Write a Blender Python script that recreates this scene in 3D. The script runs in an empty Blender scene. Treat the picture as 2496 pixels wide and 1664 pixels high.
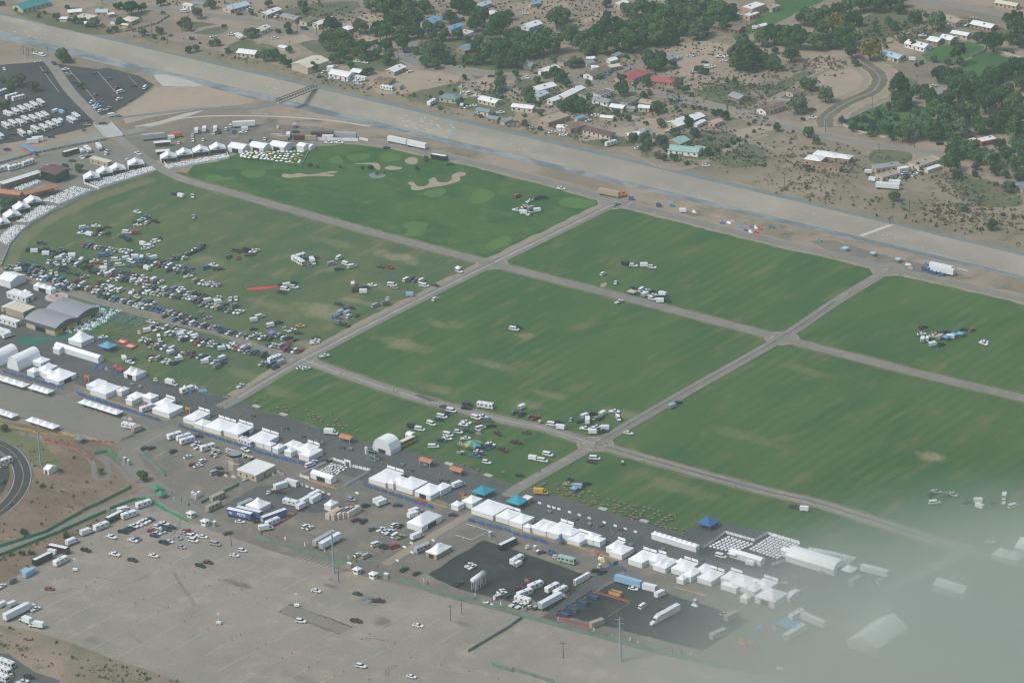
import bpy, bmesh, math, random
import numpy as np
from mathutils import Vector, Matrix
random.seed(7); rng = np.random.default_rng(7)
S = bpy.context.scene
COL = S.collection
R = math.radians

# ------------------------------------------------------------------ camera
FPX, PIT, ROL, YAW = 8914.0, R(23.11), R(-2.34), R(-39.09)
CAM = Vector((1205.5, -1312.2, 765.3))
FW = Vector((math.sin(YAW)*math.cos(PIT), math.cos(YAW)*math.cos(PIT), -math.sin(PIT)))
_r = Vector((math.cos(YAW), -math.sin(YAW), 0)); _u = _r.cross(FW)
RT = _r*math.cos(ROL) + _u*math.sin(ROL); UP = -_r*math.sin(ROL) + _u*math.cos(ROL)
cd = bpy.data.cameras.new('camera'); cam = bpy.data.objects.new('camera', cd); COL.objects.link(cam)
cd.sensor_width = 36; cd.lens = FPX/2496*36; cd.clip_start = 1; cd.clip_end = 20000
m3 = Matrix((RT, UP, -FW)).transposed()
cam.matrix_world = Matrix.Translation(CAM) @ m3.to_4x4()
S.camera = cam

# ------------------------------------------------------------------ sky, sun, exposure
SUN_AZ, SUN_EL = R(245), R(52)     # direction the light comes from (world, ccw from +x)
w = bpy.data.worlds.new('World'); S.world = w; w.use_nodes = True
nt = w.node_tree; bg = nt.nodes['Background']
sky = nt.nodes.new('ShaderNodeTexSky'); sky.sky_type = 'NISHITA'; sky.sun_disc = False
sky.sun_elevation = SUN_EL; sky.sun_rotation = R(90) - SUN_AZ
sky.air_density = 1.0; sky.dust_density = 9.0; sky.ozone_density = 1.0; sky.altitude = 1500
nt.links.new(sky.outputs[0], bg.inputs[0]); bg.inputs[1].default_value = 0.105
sl = bpy.data.lights.new('sun', 'SUN'); sl.energy = 1.5; sl.angle = R(13); sl.color = (1, .965, .91)
so = bpy.data.objects.new('sun', sl); COL.objects.link(so)
sd = Vector((math.cos(SUN_AZ)*math.cos(SUN_EL), math.sin(SUN_AZ)*math.cos(SUN_EL), math.sin(SUN_EL)))
so.rotation_euler = sd.to_track_quat('Z', 'Y').to_euler(); so.location = (0, 0, 900)
S.view_settings.view_transform = 'Standard'; S.view_settings.look = 'None'
S.view_settings.gamma = 1; S.view_settings.use_curve_mapping = False
S.view_settings.exposure = 0.66
S.render.engine = 'CYCLES'
S.cycles.volume_bounces = 2; S.cycles.filter_width = 1.15
S.cycles.max_bounces = 4; S.cycles.diffuse_bounces = 2; S.cycles.glossy_bounces = 2
S.cycles.transmission_bounces = 2; S.cycles.transparent_max_bounces = 4

# ------------------------------------------------------------------ photo pixels -> ground points
def T(c, r, x, y):                     # a point read off an enlarged tile of the photograph
    return (c*624 + x*624/2352, r*416 + y*416/1568)
def V(x, y):                           # a point read off the whole photograph shown 2352 wide
    return (x*2496/2352, y*2496/2352)
def G(p, z=0.0):
    d = FW + RT*((p[0]-1248)/FPX) + UP*((832-p[1])/FPX)
    k = (z - CAM.z)/d.z
    return CAM + d*k
def head(p, deg):
    a = G(p); b = G((p[0]+20*math.cos(R(deg)), p[1]-20*math.sin(R(deg))))
    return math.atan2(b.y-a.y, b.x-a.x)

# landmarks used to say in a label which of several look-alikes is meant
LM = dict(field=[('the red balloon envelope', 605, 661), ('the wave roofed hall', 110, 735), ('the purple canopy', 625, 762), ('the tight end chalets', 50, 490), ('the round planter', 130, 688), ('the courtyard pavilion', 110, 430), ('the stop-line crossroads', 690, 830), ('the tall pyramid tent', 190, 780), ('the two coaches on the field', 688, 598), ('the long tunnel tent', 170, 815), ('the golf lawn chalets', 440, 370), ('the seating rows', 290, 735), ('the worn bare patch', 745, 715)],
  town=[('the blue roofed house', 990, 45), ('the pale warehouse', 712, 140), ('the footbridge', 690, 205), ('the red roofed houses', 1470, 175), ('the mint roofed house', 1575, 330), ('the white roofed villa', 1900, 355), ('the ditch bend', 2010, 195), ('the yellow tree', 2000, 115), ('the two storey house', 1735, 15), ('the orchard', 2040, 280), ('the garden wall', 2240, 130), ('the maroon long house', 1376, 300), ('the teal roofed hall', 70, 5), ('the long white house', 1310, 210), ('the tan flat house', 2120, 375), ('the brown ranch house', 1665, 55), ('the cream hip house', 300, 42), ('the lone bank house', 570, 116), ('the slate roofed house', 1075, 105), ('the sage roofed house', 1035, 220), ('the salmon roofed shed', 1643, 277), ('the scrap yard', 2090, 410), ('the flume', 2034, 520), ('the white car yard', 1640, 150), ('the low red walled building', 2250, 318)],
  camp=[('the lone trees of the lot', 40, 190), ('the road bridge', 245, 298), ('the far corner of the lot', 330, 200), ('the lot entrance', 100, 130), ('the blue ticket canopy', 65, 340)],
  crew=[('the striped canopy', 1085, 1015), ('the stage tent', 880, 1030), ('the yellow truck', 1240, 1128), ('the lawn crossroads', 1368, 1020), ('the picnic tables', 1450, 1180), ('the tan canopy', 1450, 668), ('the blue pop-up canopies', 2180, 765), ('the top of the striped road', 1416, 464), ('the sand bunker', 1000, 415)],
  yard=[('the control tower', 545, 1055), ('the flat roofed hall', 585, 1085), ('the lettered trailer', 552, 1180), ('the tan booths', 775, 1180), ('the large gable tent', 965, 1200), ('the tall pylon', 765, 1290), ('the marked bays', 430, 1065), ('the table court', 770, 1090), ('the drop off paving', 300, 985), ('the rail ring', 1085, 1225)],
  lot=[('the ticket booths', 470, 1205), ('the scrub edge', 150, 1260), ('the sunken strip', 720, 1430), ('the puddle', 850, 1382), ('the access road fence', 280, 1190), ('the green fence end', 1075, 1500), ('the forecourt', 840, 1325), ('the small lot', 40, 1545), ('the lower light mast', 503, 1425)])
def nearest(g, key):
    return min(LM[key], key=lambda l: (G(V(l[1], l[2]))-Vector((g.x, g.y, 0))).length)[0]

# ------------------------------------------------------------------ materials
MAT = {}
def _new(name):
    m = bpy.data.materials.new(name); m.use_nodes = True; MAT[name] = m
    return m, m.node_tree, m.node_tree.nodes['Principled BSDF']
def N(nt, t, **kw):
    n = nt.nodes.new(t)
    for k, v in kw.items(): setattr(n, k, v)
    return n
def noise(nt, src, scale, detail=4, rough=.6, dist=0.0):
    n = N(nt, 'ShaderNodeTexNoise'); n.inputs['Scale'].default_value = scale
    n.inputs['Detail'].default_value = detail; n.inputs['Roughness'].default_value = rough
    n.inputs['Distortion'].default_value = dist
    nt.links.new(src, n.inputs['Vector']); return n.outputs['Fac']
def pos(nt, scale=(1, 1, 1), rot=0.0):
    g = N(nt, 'ShaderNodeNewGeometry'); mp = N(nt, 'ShaderNodeMapping')
    mp.inputs['Scale'].default_value = scale; mp.inputs['Rotation'].default_value = (0, 0, rot)
    nt.links.new(g.outputs['Position'], mp.inputs[0]); return mp.outputs[0]
def ramp(nt, fac, lo, hi, a=0.0, b=1.0):
    n = N(nt, 'ShaderNodeMapRange'); n.interpolation_type = 'SMOOTHSTEP'
    for i, v in enumerate((lo, hi, a, b)): n.inputs[i+1].default_value = v
    nt.links.new(fac, n.inputs[0]); return n.outputs[0]
def math_(nt, op, a, b=None):
    n = N(nt, 'ShaderNodeMath', operation=op)
    for i, v in enumerate((a, b)):
        if v is None: continue
        if isinstance(v, (int, float)): n.inputs[i].default_value = v
        else: nt.links.new(v, n.inputs[i])
    return n.outputs[0]
def mix(nt, fac, a, b, blend='MIX'):
    n = N(nt, 'ShaderNodeMixRGB', blend_type=blend)
    for i, v in enumerate((fac, a, b)):
        if isinstance(v, (int, float)): n.inputs[i].default_value = v
        elif isinstance(v, tuple): n.inputs[i].default_value = (*v, 1)
        else: nt.links.new(v, n.inputs[i])
    return n.outputs[0]
def patches(nt, lst):
    """worn or stained spots with a shape of their own: (pixel, half length along x, half length along y, strength)"""
    acc = None
    g = N(nt, 'ShaderNodeNewGeometry')
    wob = noise(nt, g.outputs['Position'], .09, 4, .65); fine = noise(nt, g.outputs['Position'], .5, 4, .7)
    for p, rx, ry, st in lst:
        c = G(p); s = N(nt, 'ShaderNodeVectorMath', operation='SUBTRACT'); s.inputs[1].default_value = (c.x, c.y, 0)
        nt.links.new(g.outputs['Position'], s.inputs[0])
        d = N(nt, 'ShaderNodeVectorMath', operation='MULTIPLY'); d.inputs[1].default_value = (1/rx, 1/ry, 0)
        nt.links.new(s.outputs[0], d.inputs[0])
        l = N(nt, 'ShaderNodeVectorMath', operation='LENGTH'); nt.links.new(d.outputs[0], l.inputs[0])
        q = math_(nt, 'ADD', l.outputs['Value'], math_(nt, 'MULTIPLY', math_(nt, 'SUBTRACT', wob, .5), 2.2))
        f = ramp(nt, q, 1.15, .25, 0, st)
        acc = f if acc is None else math_(nt, 'MAXIMUM', acc, f)
    return math_(nt, 'MULTIPLY', acc, ramp(nt, fine, .25, .6, .35, 1))
def ground_mat(name, c1, c2, c3=None, big=.012, mid=.09, fine=.9, stretch=(1, 1, 1), rot=0.0, contrast=.16, rough=.95, spots=None, spotcol=(.3, .25, .18), grain=.5, mow=0.0):
    m, nt, b = _new(name)
    p = pos(nt, stretch, rot); p0 = pos(nt)
    n1 = ramp(nt, noise(nt, p, big, 5, .6, .6), .5-contrast, .5+contrast)
    col = mix(nt, n1, c1, c2)
    n2 = noise(nt, p, mid, 5, .65)
    if c3: col = mix(nt, ramp(nt, n2, .5, .72), col, c3)
    n3 = noise(nt, p0, fine, 4, .75)
    col = mix(nt, 1.0, col, mix(nt, n3, (1-grain,)*3, (1+grain,)*3), 'MULTIPLY')
    col = mix(nt, 1.0, col, mix(nt, n2, (.84,)*3, (1.16,)*3), 'MULTIPLY')
    if mow:                                     # mower passes: faint straight bands across the field
        wv = N(nt, 'ShaderNodeTexWave', wave_type='BANDS', bands_direction='X'); wv.inputs['Scale'].default_value = .045; wv.inputs['Distortion'].default_value = .6; wv.inputs['Detail'].default_value = 2; wv.inputs['Detail Scale'].default_value = .3
        nt.links.new(p0, wv.inputs['Vector']); fade = math_(nt, 'MULTIPLY', ramp(nt, noise(nt, p0, .011, 3), .38, .62), mow)
        w2 = N(nt, 'ShaderNodeTexWave', wave_type='BANDS', bands_direction='X'); w2.inputs['Scale'].default_value = .17; w2.inputs['Distortion'].default_value = .8; w2.inputs['Detail'].default_value = 2; w2.inputs['Detail Scale'].default_value = .4
        nt.links.new(p0, w2.inputs['Vector'])
        col = mix(nt, fade, col, mix(nt, 1.0, col, mix(nt, wv.outputs['Fac'], (.72, .76, .78), (1.3, 1.2, 1.15)), 'MULTIPLY'))
        col = mix(nt, mow*.7, col, mix(nt, 1.0, col, mix(nt, w2.outputs['Fac'], (.8, .84, .85), (1.2, 1.15, 1.1)), 'MULTIPLY'))
    if spots: col = mix(nt, patches(nt, spots), col, spotcol)
    nt.links.new(col, b.inputs['Base Color']); b.inputs['Roughness'].default_value = rough
    b.inputs['Specular IOR Level'].default_value = .2
    return m
def paint(name, c, rough=.5, metal=0.0, var=.12, scale=.7, spec=.4, coat=0.0):
    m, nt, b = _new(name)
    tc = N(nt, 'ShaderNodeTexCoord'); oi = N(nt, 'ShaderNodeObjectInfo')
    n = noise(nt, tc.outputs['Object'], scale, 4, .65)
    col = mix(nt, 1.0, c, mix(nt, n, (1-var,)*3, (1+var,)*3), 'MULTIPLY')
    col = mix(nt, 1.0, col, mix(nt, oi.outputs['Random'], (1-var,)*3, (1+var*.6,)*3), 'MULTIPLY')
    nt.links.new(col, b.inputs['Base Color'])
    b.inputs['Roughness'].default_value = rough; b.inputs['Metallic'].default_value = metal
    b.inputs['Specular IOR Level'].default_value = spec; b.inputs['Coat Weight'].default_value = coat
    return m

CARCOL = dict(w=('white', (.72, .73, .72)), s=('silver', (.36, .38, .39)), g=('grey', (.13, .14, .145)), k=('black', (.013, .015, .018)),
              n=('dark blue', (.018, .035, .09)), b=('blue', (.05, .14, .36)), r=('red', (.30, .025, .022)), m=('maroon', (.085, .02, .025)),
              d=('dark green', (.02, .045, .04)), t=('tan', (.38, .31, .21)), y=('yellow', (.55, .34, .03)), o=('orange', (.6, .14, .03)), v=('purple', (.2, .13, .45)),
              e=('light green', (.33, .45, .38)), l=('light blue', (.25, .45, .6)))
for k, (nm, c) in CARCOL.items(): paint('car_'+k, c, .35, 0, .06, .5, .5, .25)
paint('glass', (.012, .017, .02), .12, 0, .05, .5, .6)
paint('rubber', (.015, .015, .016), .9)
paint('steel', (.3, .31, .31), .5, .5)
paint('fabric', (.76, .78, .77), .7, 0, .06, .35)
paint('fabric_wall', (.68, .70, .69), .75, 0, .07, .35)
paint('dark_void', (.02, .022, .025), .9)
for k, c in dict(blue=(.03, .11, .30), green=(.015, .27, .13), red=(.40, .045, .04), redbright=(.62, .03, .045), yellow=(.52, .33, .06), teal=(.02, .26, .33), orange=(.62, .2, .05), rust=(.42, .17, .085),
                 tan=(.44, .37, .27), cream=(.58, .53, .42), white=(.74, .75, .74), wood=(.26, .19, .13), brown=(.17, .115, .085), grey=(.25, .26, .26), dkgrey=(.09, .095, .1),
                 ltblue=(.36, .47, .52), bluegrey=(.2, .27, .3), sky=(.13, .33, .55), mint=(.26, .42, .34), greengrey=(.14, .24, .22), maroon=(.16, .045, .045), redroof=(.33, .07, .075),
                 adobe=(.36, .24, .17), stucco=(.46, .4, .32), salmon=(.5, .33, .26), concrete=(.42, .41, .37), pole=(.07, .05, .04), galv=(.26, .33, .33), purple=(.25, .12, .6), mesh=(.13, .21, .16), skipblue=(.02, .06, .14)).items():
    paint('p_'+k, c, .75, 0, .14, .4)
def roof_mat(k, c):
    """ribbed sheet roof, slightly streaked"""
    m, nt, b = _new('roof_'+k)
    tc = N(nt, 'ShaderNodeTexCoord'); mp = N(nt, 'ShaderNodeMapping'); mp.inputs['Scale'].default_value = (1.6, .12, 1)
    nt.links.new(tc.outputs['Object'], mp.inputs[0])
    n = noise(nt, mp.outputs[0], 1.0, 5, .7); n2 = noise(nt, tc.outputs['Object'], .25, 3)
    col = mix(nt, 1.0, c, mix(nt, n, (.72,)*3, (1.22,)*3), 'MULTIPLY'); col = mix(nt, 1.0, col, mix(nt, n2, (.82,)*3, (1.15,)*3), 'MULTIPLY')
    nt.links.new(col, b.inputs['Base Color']); b.inputs['Roughness'].default_value = .6
for k, c in dict(w=(.72, .73, .70), c=(.60, .55, .43), g=(.27, .28, .28), t=(.36, .29, .21), b=(.18, .125, .095), l=(.40, .50, .53), u=(.19, .26, .30), s=(.14, .33, .52), e=(.03, .23, .23),
                 n=(.27, .43, .36), r=(.36, .085, .085), m=(.12, .06, .06), k=(.14, .14, .14), a=(.5, .33, .26), y=(.15, .24, .23)).items(): roof_mat(k, c)

def leaf_mat(name, c1, c2):
    m, nt, b = _new(name)
    oi = N(nt, 'ShaderNodeObjectInfo'); p = pos(nt)
    n = noise(nt, p, .35, 3, .7)
    col = mix(nt, ramp(nt, n, .3, .7), c1, c2)
    col = mix(nt, 1.0, col, mix(nt, oi.outputs['Random'], (.62, .68, .7), (1.35, 1.25, 1.1)), 'MULTIPLY')
    nt.links.new(col, b.inputs['Base Color']); b.inputs['Roughness'].default_value = .8; b.inputs['Specular IOR Level'].default_value = .15
leaf_mat('leaf', (.032, .075, .028), (.075, .135, .042))
leaf_mat('leaf_grey', (.05, .085, .05), (.10, .145, .075))
leaf_mat('leaf_yellow', (.12, .13, .03), (.27, .22, .04))
leaf_mat('leaf_dark', (.02, .05, .022), (.042, .09, .036))
paint('bark', (.09, .07, .055), .95)

# ------------------------------------------------------------------ mesh building
class MB:
    def __init__(s): s.v = []; s.f = []
    def add(s, vs, fs):
        o = len(s.v); s.v += [tuple(v) for v in vs]; s.f += [tuple(i+o for i in f) for f in fs]; return s
    def hexa(s, b, t):                       # bottom and top quads, counter-clockwise seen from above
        return s.add(list(b)+list(t), [(3, 2, 1, 0), (4, 5, 6, 7), (0, 1, 5, 4), (1, 2, 6, 5), (2, 3, 7, 6), (3, 0, 4, 7)])
    def box(s, x0, x1, y0, y1, z0, z1, tx=0, ty=0):
        return s.hexa([(x0, y0, z0), (x1, y0, z0), (x1, y1, z0), (x0, y1, z0)], [(x0+tx, y0+ty, z1), (x1-tx, y0+ty, z1), (x1-tx, y1-ty, z1), (x0+tx, y1-ty, z1)])
    def fr(s, x0, x1, h0, z0, X0, X1, h1, z1):
        return s.hexa([(x0, -h0, z0), (x1, -h0, z0), (x1, h0, z0), (x0, h0, z0)], [(X0, -h1, z1), (X1, -h1, z1), (X1, h1, z1), (X0, h1, z1)])
    def loft(s, secs):                       # (x, half width, z bottom, z top)
        n = len(secs); vs = []
        for x, h, a, b in secs:
            m = a + (b-a)*.55
            vs += [(x, -h*.93, a), (x, h*.93, a), (x, h, m), (x, h*.94, b), (x, -h*.94, b), (x, -h, m)]
        fs = [(5, 4, 3, 2, 1, 0), tuple((n-1)*6+i for i in range(6))]
        for i in range(n-1):
            for j in range(6):
                k = (j+1) % 6; fs.append((i*6+j, i*6+k, i*6+6+k, i*6+6+j))
        return s.add(vs, fs)
    def tube(s, a, b, r0, r1=None, n=6, cap=True):
        a = Vector(a); b = Vector(b); r1 = r0 if r1 is None else r1
        d = (b-a).normalized(); u = d.orthogonal().normalized(); q = d.cross(u); vs = []
        for c, r in ((a, r0), (b, r1)):
            for i in range(n):
                t = 2*math.pi*i/n; vs.append(c + u*(r*math.cos(t)) + q*(r*math.sin(t)))
        fs = [(i, (i+1) % n, n+(i+1) % n, n+i) for i in range(n)]
        if cap: fs += [tuple(range(n))[::-1], tuple(range(n, 2*n))]
        return s.add(vs, fs)
    def prism(s, prof, y0, y1):              # profile (x, z) extruded along y
        n = len(prof); vs = [(x, y0, z) for x, z in prof]+[(x, y1, z) for x, z in prof]
        return s.add(vs, [tuple(range(n)), tuple(range(2*n-1, n-1, -1))]+[(i+n, (i+1) % n+n, (i+1) % n, i) for i in range(n)])
    def prism_x(s, prof, x0, x1):            # profile (y, z) extruded along x
        n = len(prof); vs = [(x0, y, z) for y, z in prof]+[(x1, y, z) for y, z in prof]
        return s.add(vs, [tuple(range(n-1, -1, -1)), tuple(range(n, 2*n))]+[(i, (i+1) % n, (i+1) % n+n, i+n) for i in range(n)])
    def mesh(s, name, smooth=False):
        me = bpy.data.meshes.new(name); me.from_pydata(s.v, [], s.f); me.update()
        bm = bmesh.new(); bm.from_mesh(me); bmesh.ops.recalc_face_normals(bm, faces=bm.faces); bm.to_mesh(me); bm.free()
        if smooth: me.polygons.foreach_set('use_smooth', [True]*len(me.polygons))
        return me
_cache = {}
def colored(me, mat):
    k = (me.name, mat)
    if k not in _cache:
        c = me if not me.materials else me.copy()
        if c.materials: c.materials[0] = MAT[mat]
        else: c.materials.append(MAT[mat])
        _cache[k] = c
        if c is me: _cache[(me.name, '_base')] = me
    return _cache[k]
def obj(name, me, mat=None, parent=None, loc=None, rz=0.0):
    o = bpy.data.objects.new(name, colored(me, mat) if mat else me); COL.objects.link(o)
    if parent: o.parent = parent
    if loc is not None: o.location = loc
    if rz: o.rotation_euler = (0, 0, rz)
    return o
def tag(o, label, cat, group=None):
    o['label'] = label; o['category'] = cat
    if group: o['group'] = group
    return o
def thing(name, label, cat, loc=(0, 0, 0), rz=0.0, group=None, scale=1.0):
    o = bpy.data.objects.new(name, None); COL.objects.link(o); o.empty_display_size = .5
    o.location = loc; o.rotation_euler = (0, 0, rz); o.scale = (scale,)*3 if isinstance(scale, (int, float)) else scale
    return tag(o, label, cat, group)
def parts(root, lst):
    for p in lst: obj(p[0], p[1], p[2], root, p[3] if len(p) > 3 else None, p[4] if len(p) > 4 else 0)
    return root

# ------------------------------------------------------------------ ground sheets
def densify(pts, step, closed=True, jit=0.0):
    out = []; n = len(pts)
    for i in range(n if closed else n-1):
        a, b = pts[i], pts[(i+1) % n]; k = max(1, int((b-a).length/step))
        for j in range(k):
            q = a.lerp(b, j/k)
            if jit and j: q = q + Vector((random.uniform(-jit, jit), random.uniform(-jit, jit), 0))
            out.append(q)
    if not closed: out.append(pts[-1])
    return out
def smooth_pts(pts, closed=True, k=6):
    out = []; n = len(pts)
    for i in range(n if closed else n-1):
        g = (lambda j: pts[j % n]) if closed else (lambda j: pts[max(0, min(n-1, j))])
        p0, p1, p2, p3 = g(i-1), g(i), g(i+1), g(i+2)
        for j in range(k):
            t = j/k
            out.append(.5*((2*p1)+(p2-p0)*t+(2*p0-5*p1+4*p2-p3)*t*t+(3*p1-p0-3*p2+p3)*t*t*t))
    if not closed: out.append(pts[-1])
    return out
_lay = [0]
def layer(z):
    _lay[0] += 1; return z*1.5 + _lay[0]*.0004     # no two sheets share a plane
def sheet(name, px, z, mat, smooth=False, jit=0.0, step=4.0):
    z = layer(z)
    pts = [G(p) for p in px]
    if smooth: pts = smooth_pts(pts)
    if jit: pts = densify(pts, step, True, jit)
    bm = bmesh.new(); f = bm.faces.new([bm.verts.new((p.x, p.y, z)) for p in pts])
    f.normal_update()
    if f.normal.z < 0: f.normal_flip()
    bmesh.ops.triangulate(bm, faces=bm.faces[:])
    me = bpy.data.meshes.new(name); bm.to_mesh(me); bm.free()
    o = obj(name, me, mat); o['kind'] = 'structure'; return o
def ribbon_mesh(name, pts, width, z, off=0.0, jit=0.0):
    vs = []; fs = []; n = len(pts)
    for i, p in enumerate(pts):
        d = (pts[min(i+1, n-1)]-pts[max(i-1, 0)]); d.z = 0; d.normalize(); q = Vector((-d.y, d.x, 0))
        c = p + q*off
        for s in (-.5, .5):
            a = c + q*(s*width + (random.uniform(-jit, jit) if jit else 0)); vs.append((a.x, a.y, z))
        if i: fs.append((2*i-2, 2*i, 2*i+1, 2*i-1))
    me = bpy.data.meshes.new(name); me.from_pydata(vs, [], fs); me.update()
    if me.polygons and me.polygons[0].normal.z < 0: me.flip_normals()
    return me
def road(name, px, width, z, mat, smooth=True, off=0.0, jit=0.0, parent=None):
    pts = [G(p) for p in px]; z = layer(z)
    if smooth and len(pts) > 2: pts = smooth_pts(pts, False, 8)
    pts = densify(pts, 4.0, False) if (jit or not smooth) else pts
    o = obj(name, ribbon_mesh(name, pts, width, z, off, jit), mat, parent)
    if not parent: o['kind'] = 'structure'
    return o
# ================================================================== THE SETTING
def VV(s): return [V(*map(float, q.split(','))) for q in s.split()]
def TT(c, r, s): return [T(c, r, *map(float, q.split(','))) for q in s.split()]

# bare or thin spots in the turf, oil stains on the lots (each has a fixed shape on the ground)
turf_spots = [(V(930, 790), 22, 8, .75), (V(1010, 745), 10, 5, .5), (V(1205, 772), 6, 5, .8), (V(1125, 836), 16, 5, .55), (V(1000, 893), 16, 6, .5), (V(740, 715), 22, 10, .8), (V(815, 690), 9, 4, .7),
              (V(910, 590), 22, 7, .85), (V(980, 660), 12, 5, .6), (V(1045, 745), 10, 5, .4), (V(1430, 950), 18, 6, .6), (V(1210, 930), 16, 6, .5), (V(700, 790), 14, 5, .7), (V(620, 700), 22, 6, .4), (V(850, 700), 14, 4, .5),
              (V(2140, 1048), 10, 5, 1.0), (V(1260, 905), 15, 5, .45), (V(1450, 690), 16, 5, .3), (V(1560, 1120), 26, 8, .35), (V(520, 440), 30, 8, .45), (V(640, 900), 18, 6, .35), (V(1850, 850), 20, 5, .3), (V(1700, 1000), 26, 6, .3),
              (V(470, 600), 26, 9, .35), (V(340, 680), 30, 9, .3), (V(770, 560), 20, 6, .35), (V(870, 660), 18, 5, .5), (V(560, 860), 20, 6, .4)]
lot_stains = [(V(545, 1340), 11, 2.2, .8), (V(322, 1330), 2, 8, .6), (V(850, 1380), 7, 5, .85), (V(760, 1345), 5, 2.5, .7), (V(880, 1425), 6, 6, .7), (V(440, 1585), 9, 3, .7), (V(1060, 1430), 7, 2.5, .6),
              (V(390, 1590), 6, 3, .5), (V(210, 1470), 7, 3, .4), (V(730, 1430), 5, 3, .4), (V(640, 1255), 10, 2, .5), (V(700, 1560), 14, 3, .35)]
ground_mat('dirt', (.315, .245, .185), (.20, .163, .115), (.115, .115, .068), .014, .05, .7, contrast=.16, grain=.45)
ground_mat('dirt_scrub', (.27, .215, .155), (.175, .15, .098), (.105, .108, .06), .022, .07, .8, contrast=.2, grain=.55)
ground_mat('sand', (.36, .285, .21), (.31, .25, .185), (.27, .22, .16), .03, .12, 1.0, contrast=.2, grain=.25)
ground_mat('turf', (.038, .094, .026), (.060, .114, .031), (.105, .118, .042), .016, .05, .8, (1.8, .55, 1), 0, .15, mow=.45, spots=turf_spots, spotcol=(.235, .20, .115), grain=.4)
ground_mat('fairway', (.028, .088, .022), (.055, .114, .028), (.09, .12, .036), .03, .10, .8, (1, 1, 1), 0, .14, grain=.35)
ground_mat('turf_worn', (.052, .10, .036), (.085, .116, .044), (.155, .138, .068), .022, .07, .8, (1.6, .6, 1), 0, .16, spots=turf_spots, spotcol=(.25, .215, .13), grain=.4)
ground_mat('green_turf', (.068, .142, .036), (.08, .155, .04), None, .05, .2, 1.0, grain=.22)
ground_mat('worn_turf', (.12, .135, .06), (.15, .145, .075), (.09, .13, .05), .04, .12, .9, grain=.35)
ground_mat('pasture', (.035, .10, .03), (.07, .13, .04), None, .04, .2, .8, grain=.35)
ground_mat('concrete', (.265, .245, .20), (.215, .20, .168), (.285, .262, .215), .02, .05, .8, (.5, 1.4, 1), 0, .16, grain=.16)
ground_mat('patch_pale', (.42, .395, .33), (.37, .35, .295), None, .05, .3, 1, grain=.12)
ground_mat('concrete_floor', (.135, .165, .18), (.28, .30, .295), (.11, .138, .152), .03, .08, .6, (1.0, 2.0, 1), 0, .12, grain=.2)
ground_mat('concrete_pale', (.44, .42, .355), (.40, .385, .33), None, .05, .3, 1, grain=.12)
ground_mat('track_grey', (.15, .185, .185), (.18, .205, .20), None, .03, .2, 1, grain=.2)
ground_mat('dirt_slope', (.235, .172, .115), (.145, .108, .07), (.10, .085, .055), .03, .09, .7, (1, 1.6, 1), .5, .2, grain=.5)
ground_mat('road_grey', (.235, .212, .18), (.20, .186, .165), (.262, .235, .198), .03, .12, .9, (1, 1, 1), 0, .2, grain=.2)
ground_mat('road_town', (.20, .19, .175), (.235, .21, .18), None, .03, .15, .9, grain=.2)
ground_mat('asphalt', (.072, .077, .076), (.108, .108, .10), (.058, .062, .063), .025, .10, .8, contrast=.2, grain=.28)
ground_mat('asphalt_dark', (.028, .032, .032), (.040, .043, .041), (.06, .058, .05), .03, .10, .8, contrast=.22, grain=.3)
ground_mat('asphalt_new', (.045, .047, .05), (.06, .06, .06), None, .04, .2, .9, grain=.25)
ground_mat('yard', (.19, .165, .135), (.14, .128, .112), (.235, .195, .15), .03, .09, .7, contrast=.22, grain=.28)
ground_mat('dropoff', (.18, .168, .148), (.21, .19, .16), (.145, .14, .126), .03, .09, .8, contrast=.2, grain=.22)
ground_mat('lot', (.27, .24, .195), (.225, .205, .172), (.30, .26, .207), .02, .07, .6, contrast=.22, grain=.28, spots=lot_stains, spotcol=(.085, .08, .066))
ground_mat('shoulder', (.30, .245, .185), (.26, .215, .155), (.20, .19, .11), .05, .15, .8, grain=.3)
ground_mat('ditch_bank', (.125, .11, .065), (.17, .14, .09), None, .06, .2, .9, grain=.4)
ground_mat('road_worn', (.155, .145, .13), (.185, .172, .15), None, .05, .2, .9, grain=.25)
ground_mat('tyre_dark', (.16, .142, .115), (.19, .165, .135), None, .05, .3, 1, grain=.3)
ground_mat('water', (.17, .185, .175), (.21, .22, .205), None, .05, .3, 1, grain=.1, rough=.45)
ground_mat('carpet', (.018, .12, .075), (.03, .15, .09), None, .05, .3, 1, grain=.2)
ground_mat('line_white', (.5, .49, .45), (.34, .33, .29), None, .1, .5, 1.2, grain=.4)
ground_mat('line_yellow', (.36, .26, .10), (.30, .23, .12), None, .1, .5, 1.2, grain=.4)
ground_mat('slush', (.50, .50, .46), (.44, .44, .41), None, .05, .3, 1, grain=.2)

# ---- channel: near lip, floor edge and far lip, read off the photograph; 7 m deep
DEP = 7.0
near = VV('0,90 125,120 217,140 350,170 588,222 800,280 900,299 1176,367 1251,389 1426,432 1676,484 1764,504 2064,572 2352,642')
flo = VV('0,70 125,100 220,130 375,162 588,212 738,252 888,287 1176,355 1333,393 1501,428 1764,494 2014,554 2352,632')
far = VV('0,36 140,62 250,92 375,125 588,170 728,202 888,240 1013,269 1176,310 1326,343 1551,386 1601,405 1764,447 1864,474 2014,512 2139,540 2352,590')
def prof(px, z):
    g = [G(p, z) for p in px]; g.sort(key=lambda v: v.x); return np.array([v.x for v in g]), np.array([v.y for v in g])
def ext(xs, P):
    x, y = P; yy = np.interp(xs, x, y)
    s0 = (y[3]-y[0])/(x[3]-x[0]); s1 = (y[-1]-y[-4])/(x[-1]-x[-4])
    yy = np.where(xs < x[0], y[0]+s0*(xs-x[0]), yy); return np.where(xs > x[-1], y[-1]+s1*(xs-x[-1]), yy)
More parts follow.
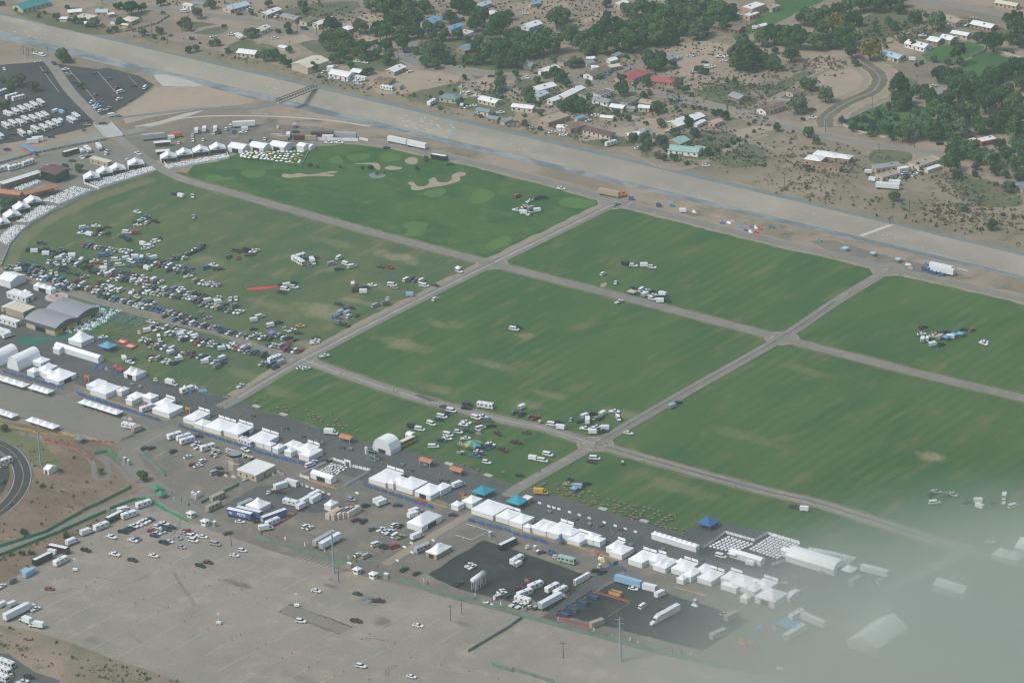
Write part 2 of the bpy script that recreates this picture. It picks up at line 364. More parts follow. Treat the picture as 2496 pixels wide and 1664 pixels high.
XS = np.arange(-1500, 1501, 25.0)
YN = ext(XS, prof(near, 0)); YF = ext(XS, prof(flo, -DEP)); YE = ext(XS, prof(far, 0))
sm = lambda a: np.polyval(np.polyfit(XS[15:-15]/1000, a[15:-15], 4), XS/1000)
YN, YF, YE = sm(YN), sm(YF), sm(YE)
YNF = np.minimum(YN+13, YF-5)
def strip(name, ya, za, yb, zb, mat, structure=True, sub=1):
    vs = []; fs = []
    for i, x in enumerate(XS): vs += [(x, ya[i], za), (x, yb[i], zb)]
    fs = [(2*i, 2*i+2, 2*i+3, 2*i+1) for i in range(len(XS)-1)]
    me = bpy.data.meshes.new(name); me.from_pydata(vs, [], fs); me.update()
    o = obj(name, me, mat); o['kind'] = 'structure'; return o
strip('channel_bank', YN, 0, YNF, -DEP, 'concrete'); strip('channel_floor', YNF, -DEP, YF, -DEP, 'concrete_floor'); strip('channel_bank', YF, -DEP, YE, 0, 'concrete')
YT = YE + 5
strip('maintenance_track', YE, .03, YT, .03, 'track_grey')
n = len(XS)
vs = [(x, y, 0) for x, y in zip(XS, YN)] + [(XS[-1]+6000, YN[-1]-2000, 0), (XS[-1]+6000, -9000, 0), (XS[0]-6000, -9000, 0), (XS[0]-6000, YN[0], 0)]
vs2 = [(x, y, 0) for x, y in zip(XS, YE)] + [(XS[-1]+6000, YE[-1], 0), (XS[-1]+6000, 9000, 0), (XS[0]-6000, 9000, 0), (XS[0]-6000, YE[0], 0)]
bm = bmesh.new()
for L in (vs, vs2):
    f = bm.faces.new([bm.verts.new(v) for v in L]); f.normal_update()
    if f.normal.z < 0: f.normal_flip()
bmesh.ops.triangulate(bm, faces=bm.faces[:]); me = bpy.data.meshes.new('ground'); bm.to_mesh(me); bm.free()
o = obj('ground', me, 'dirt'); o['kind'] = 'structure'
def bank_pt(p):
    """point on the sloping far bank under a pixel"""
    for zz in np.linspace(0, -DEP, 36):
        g = G(p, zz); i = np.interp(g.x, XS, YF), np.interp(g.x, XS, YE)
        if g.y <= i[0]+(i[1]-i[0])*((zz+DEP)/DEP)+.4: return g
    return G(p, -DEP)
def on_bank(x, t): 
    a, b = float(np.interp(x, XS, YF)), float(np.interp(x, XS, YE)); return Vector((x, a+(b-a)*t, -DEP+DEP*t+.03))

# pale patched areas of the bank: irregular thin slabs lying in the slope
def bank_patch(px0, px1, cnt, big, col='patch_pale'):
    mb = MB()
    for i in range(cnt):
        t = random.random(); p = (px0[0]+(px1[0]-px0[0])*t+random.gauss(0, 7), px0[1]+(px1[1]-px0[1])*t+random.gauss(0, 6))
        c = bank_pt(p); x = c.x; a, b = float(np.interp(x, XS, YF)), float(np.interp(x, XS, YE)); tt = (c.y-a)/(b-a)
        if not .06 < tt < .95: continue
        L = random.uniform(.25, 1)*big; H = random.uniform(.1, .5)*.12*big/4
        m = random.randint(5, 8); ring = []
        for j in range(m):
            q = 2*math.pi*j/m; rr = random.uniform(.5, 1)
            ring.append(on_bank(x+L*rr*math.cos(q), min(.97, max(.03, tt+H*rr*math.sin(q)))))
        mb.add(ring, [tuple(range(m))])
    o = obj('concrete_patches', mb.mesh('concrete_patches'), col); o['kind'] = 'structure'
for a, b, c_, s in (((20, 55), (160, 90), 50, 2.6), ((930, 262), (1040, 285), 60, 2.8), ((470, 155), (560, 180), 12, 2.2), ((590, 180), (640, 195), 14, 2.4), ((820, 255), (880, 262), 10, 1.6), ((1190, 320), (1210, 345), 14, 1.6), ((280, 120), (330, 140), 12, 1.8),
                    ((1400, 385), (1440, 398), 14, 1.5), ((1610, 415), (1660, 425), 8, 1.2), ((1840, 470), (1880, 480), 14, 1.5), ((2010, 512), (2060, 525), 14, 1.6), ((2110, 545), (2130, 550), 8, 1.2), ((2160, 565), (2190, 575), 8, 1.4), ((1140, 318), (1180, 325), 10, 1.5)):
    bank_patch(V(*a), V(*b), c_, s)
bank_patch(V(1035, 283), V(1052, 289), 12, 2.0, 'p_sky'); bank_patch(V(1005, 274), V(1010, 279), 6, 1.4, 'p_yellow')
# side flume down the far bank
mb = MB(); p0 = bank_pt(V(2034, 524)); x0 = p0.x
a, b = on_bank(x0, .98), on_bank(x0-14, .06)
for s0, s1, h in ((-1.6, 1.6, .03), (-1.9, -1.6, .4), (1.6, 1.9, .4)):
    d = Vector((1, 0, 0)); mb.hexa([a+d*s0, b+d*s0, b+d*s1, a+d*s1], [v+Vector((0, 0, h)) for v in (a+d*s0, b+d*s0, b+d*s1, a+d*s1)])
o = obj('flume', mb.mesh('flume'), 'concrete_pale'); o['kind'] = 'structure'

# ---- lawns
arc = VV('5,612 8,596 25,565 45,537 72,512 135,475 215,440 290,415 357,392')
golf = VV('430,398 445,380 500,372 550,352 620,342 723,335 813,332 948,350 1038,372 1110,390 1180,410 1290,436 1396,462')
toproad_s = VV('1426,479 1576,513 1764,562 1914,596 2029,625 2064,633 2164,655 2352,698 2600,757')
botedge = VV('2700,1480 2300,1390 2089,1323 2014,1306 1914,1268 1839,1248 1764,1225 1676,1203 1616,1198 1588,1211 1568,1226 1401,1176 1311,1149 1221,1119 1176,1111 1038,1061 838,1014 738,984 670,961 588,939 547,919 512,910 425,894 337,864 262,834 225,821 272,796 205,764 300,724 375,737 250,702 150,673 75,650')
sheet('lawn', arc+golf+toproad_s+[V(2800, 1100)]+botedge, .02, 'turf', jit=.35, step=6)
sheet('lawn', arc+VV('400,412 450,430 560,462 700,498 850,540 1000,580 1110,612 910,715 690,828 588,795 525,765 375,728 250,694 150,664 75,641 10,625'), .028, 'turf_worn', jit=.4, step=6)
sheet('lawn', VV('330,737 525,778 588,805 660,828 547,912 512,908 425,892 337,862 262,832 228,821 274,798 255,770'), .028, 'turf_worn', jit=.4, step=6)
sheet('golf_lawn', golf+VV('1385,474 1240,545 1135,597 1000,562 850,523 700,481 560,442 450,412'), .035, 'fairway', jit=.4, step=6)
road('worn_track', [V(x+1.5, y+7) for x, y in [(14, 606), (32, 574), (52, 545), (80, 520), (140, 484), (218, 449), (292, 424), (350, 404)]], 9, .05, 'worn_turf', jit=.8)
# golf greens and sand bunkers
for s in ('c0r1 1880,70 1930,40 2010,40 2060,65 2150,60 2120,85 2020,95 1960,110 1890,100',):
    sheet('putting_green', TT(0, 1, s[5:]), .05, 'green_turf', True)
sheet('putting_green', VV('553,398 575,388 610,392 605,404 575,410'), .05, 'green_turf', True)
for c, r, s in ((1, 0, '660,1490 750,1430 805,1490 760,1505'), (1, 0, '830,1430 950,1410 1040,1420 1030,1460 920,1480 850,1465'), (1, 0, '1130,1450 1250,1420 1330,1430 1320,1470 1200,1485'),
                (1, 1, '1540,200 1640,165 1750,175 1720,220 1640,250 1570,235'), (1, 1, '1990,210 2060,175 2150,185 2195,230 2130,280 2030,305 1980,290'), (1, 1, '1340,500 1440,470 1580,480 1575,510 1520,580 1430,600 1355,590 1400,545'),
                (1, 1, '2110,690 2200,630 2310,610 2350,640 2280,690 2180,730 2120,720'), (2, 1, '430,300 500,250 640,255 760,285 750,320 640,345 520,340')):
    sheet('putting_green', TT(c, r, s), .05, 'green_turf', True)
sheet('sand_bunker', TT(1, 1, '1395,115 1440,105 1480,140 1540,145 1590,120 1590,85 1640,65 1680,105 1760,105 1800,80 1800,45 1860,15 1920,20 1920,45 1875,60 1870,95 1760,130 1680,145 1580,160 1500,180 1430,175 1425,140'), .06, 'sand', True)
sheet('sand_bunker', TT(1, 1, '235,50 260,30 330,35 400,25 480,38 560,30 640,15 720,5 748,15 700,25 640,30 715,38 700,55 600,50 500,52 400,60 300,68 250,62'), .06, 'sand', True)
sheet('sand_bunker', TT(1, 0, '1370,1470 1420,1445 1480,1455 1480,1500 1420,1512 1375,1495'), .06, 'sand', True)
sheet('sand_bunker', TT(1, 0, '1180,1545 1230,1525 1300,1535 1345,1540 1320,1558 1230,1562'), .06, 'sand', True)
sheet('sand_bunker', TT(1, 0, '890,1510 1000,1500 1120,1502 1140,1560 1090,1550 1050,1515'), .06, 'sand', True)
sheet('bare_patch', TT(2, 1, '470,470 500,462 545,458 520,480 480,492'), .05, 'sand', True)
sheet('bare_patch', TT(2, 1, '812,1050 850,1030 875,1040 850,1065 820,1070'), .05, 'sand', True)
sheet('pond', TT(1, 1, '1035,35 1080,20 1120,35 1180,30 1190,50 1140,70 1060,65'), .05, 'water', True)

# ---- paved roads over the lawns, shoulders under them
A1 = VV('90,120 120,150 160,208 205,255 237,285 280,325 330,363 410,408 520,440 700,491 900,546 1130,606 1480,695 1794,777 2100,855 2352,915 2700,1000')
A2 = VV('-40,618 75,644 150,667 250,697 375,732 525,769 588,799 688,824 863,884 1013,929 1176,969 1251,984 1368,1020 1576,1079 1764,1129 1889,1159 2139,1238 2400,1310 2700,1390')
B1 = VV('505,935 547,914 690,830 910,715 1130,606 1270,538 1416,466')
B2 = VV('1165,1140 1205,1112 1368,1020 1580,898 1794,777 1920,693 2041,620')
B3 = VV('2030,1360 2130,1311 2230,1262')
TOPR = VV('700,330 838,325 963,347 1176,396 1326,437 1416,464 1551,498 1764,552 1914,585 2039,616 2189,650 2352,688 2700,770')
road('dirt_shoulder', B1[1:], 4.6, .055, 'shoulder', off=5.2, jit=.9)
road('dirt_shoulder', A1[7:], 11, .045, 'worn_turf', jit=.8)
road('dirt_shoulder', A2[2:], 11, .045, 'worn_turf', jit=.8)
road('dirt_shoulder', TOPR, 12, .05, 'shoulder', jit=.9)
road('field_road', A1, 7.2, .08, 'road_grey'); road('field_road', A2, 7.6, .084, 'road_grey')
road('field_road', B1, 7.6, .088, 'road_grey'); road('field_road', B2, 7.2, .092, 'road_grey'); road('field_road', B3, 7.4, .096, 'road_grey')
road('service_road', TOPR, 7.5, .10, 'road_grey')
road('painted_line', B1[1:], .55, .115, 'line_white'); road('painted_line', A2[7:13], .5, .115, 'line_white')
road('wheel_wear', B2[2:6], .9, .115, 'asphalt', off=.4, jit=.12); road('wheel_wear', A2[12:17], .9, .115, 'asphalt', off=.3, jit=.15)
for c, r, a, b in ((1, 2, (300, 182), (350, 162)), (1, 2, (505, 190), (535, 178)), (1, 2, (375, 212), (420, 218)), (2, 2, (775, 903), (812, 912)), (2, 2, (690, 990), (735, 1000)), (2, 2, (835, 970), (870, 950)), (2, 2, (70, 1295), (115, 1312)),
                   (2, 2, (640, 945), (668, 930)), (3, 1, (1060, 918), (1100, 902)), (3, 1, (1140, 957), (1200, 966)), (3, 1, (20, 1538), (55, 1522)), (2, 1, (1060, 315), (1100, 298)), (0, 2, (2050, 505), (2110, 520))):
    road('stop_line', [T(c, r, *a), T(c, r, *b)], .6, .12, 'line_white', False)
sheet('asphalt_patch', TT(1, 2, '1450,498 1500,485 1660,545 1600,555'), .118, 'asphalt')

# junction aprons: swept corners and a little spilled dust where the roads cross
for q, L8 in ((V(690, 829), 7.5), (V(1130, 606), 7.5), (V(1368, 1020), 7.5), (V(1796, 777), 7.5), (V(1414, 466), 9), (V(2041, 618), 9)):
    c_ = G(q); pts = [(3.7, L8), (-3.7, L8), (-L8, 3.7), (-L8, -3.7), (-3.7, -L8), (3.7, -L8), (L8, -3.7), (L8, 3.7)]
    for nm, k_, zz, mt in (('dust_spill', 1.15, .06, 'shoulder'), ('junction_apron', 1.0, .098, 'road_grey')):
        P_ = densify([Vector((c_.x+x*k_, c_.y+y*k_, 0)) for x, y in pts], 1.5, True, .45 if k_ > 1 else .1); z_ = layer(zz)
        bm = bmesh.new(); f = bm.faces.new([bm.verts.new((v.x, v.y, z_)) for v in P_]); f.normal_update(); bmesh.ops.triangulate(bm, faces=bm.faces[:]); me = bpy.data.meshes.new(nm); bm.to_mesh(me); bm.free()
        o = obj(nm, me, mt); o['kind'] = 'structure'
for L9, offs in ((A1[8:], (-1.4, 1.2)), (A2[2:8], (-1.3, 1.3)), (B2[1:], (-1.5,)), (TOPR, (-1.4, 1.3)), (B1[1:], (2.2, -2.1))):
    for of in offs: road('wheel_wear', L9, .7, .112, 'road_worn', off=of, jit=.16)
for c, r, s in ((0, 3, '1590,560 1660,680 1720,760 1780,860'), (0, 3, '1610,560 1680,680 1750,770 1800,860'), (1, 3, '1290,1400 1220,1420 1190,1460 1200,1500'), (1, 3, '1310,1410 1250,1430 1215,1465 1225,1505'), (0, 3, '870,590 960,610 1060,640'), (0, 3, '1170,1110 1240,1150 1300,1210'), (1, 3, '130,280 250,170 330,110'), (1, 3, '160,290 270,190 350,130'), (0, 3, '1560,240 1640,140 1660,60'), (1, 3, '700,1240 620,1260 540,1300'), (0, 3, '300,820 420,760 560,740 700,690'), (1, 3, '1180,1180 1080,1160 960,1160')):
    road('tyre_mark', TT(c, r, s), .55, .06, 'tyre_dark', jit=.12)

# ---- festival ground, streets and lots
lawn_low = VV('-40,640 75,650 150,673 300,724 205,764 272,796 225,821 262,834 337,864 425,894 512,910 547,919 588,939 670,961 738,984 838,1014 1038,1061 1176,1111 1221,1119 1311,1149 1401,1176 1568,1226 1588,1211 1616,1198 1676,1203 1764,1225 1839,1248 1914,1268 2014,1306 2089,1323 2300,1390 2700,1480')
sheet('festival_yard', lawn_low+VV('2700,1900 2250,1690 2050,1610 1900,1580 1650,1510 1450,1455 1176,1390 1000,1345 850,1305 650,1250 500,1205 430,1180 350,1120 300,1060 272,1025 190,990 0,950 -40,940'), .012, 'yard', jit=.5, step=6)
sheet('vendor_street', lawn_low+VV('2700,1600 2200,1500 1900,1415 1776,1380 1500,1300 1330,1250 1176,1205 1080,1170 900,1115 850,1110 700,1060 575,1010 420,960 340,925 170,880 0,845 -40,830'), .025, 'asphalt', jit=.5, step=6)
sheet('drop_off_paving', VV('0,872 60,888 130,905 180,925 280,965 330,975 350,990 290,1005 265,1020 200,1000 120,985 60,965 0,945 -30,935 -30,860'), .03, 'dropoff', jit=.3, step=5)
sheet('asphalt_lot', VV('1110,1240 1176,1261 1270,1293 1366,1326 1271,1416 1176,1388 1050,1351 983,1318'), .03, 'asphalt_dark', jit=.6, step=4)
sheet('asphalt_lot', VV('1416,1331 1533,1361 1726,1424 1700,1440 1593,1504 1480,1474 1366,1441 1276,1418'), .03, 'asphalt_dark', jit=.6, step=4)
sheet('asphalt_lot', TT(1, 2, '20,1330 400,1300 690,1410 640,1568 -100,1568 -300,1500'), .03, 'asphalt', jit=.6, step=4)
road('paver_walk', TT(1, 3, '2020,-10 1900,60 1560,250 1180,480'), 5.0, .05, 'shoulder', False, jit=.2)
road('paver_walk', TT(1, 3, '870,540 900,610 1000,640 1120,610'), 6, .05, 'shoulder')
sheet('table_terrace', VV('1600,1275 1672,1220 1735,1238 1765,1222 1845,1250 1855,1268 1800,1305 1760,1312 1650,1290'), .04, 'asphalt_new')
sheet('table_terrace', VV('1583,1223 1616,1199 1760,1225 1700,1235 1650,1240'), .035, 'asphalt', jit=.3)
sheet('green_carpet', TT(0, 1, '780,1220 960,1240 1140,1310 1010,1380 830,1490 640,1540 520,1560 240,1568 160,1545 200,1520 510,1535 640,1370'), .06, 'carpet', jit=.2)
sheet('green_carpet', TT(0, 2, '120,0 420,0 400,25 300,45 200,30'), .06, 'carpet', jit=.2)
sheet('green_carpet', TT(0, 1, '600,1195 700,1180 760,1200 640,1210'), .06, 'carpet')
sheet('green_carpet', TT(3, 3, '390,340 800,435 720,490 560,440 380,385'), .06, 'carpet')
sheet('lawn', TT(0, 1, '830,1480 1010,1390 1110,1400 1050,1470 1000,1500'), .062, 'turf')
sheet('lawn', TT(1, 0, '-190,1480 20,1400 540,1410 420,1545 300,1560 -180,1560'), .045, 'pasture')
# yard links and pads
road('yard_road', VV('405,985 350,1005 300,1035 300,1060 340,1105 400,1150 470,1190 510,1212'), 11, .03, 'dropoff', jit=.3)
road('yard_road', VV('510,1212 650,1258 850,1312 1000,1352 1176,1397 1450,1466 1700,1530'), 10, .03, 'yard', jit=.4)
road('yard_road', VV('1420,1300 1340,1360 1262,1422'), 8, .04, 'asphalt', jit=.3)
road('access_road', VV('370,1128 300,1148 180,1195 0,1262 -60,1285'), 8.5, .035, 'dropoff')
sheet('gravel_lot', VV('-40,1385 0,1345 60,1310 150,1255 230,1205 290,1165 345,1150 400,1165 440,1200 500,1218 690,1272 850,1320 1000,1358 1176,1403 1350,1452 1700,1540 2000,1610 2250,1700 2250,1800 700,1800 600,1650 430,1568 375,1551 300,1526 212,1493 157,1471 75,1448 0,1433 -40,1425'), .02, 'lot', jit=.8, step=5)
sheet('gravel_lot', VV('-40,1500 20,1500 75,1540 135,1560 150,1600 -40,1620'), .02, 'asphalt', jit=.5)
road('ditch_strip', TT(1, 3, '250,880 500,965 830,1090'), 7.0, .035, 'dropoff', False, jit=.4)
for off in (-4.1, 4.1): road('ditch_edge', TT(1, 3, '250,880 500,965 830,1090'), 1.0, .05, 'asphalt', False, off=off, jit=.4)
for c, r, s in ((1, 3, '945,830 990,815 1050,805 1040,830 990,850 945,845'), (1, 3, '1055,838 1110,835 1110,850 1060,850'), (1, 3, '668,605 700,600 705,622 680,625'), (0, 2, '1360,1500 1430,1480 1500,1500 1510,1550 1400,1560')):
    sheet('puddle', TT(c, r, s), .06, 'water', True)
# lower left: curving road, slopes
sheet('scrub_slope', VV('0,965 60,975 150,995 270,1025 300,1060 345,1110 300,1140 150,1195 0,1250 -60,1270 -60,950'), .008, 'dirt_slope', jit=.5)
sheet('scrub_slope', VV('0,1262 150,1205 270,1158 290,1165 150,1255 0,1345 -60,1380 -60,1290'), .008, 'dirt_slope', jit=.5)
sheet('scrub_slope', VV('0,1433 75,1448 212,1493 300,1526 430,1568 600,1650 -60,1800 -60,1430'), .008, 'dirt_scrub', jit=.5)
sheet('grass_bank', VV('0,1030 40,1040 90,1075 140,1075 130,1050 90,1010 40,985 0,972 -30,965 -30,1010'), .02, 'worn_turf', jit=.6)
sheet('asphalt_lot', VV('-40,1045 0,1045 18,1060 24,1090 10,1125 -10,1150 -40,1160'), .03, 'asphalt_new')
CURVE = VV('-40,1008 0,1022 28,1040 46,1066 52,1096 42,1128 18,1158 -10,1180 -60,1215')
road('curved_road', CURVE, 9.5, .04, 'asphalt_new')
road('painted_line', CURVE, .35, .055, 'line_yellow', off=.3); road('painted_line', CURVE, .35, .055, 'line_white', off=4.2); road('painted_line', CURVE, .35, .055, 'line_white', off=-4.2)
road('foot_path', TT(0, 2, '640,960 760,1020 850,1120 870,1240 940,1270 1000,1230 980,1120 900,1060 960,1060 1080,1150 1160,1240 1220,1290'), 2.6, .03, 'dropoff')
# upper left: lot, side channel, sand
sheet('asphalt_lot', VV('-40,150 0,150 100,142 150,150 225,160 250,156 320,175 354,196 325,220 265,257 220,270 210,290 150,307 0,332 -40,338'), .03, 'asphalt_new', jit=.4)
sheet('sand_flat', VV('268,258 330,222 356,200 470,198 560,222 588,232 560,240 470,250 350,270 290,285'), .012, 'sand', jit=.6)
sheet('concrete_apron', TT(0, 0, '1410,690 1530,690 1700,730 1860,790 1780,800 1500,795 1440,740'), .04, 'concrete_pale')
sheet('side_channel', VV('-40,372 0,360 60,345 150,322 222,302 245,318 150,342 60,368 0,385 -40,395'), .02, 'concrete')
sheet('side_channel', VV('262,305 330,290 420,262 470,254 440,268 360,292 285,312'), .02, 'concrete')
sheet('concrete_apron', VV('328,290 430,260 472,253 430,268 345,292'), .035, 'concrete_pale')
road('foot_path', VV('310,292 380,278 470,268 588,267 700,272 780,280 850,291'), 2.2, .03, 'concrete_pale')
road('levee_track', VV('250,275 350,262 470,250 588,248 640,232'), 4, .03, 'track_grey')
sheet('service_yard', VV('290,318 400,300 470,290 600,285 740,292 838,318 838,328 700,336 560,350 420,365 330,372 310,350'), .02, 'yard', jit=.6)
sheet('service_yard', VV('-40,400 0,390 120,355 245,328 300,352 350,375 300,395 220,410 100,440 0,480 -40,500'), .02, 'dropoff', jit=.6)
sheet('service_yard', VV('-40,490 0,478 110,440 220,405 345,380 357,392 215,440 72,512 8,596 -40,625'), .024, 'dropoff', jit=.3)
sheet('service_yard', TT(3, 1, '380,650 600,640 1000,760 1600,900 1900,990 1600,1000 1100,880 600,760'), .055, 'yard', jit=.6)
# neighbourhood roads and plots
sheet('scrub_flat', VV('0,30 140,55 375,118 588,162 728,195 888,232 1013,262 1176,302 1326,335 1551,378 1764,438 2014,502 2352,580 2500,610 2500,480 2352,440 2200,400 2000,360 1800,300 1650,262 1500,300 1300,310 1176,280 1000,240 800,190 600,140 400,95 200,50 100,20 0,5'), .008, 'dirt_scrub', jit=.6, step=8)
ST = VV('200,-5 330,15 425,27 588,49 688,66 750,83 828,103 913,130 963,147 1038,158 1130,170 1250,180 1311,180 1363,192 1451,203 1551,225 1676,252 1764,281 1889,310 2014,335 2164,352 2260,368 2400,400')
road('verge', ST, 12, .03, 'shoulder', jit=1.0); road('street', ST, 6.2, .05, 'road_town')
road('street', VV('1363,190 1401,176 1488,135 1576,82 1640,55'), 5, .055, 'road_town')
road('street', VV('2060,-8 2120,3 2189,14 2352,46 2500,80'), 9, .05, 'road_town')
road('lane', VV('958,150 940,120 965,80 990,60'), 7, .052, 'road_town')
for s, wd in (('1040,157 1070,175 1085,200 1060,225', 7), ('1190,300 1300,235 1330,215', 4), ('1400,300 1500,262 1560,235', 4), ('1764,235 1870,175 1960,135', 5), ('2000,112 2080,75 2130,52', 5), ('1430,345 1560,390 1700,330 1764,310', 4), ('330,60 450,30', 4), ('430,78 500,60 588,70', 5), ('588,100 700,75', 6), ('1760,340 1850,350 1800,385', 4)):
    road('dirt_lane', VV(s), wd, .04, 'shoulder', jit=.5)
for s in ('600,92 690,76 720,92 650,110', '770,62 860,25 905,35 830,75 790,75', '840,190 960,160 1060,175 1050,190 920,218 870,215', '1050,200 1130,170 1150,190 1090,225 1060,220', '1312,62 1380,25 1390,40 1320,65', '1530,100 1620,95 1680,105 1600,180 1520,170',
          '1330,310 1450,290 1470,310 1330,325', '1680,300 1800,280 1810,290 1700,320', '1870,150 1960,140 2010,165 2000,205 1930,230 1880,200', '1440,265 1560,280 1500,330'):
    sheet('dirt_plot', VV(s), .03, 'sand', jit=.8)
ground_mat('weeds', (.085, .108, .05), (.125, .125, .07), (.17, .145, .092), .04, .09, .7, grain=.45)
for s in ('560,92 640,112 600,135 520,118', '640,30 720,10 820,5 800,30 700,45', '690,100 780,95 900,120 930,150 880,165 780,145', '1180,60 1240,70 1230,95 1150,100', '960,100 1060,90 1170,120 1180,165 1050,150 980,140', '930,225 1060,190 1150,215 1180,270 1060,250', '1180,190 1230,185 1280,210 1240,240', '1450,235 1510,240 1500,265 1430,262', '1600,215 1690,190 1740,235 1680,245', '1500,320 1640,300 1720,330 1690,365 1560,360', '1640,330 1740,335 1750,370 1670,385', '1985,40 2080,25 2120,60 2050,95 1990,85', '2150,55 2240,70 2352,110 2352,90 2230,40', '2180,410 2290,420 2350,470 2240,470', '30,15 150,40 250,75 200,78 60,42', '430,50 520,62 500,80 420,72', '1350,225 1430,232 1420,262 1330,258', '1290,290 1390,300 1460,335 1340,330', '1764,205 1850,165 1890,180 1800,235', '2020,170 2090,180 2110,205 2040,215', '2010,345 2090,352 2080,375 2000,372'):
    sheet('weedy_ground', VV(s), .022, 'weeds', True, jit=1.4, step=3)
sheet('field', VV('1176,55 1300,0 1380,-10 1300,35 1200,65'), .03, 'dirt', jit=.5)
for s in ('1681,84 1689,93 1764,62 1895,0 1880,-10 1790,-10 1764,28', '2114,127 2154,107 2224,95 2262,108 2250,122 2210,140 2190,150 2130,140', '2215,142 2262,118 2345,140 2352,170 2250,180 2200,165', '1936,280 2014,245 2089,240 2139,250 2100,305 1989,312'):
    sheet('pasture', VV(s), .03, 'pasture', jit=.6)
DI = VV('1970,136 1976,143 2004,160 2021,182 2004,210 1954,232 1914,255 1896,273 1897,292')
road('ditch_margin', DI, 26, .032, 'sand', jit=1.5); road('ditch_bank', DI, 10, .036, 'ditch_bank', jit=.6); road('irrigation_ditch', DI, 1.7, .06, 'water', jit=.35)
for off in (-8.5, 8.5): road('dirt_lane', DI, 4.5, .045, 'shoulder', off=off, jit=.3)

# ---- painted bay lines on the gravel lot
def tl(c, r, L): return [T(c, r, *p) for p in L]
Y1 = tl(0, 3, [(930, 250), (1140, 328), (1357, 400), (1573, 475), (1790, 550), (2012, 628), (2217, 712)]) + tl(1, 3, [(103, 790), (323, 845), (633, 975), (793, 1032), (1043, 1122), (1275, 1205)])
Y2 = tl(0, 3, [(838, 297), (1040, 372), (1260, 450), (1483, 522), (1695, 597), (1920, 680), (2142, 757)]) + tl(1, 3, [(18, 833), (225, 910), (480, 1010), (716, 1097), (970, 1170), (1193, 1255), (1428, 1337), (1697, 1405), (1960, 1460), (2225, 1530)])
Y3 = tl(0, 3, [(680, 557), (873, 643), (1093, 723), (1317, 803), (1547, 877), (1762, 960), (1993, 1040), (2210, 1128)]) + tl(1, 3, [(90, 1212), (330, 1297), (570, 1380), (805, 1460), (1040, 1537)])
Y4 = tl(0, 3, [(590, 600), (793, 690), (1018, 765), (1240, 840), (1452, 917), (1700, 1005), (1911, 1080), (2132, 1175)]) + tl(1, 3, [(13, 1257), (242, 1340), (485, 1425), (718, 1508)])
for Y in (Y1, Y2, Y3, Y4): road('painted_line', Y, .28, .05, 'line_yellow', False)
WL = [(0, 3, L) for L in (((590, 605), (300, 760)), ((793, 695), (250, 950)), ((1018, 765), (400, 1075)), ((1240, 840), (610, 1170)), ((1452, 917), (830, 1265)), ((1660, 1018), (1080, 1335)), ((1905, 1090), (1540, 1290)), ((2130, 1180), (1880, 1320)), ((2352, 1270), (2000, 1460)), ((2352, 1480), (2200, 1568)),
      ((1250, 455), (873, 643)), ((1483, 525), (1093, 723)), ((1690, 600), (1340, 790)), ((1915, 685), (1560, 870)), ((2140, 760), (1770, 955)), ((1140, 328), (1385, 215)), ((1357, 400), (1640, 265)), ((1573, 475), (2060, 220)), ((1790, 550), (2200, 350)), ((2012, 628), (2352, 490)), ((1040, 370), (720, 545)), ((2352, 830), (2010, 1025)))] + \
     [(1, 3, L) for L in (((240, 925), (0, 1060)), ((480, 1012), (100, 1215)), ((130, 775), (530, 570)), ((380, 840), (620, 710)), ((610, 940), (780, 840)), ((716, 1100), (420, 1255)), ((1190, 1258), (570, 1380+200)), ((1450, 895), (1060, 1110)), ((1690, 975), (1320, 1190)), ((1920, 1060), (1655, 1220)), ((242, 1340), (0, 1480)), ((480, 1430), (230, 1568)), ((715, 1510), (600, 1568)), ((0, 640), (280, 490)), ((1000, 1370), (1190, 1258)))]
for c, r, (a, b) in WL: road('bay_line', [T(c, r, *a), T(c, r, *b)], .26, .05, 'line_white', False)
for i in range(9):
    a = (395+37*i, 412+12*i); road('bay_line', [T(1, 3, a[0]-25, a[1]+12), T(1, 3, a[0]+45, a[1]-22)], .25, .05, 'line_white', False)
for i in range(9):
    a = (1500+30*i, 740+10*i); road('bay_line', [T(1, 3, a[0]-30, a[1]+14), T(1, 3, a[0]+40, a[1]-20)], .22, .05, 'line_white', False)
for i in range(12):
    a = (1490+45*i, 1030+13*i); road('bay_line', [T(0, 2, a[0]-60, a[1]+25), T(0, 2, a[0]+60, a[1]-25)], .2, .05, 'line_white', False)
road('painted_line', TT(0, 2, '1480,1000 2030,1180'), .25, .05, 'line_yellow', False)
road('painted_line', TT(0, 2, '0,600 700,800 1100,930'), .25, .05, 'line_yellow', False)
road('painted_line', TT(0, 2, '1220,1020 1240,990 1460,870 1500,830'), .25, .055, 'line_white', False)
for c, r, s in ((0, 0, '365,615 545,855'), (0, 0, '630,640 780,810 870,920'), (0, 0, '895,660 1080,870'), (0, 0, '1180,700 1280,810')):
    road('bay_line', TT(c, r, s), .35, .05, 'line_white', False)
for s in ('400,960 735,740', '760,735 1085,830', '880,960 1080,835', '1430,750 2210,985', '600,690 760,600'):
    road('painted_line', TT(2, 3, s), .3, .05, 'line_yellow', False)
# ================================================================== VEHICLES
def wheel_mesh(r, wd):
    return MB().tube((0, -wd/2, 0), (0, wd/2, 0), r, n=10).mesh('wheel')
WH = {'c': wheel_mesh(.32, .24), 'b': wheel_mesh(.45, .3), 's': wheel_mesh(.24, .2)}
def wheels(key, xs, hw, r): return [('wheel', WH[key], 'rubber', (x, y, r)) for x in xs for y in (-hw, hw)]
VEH = {}
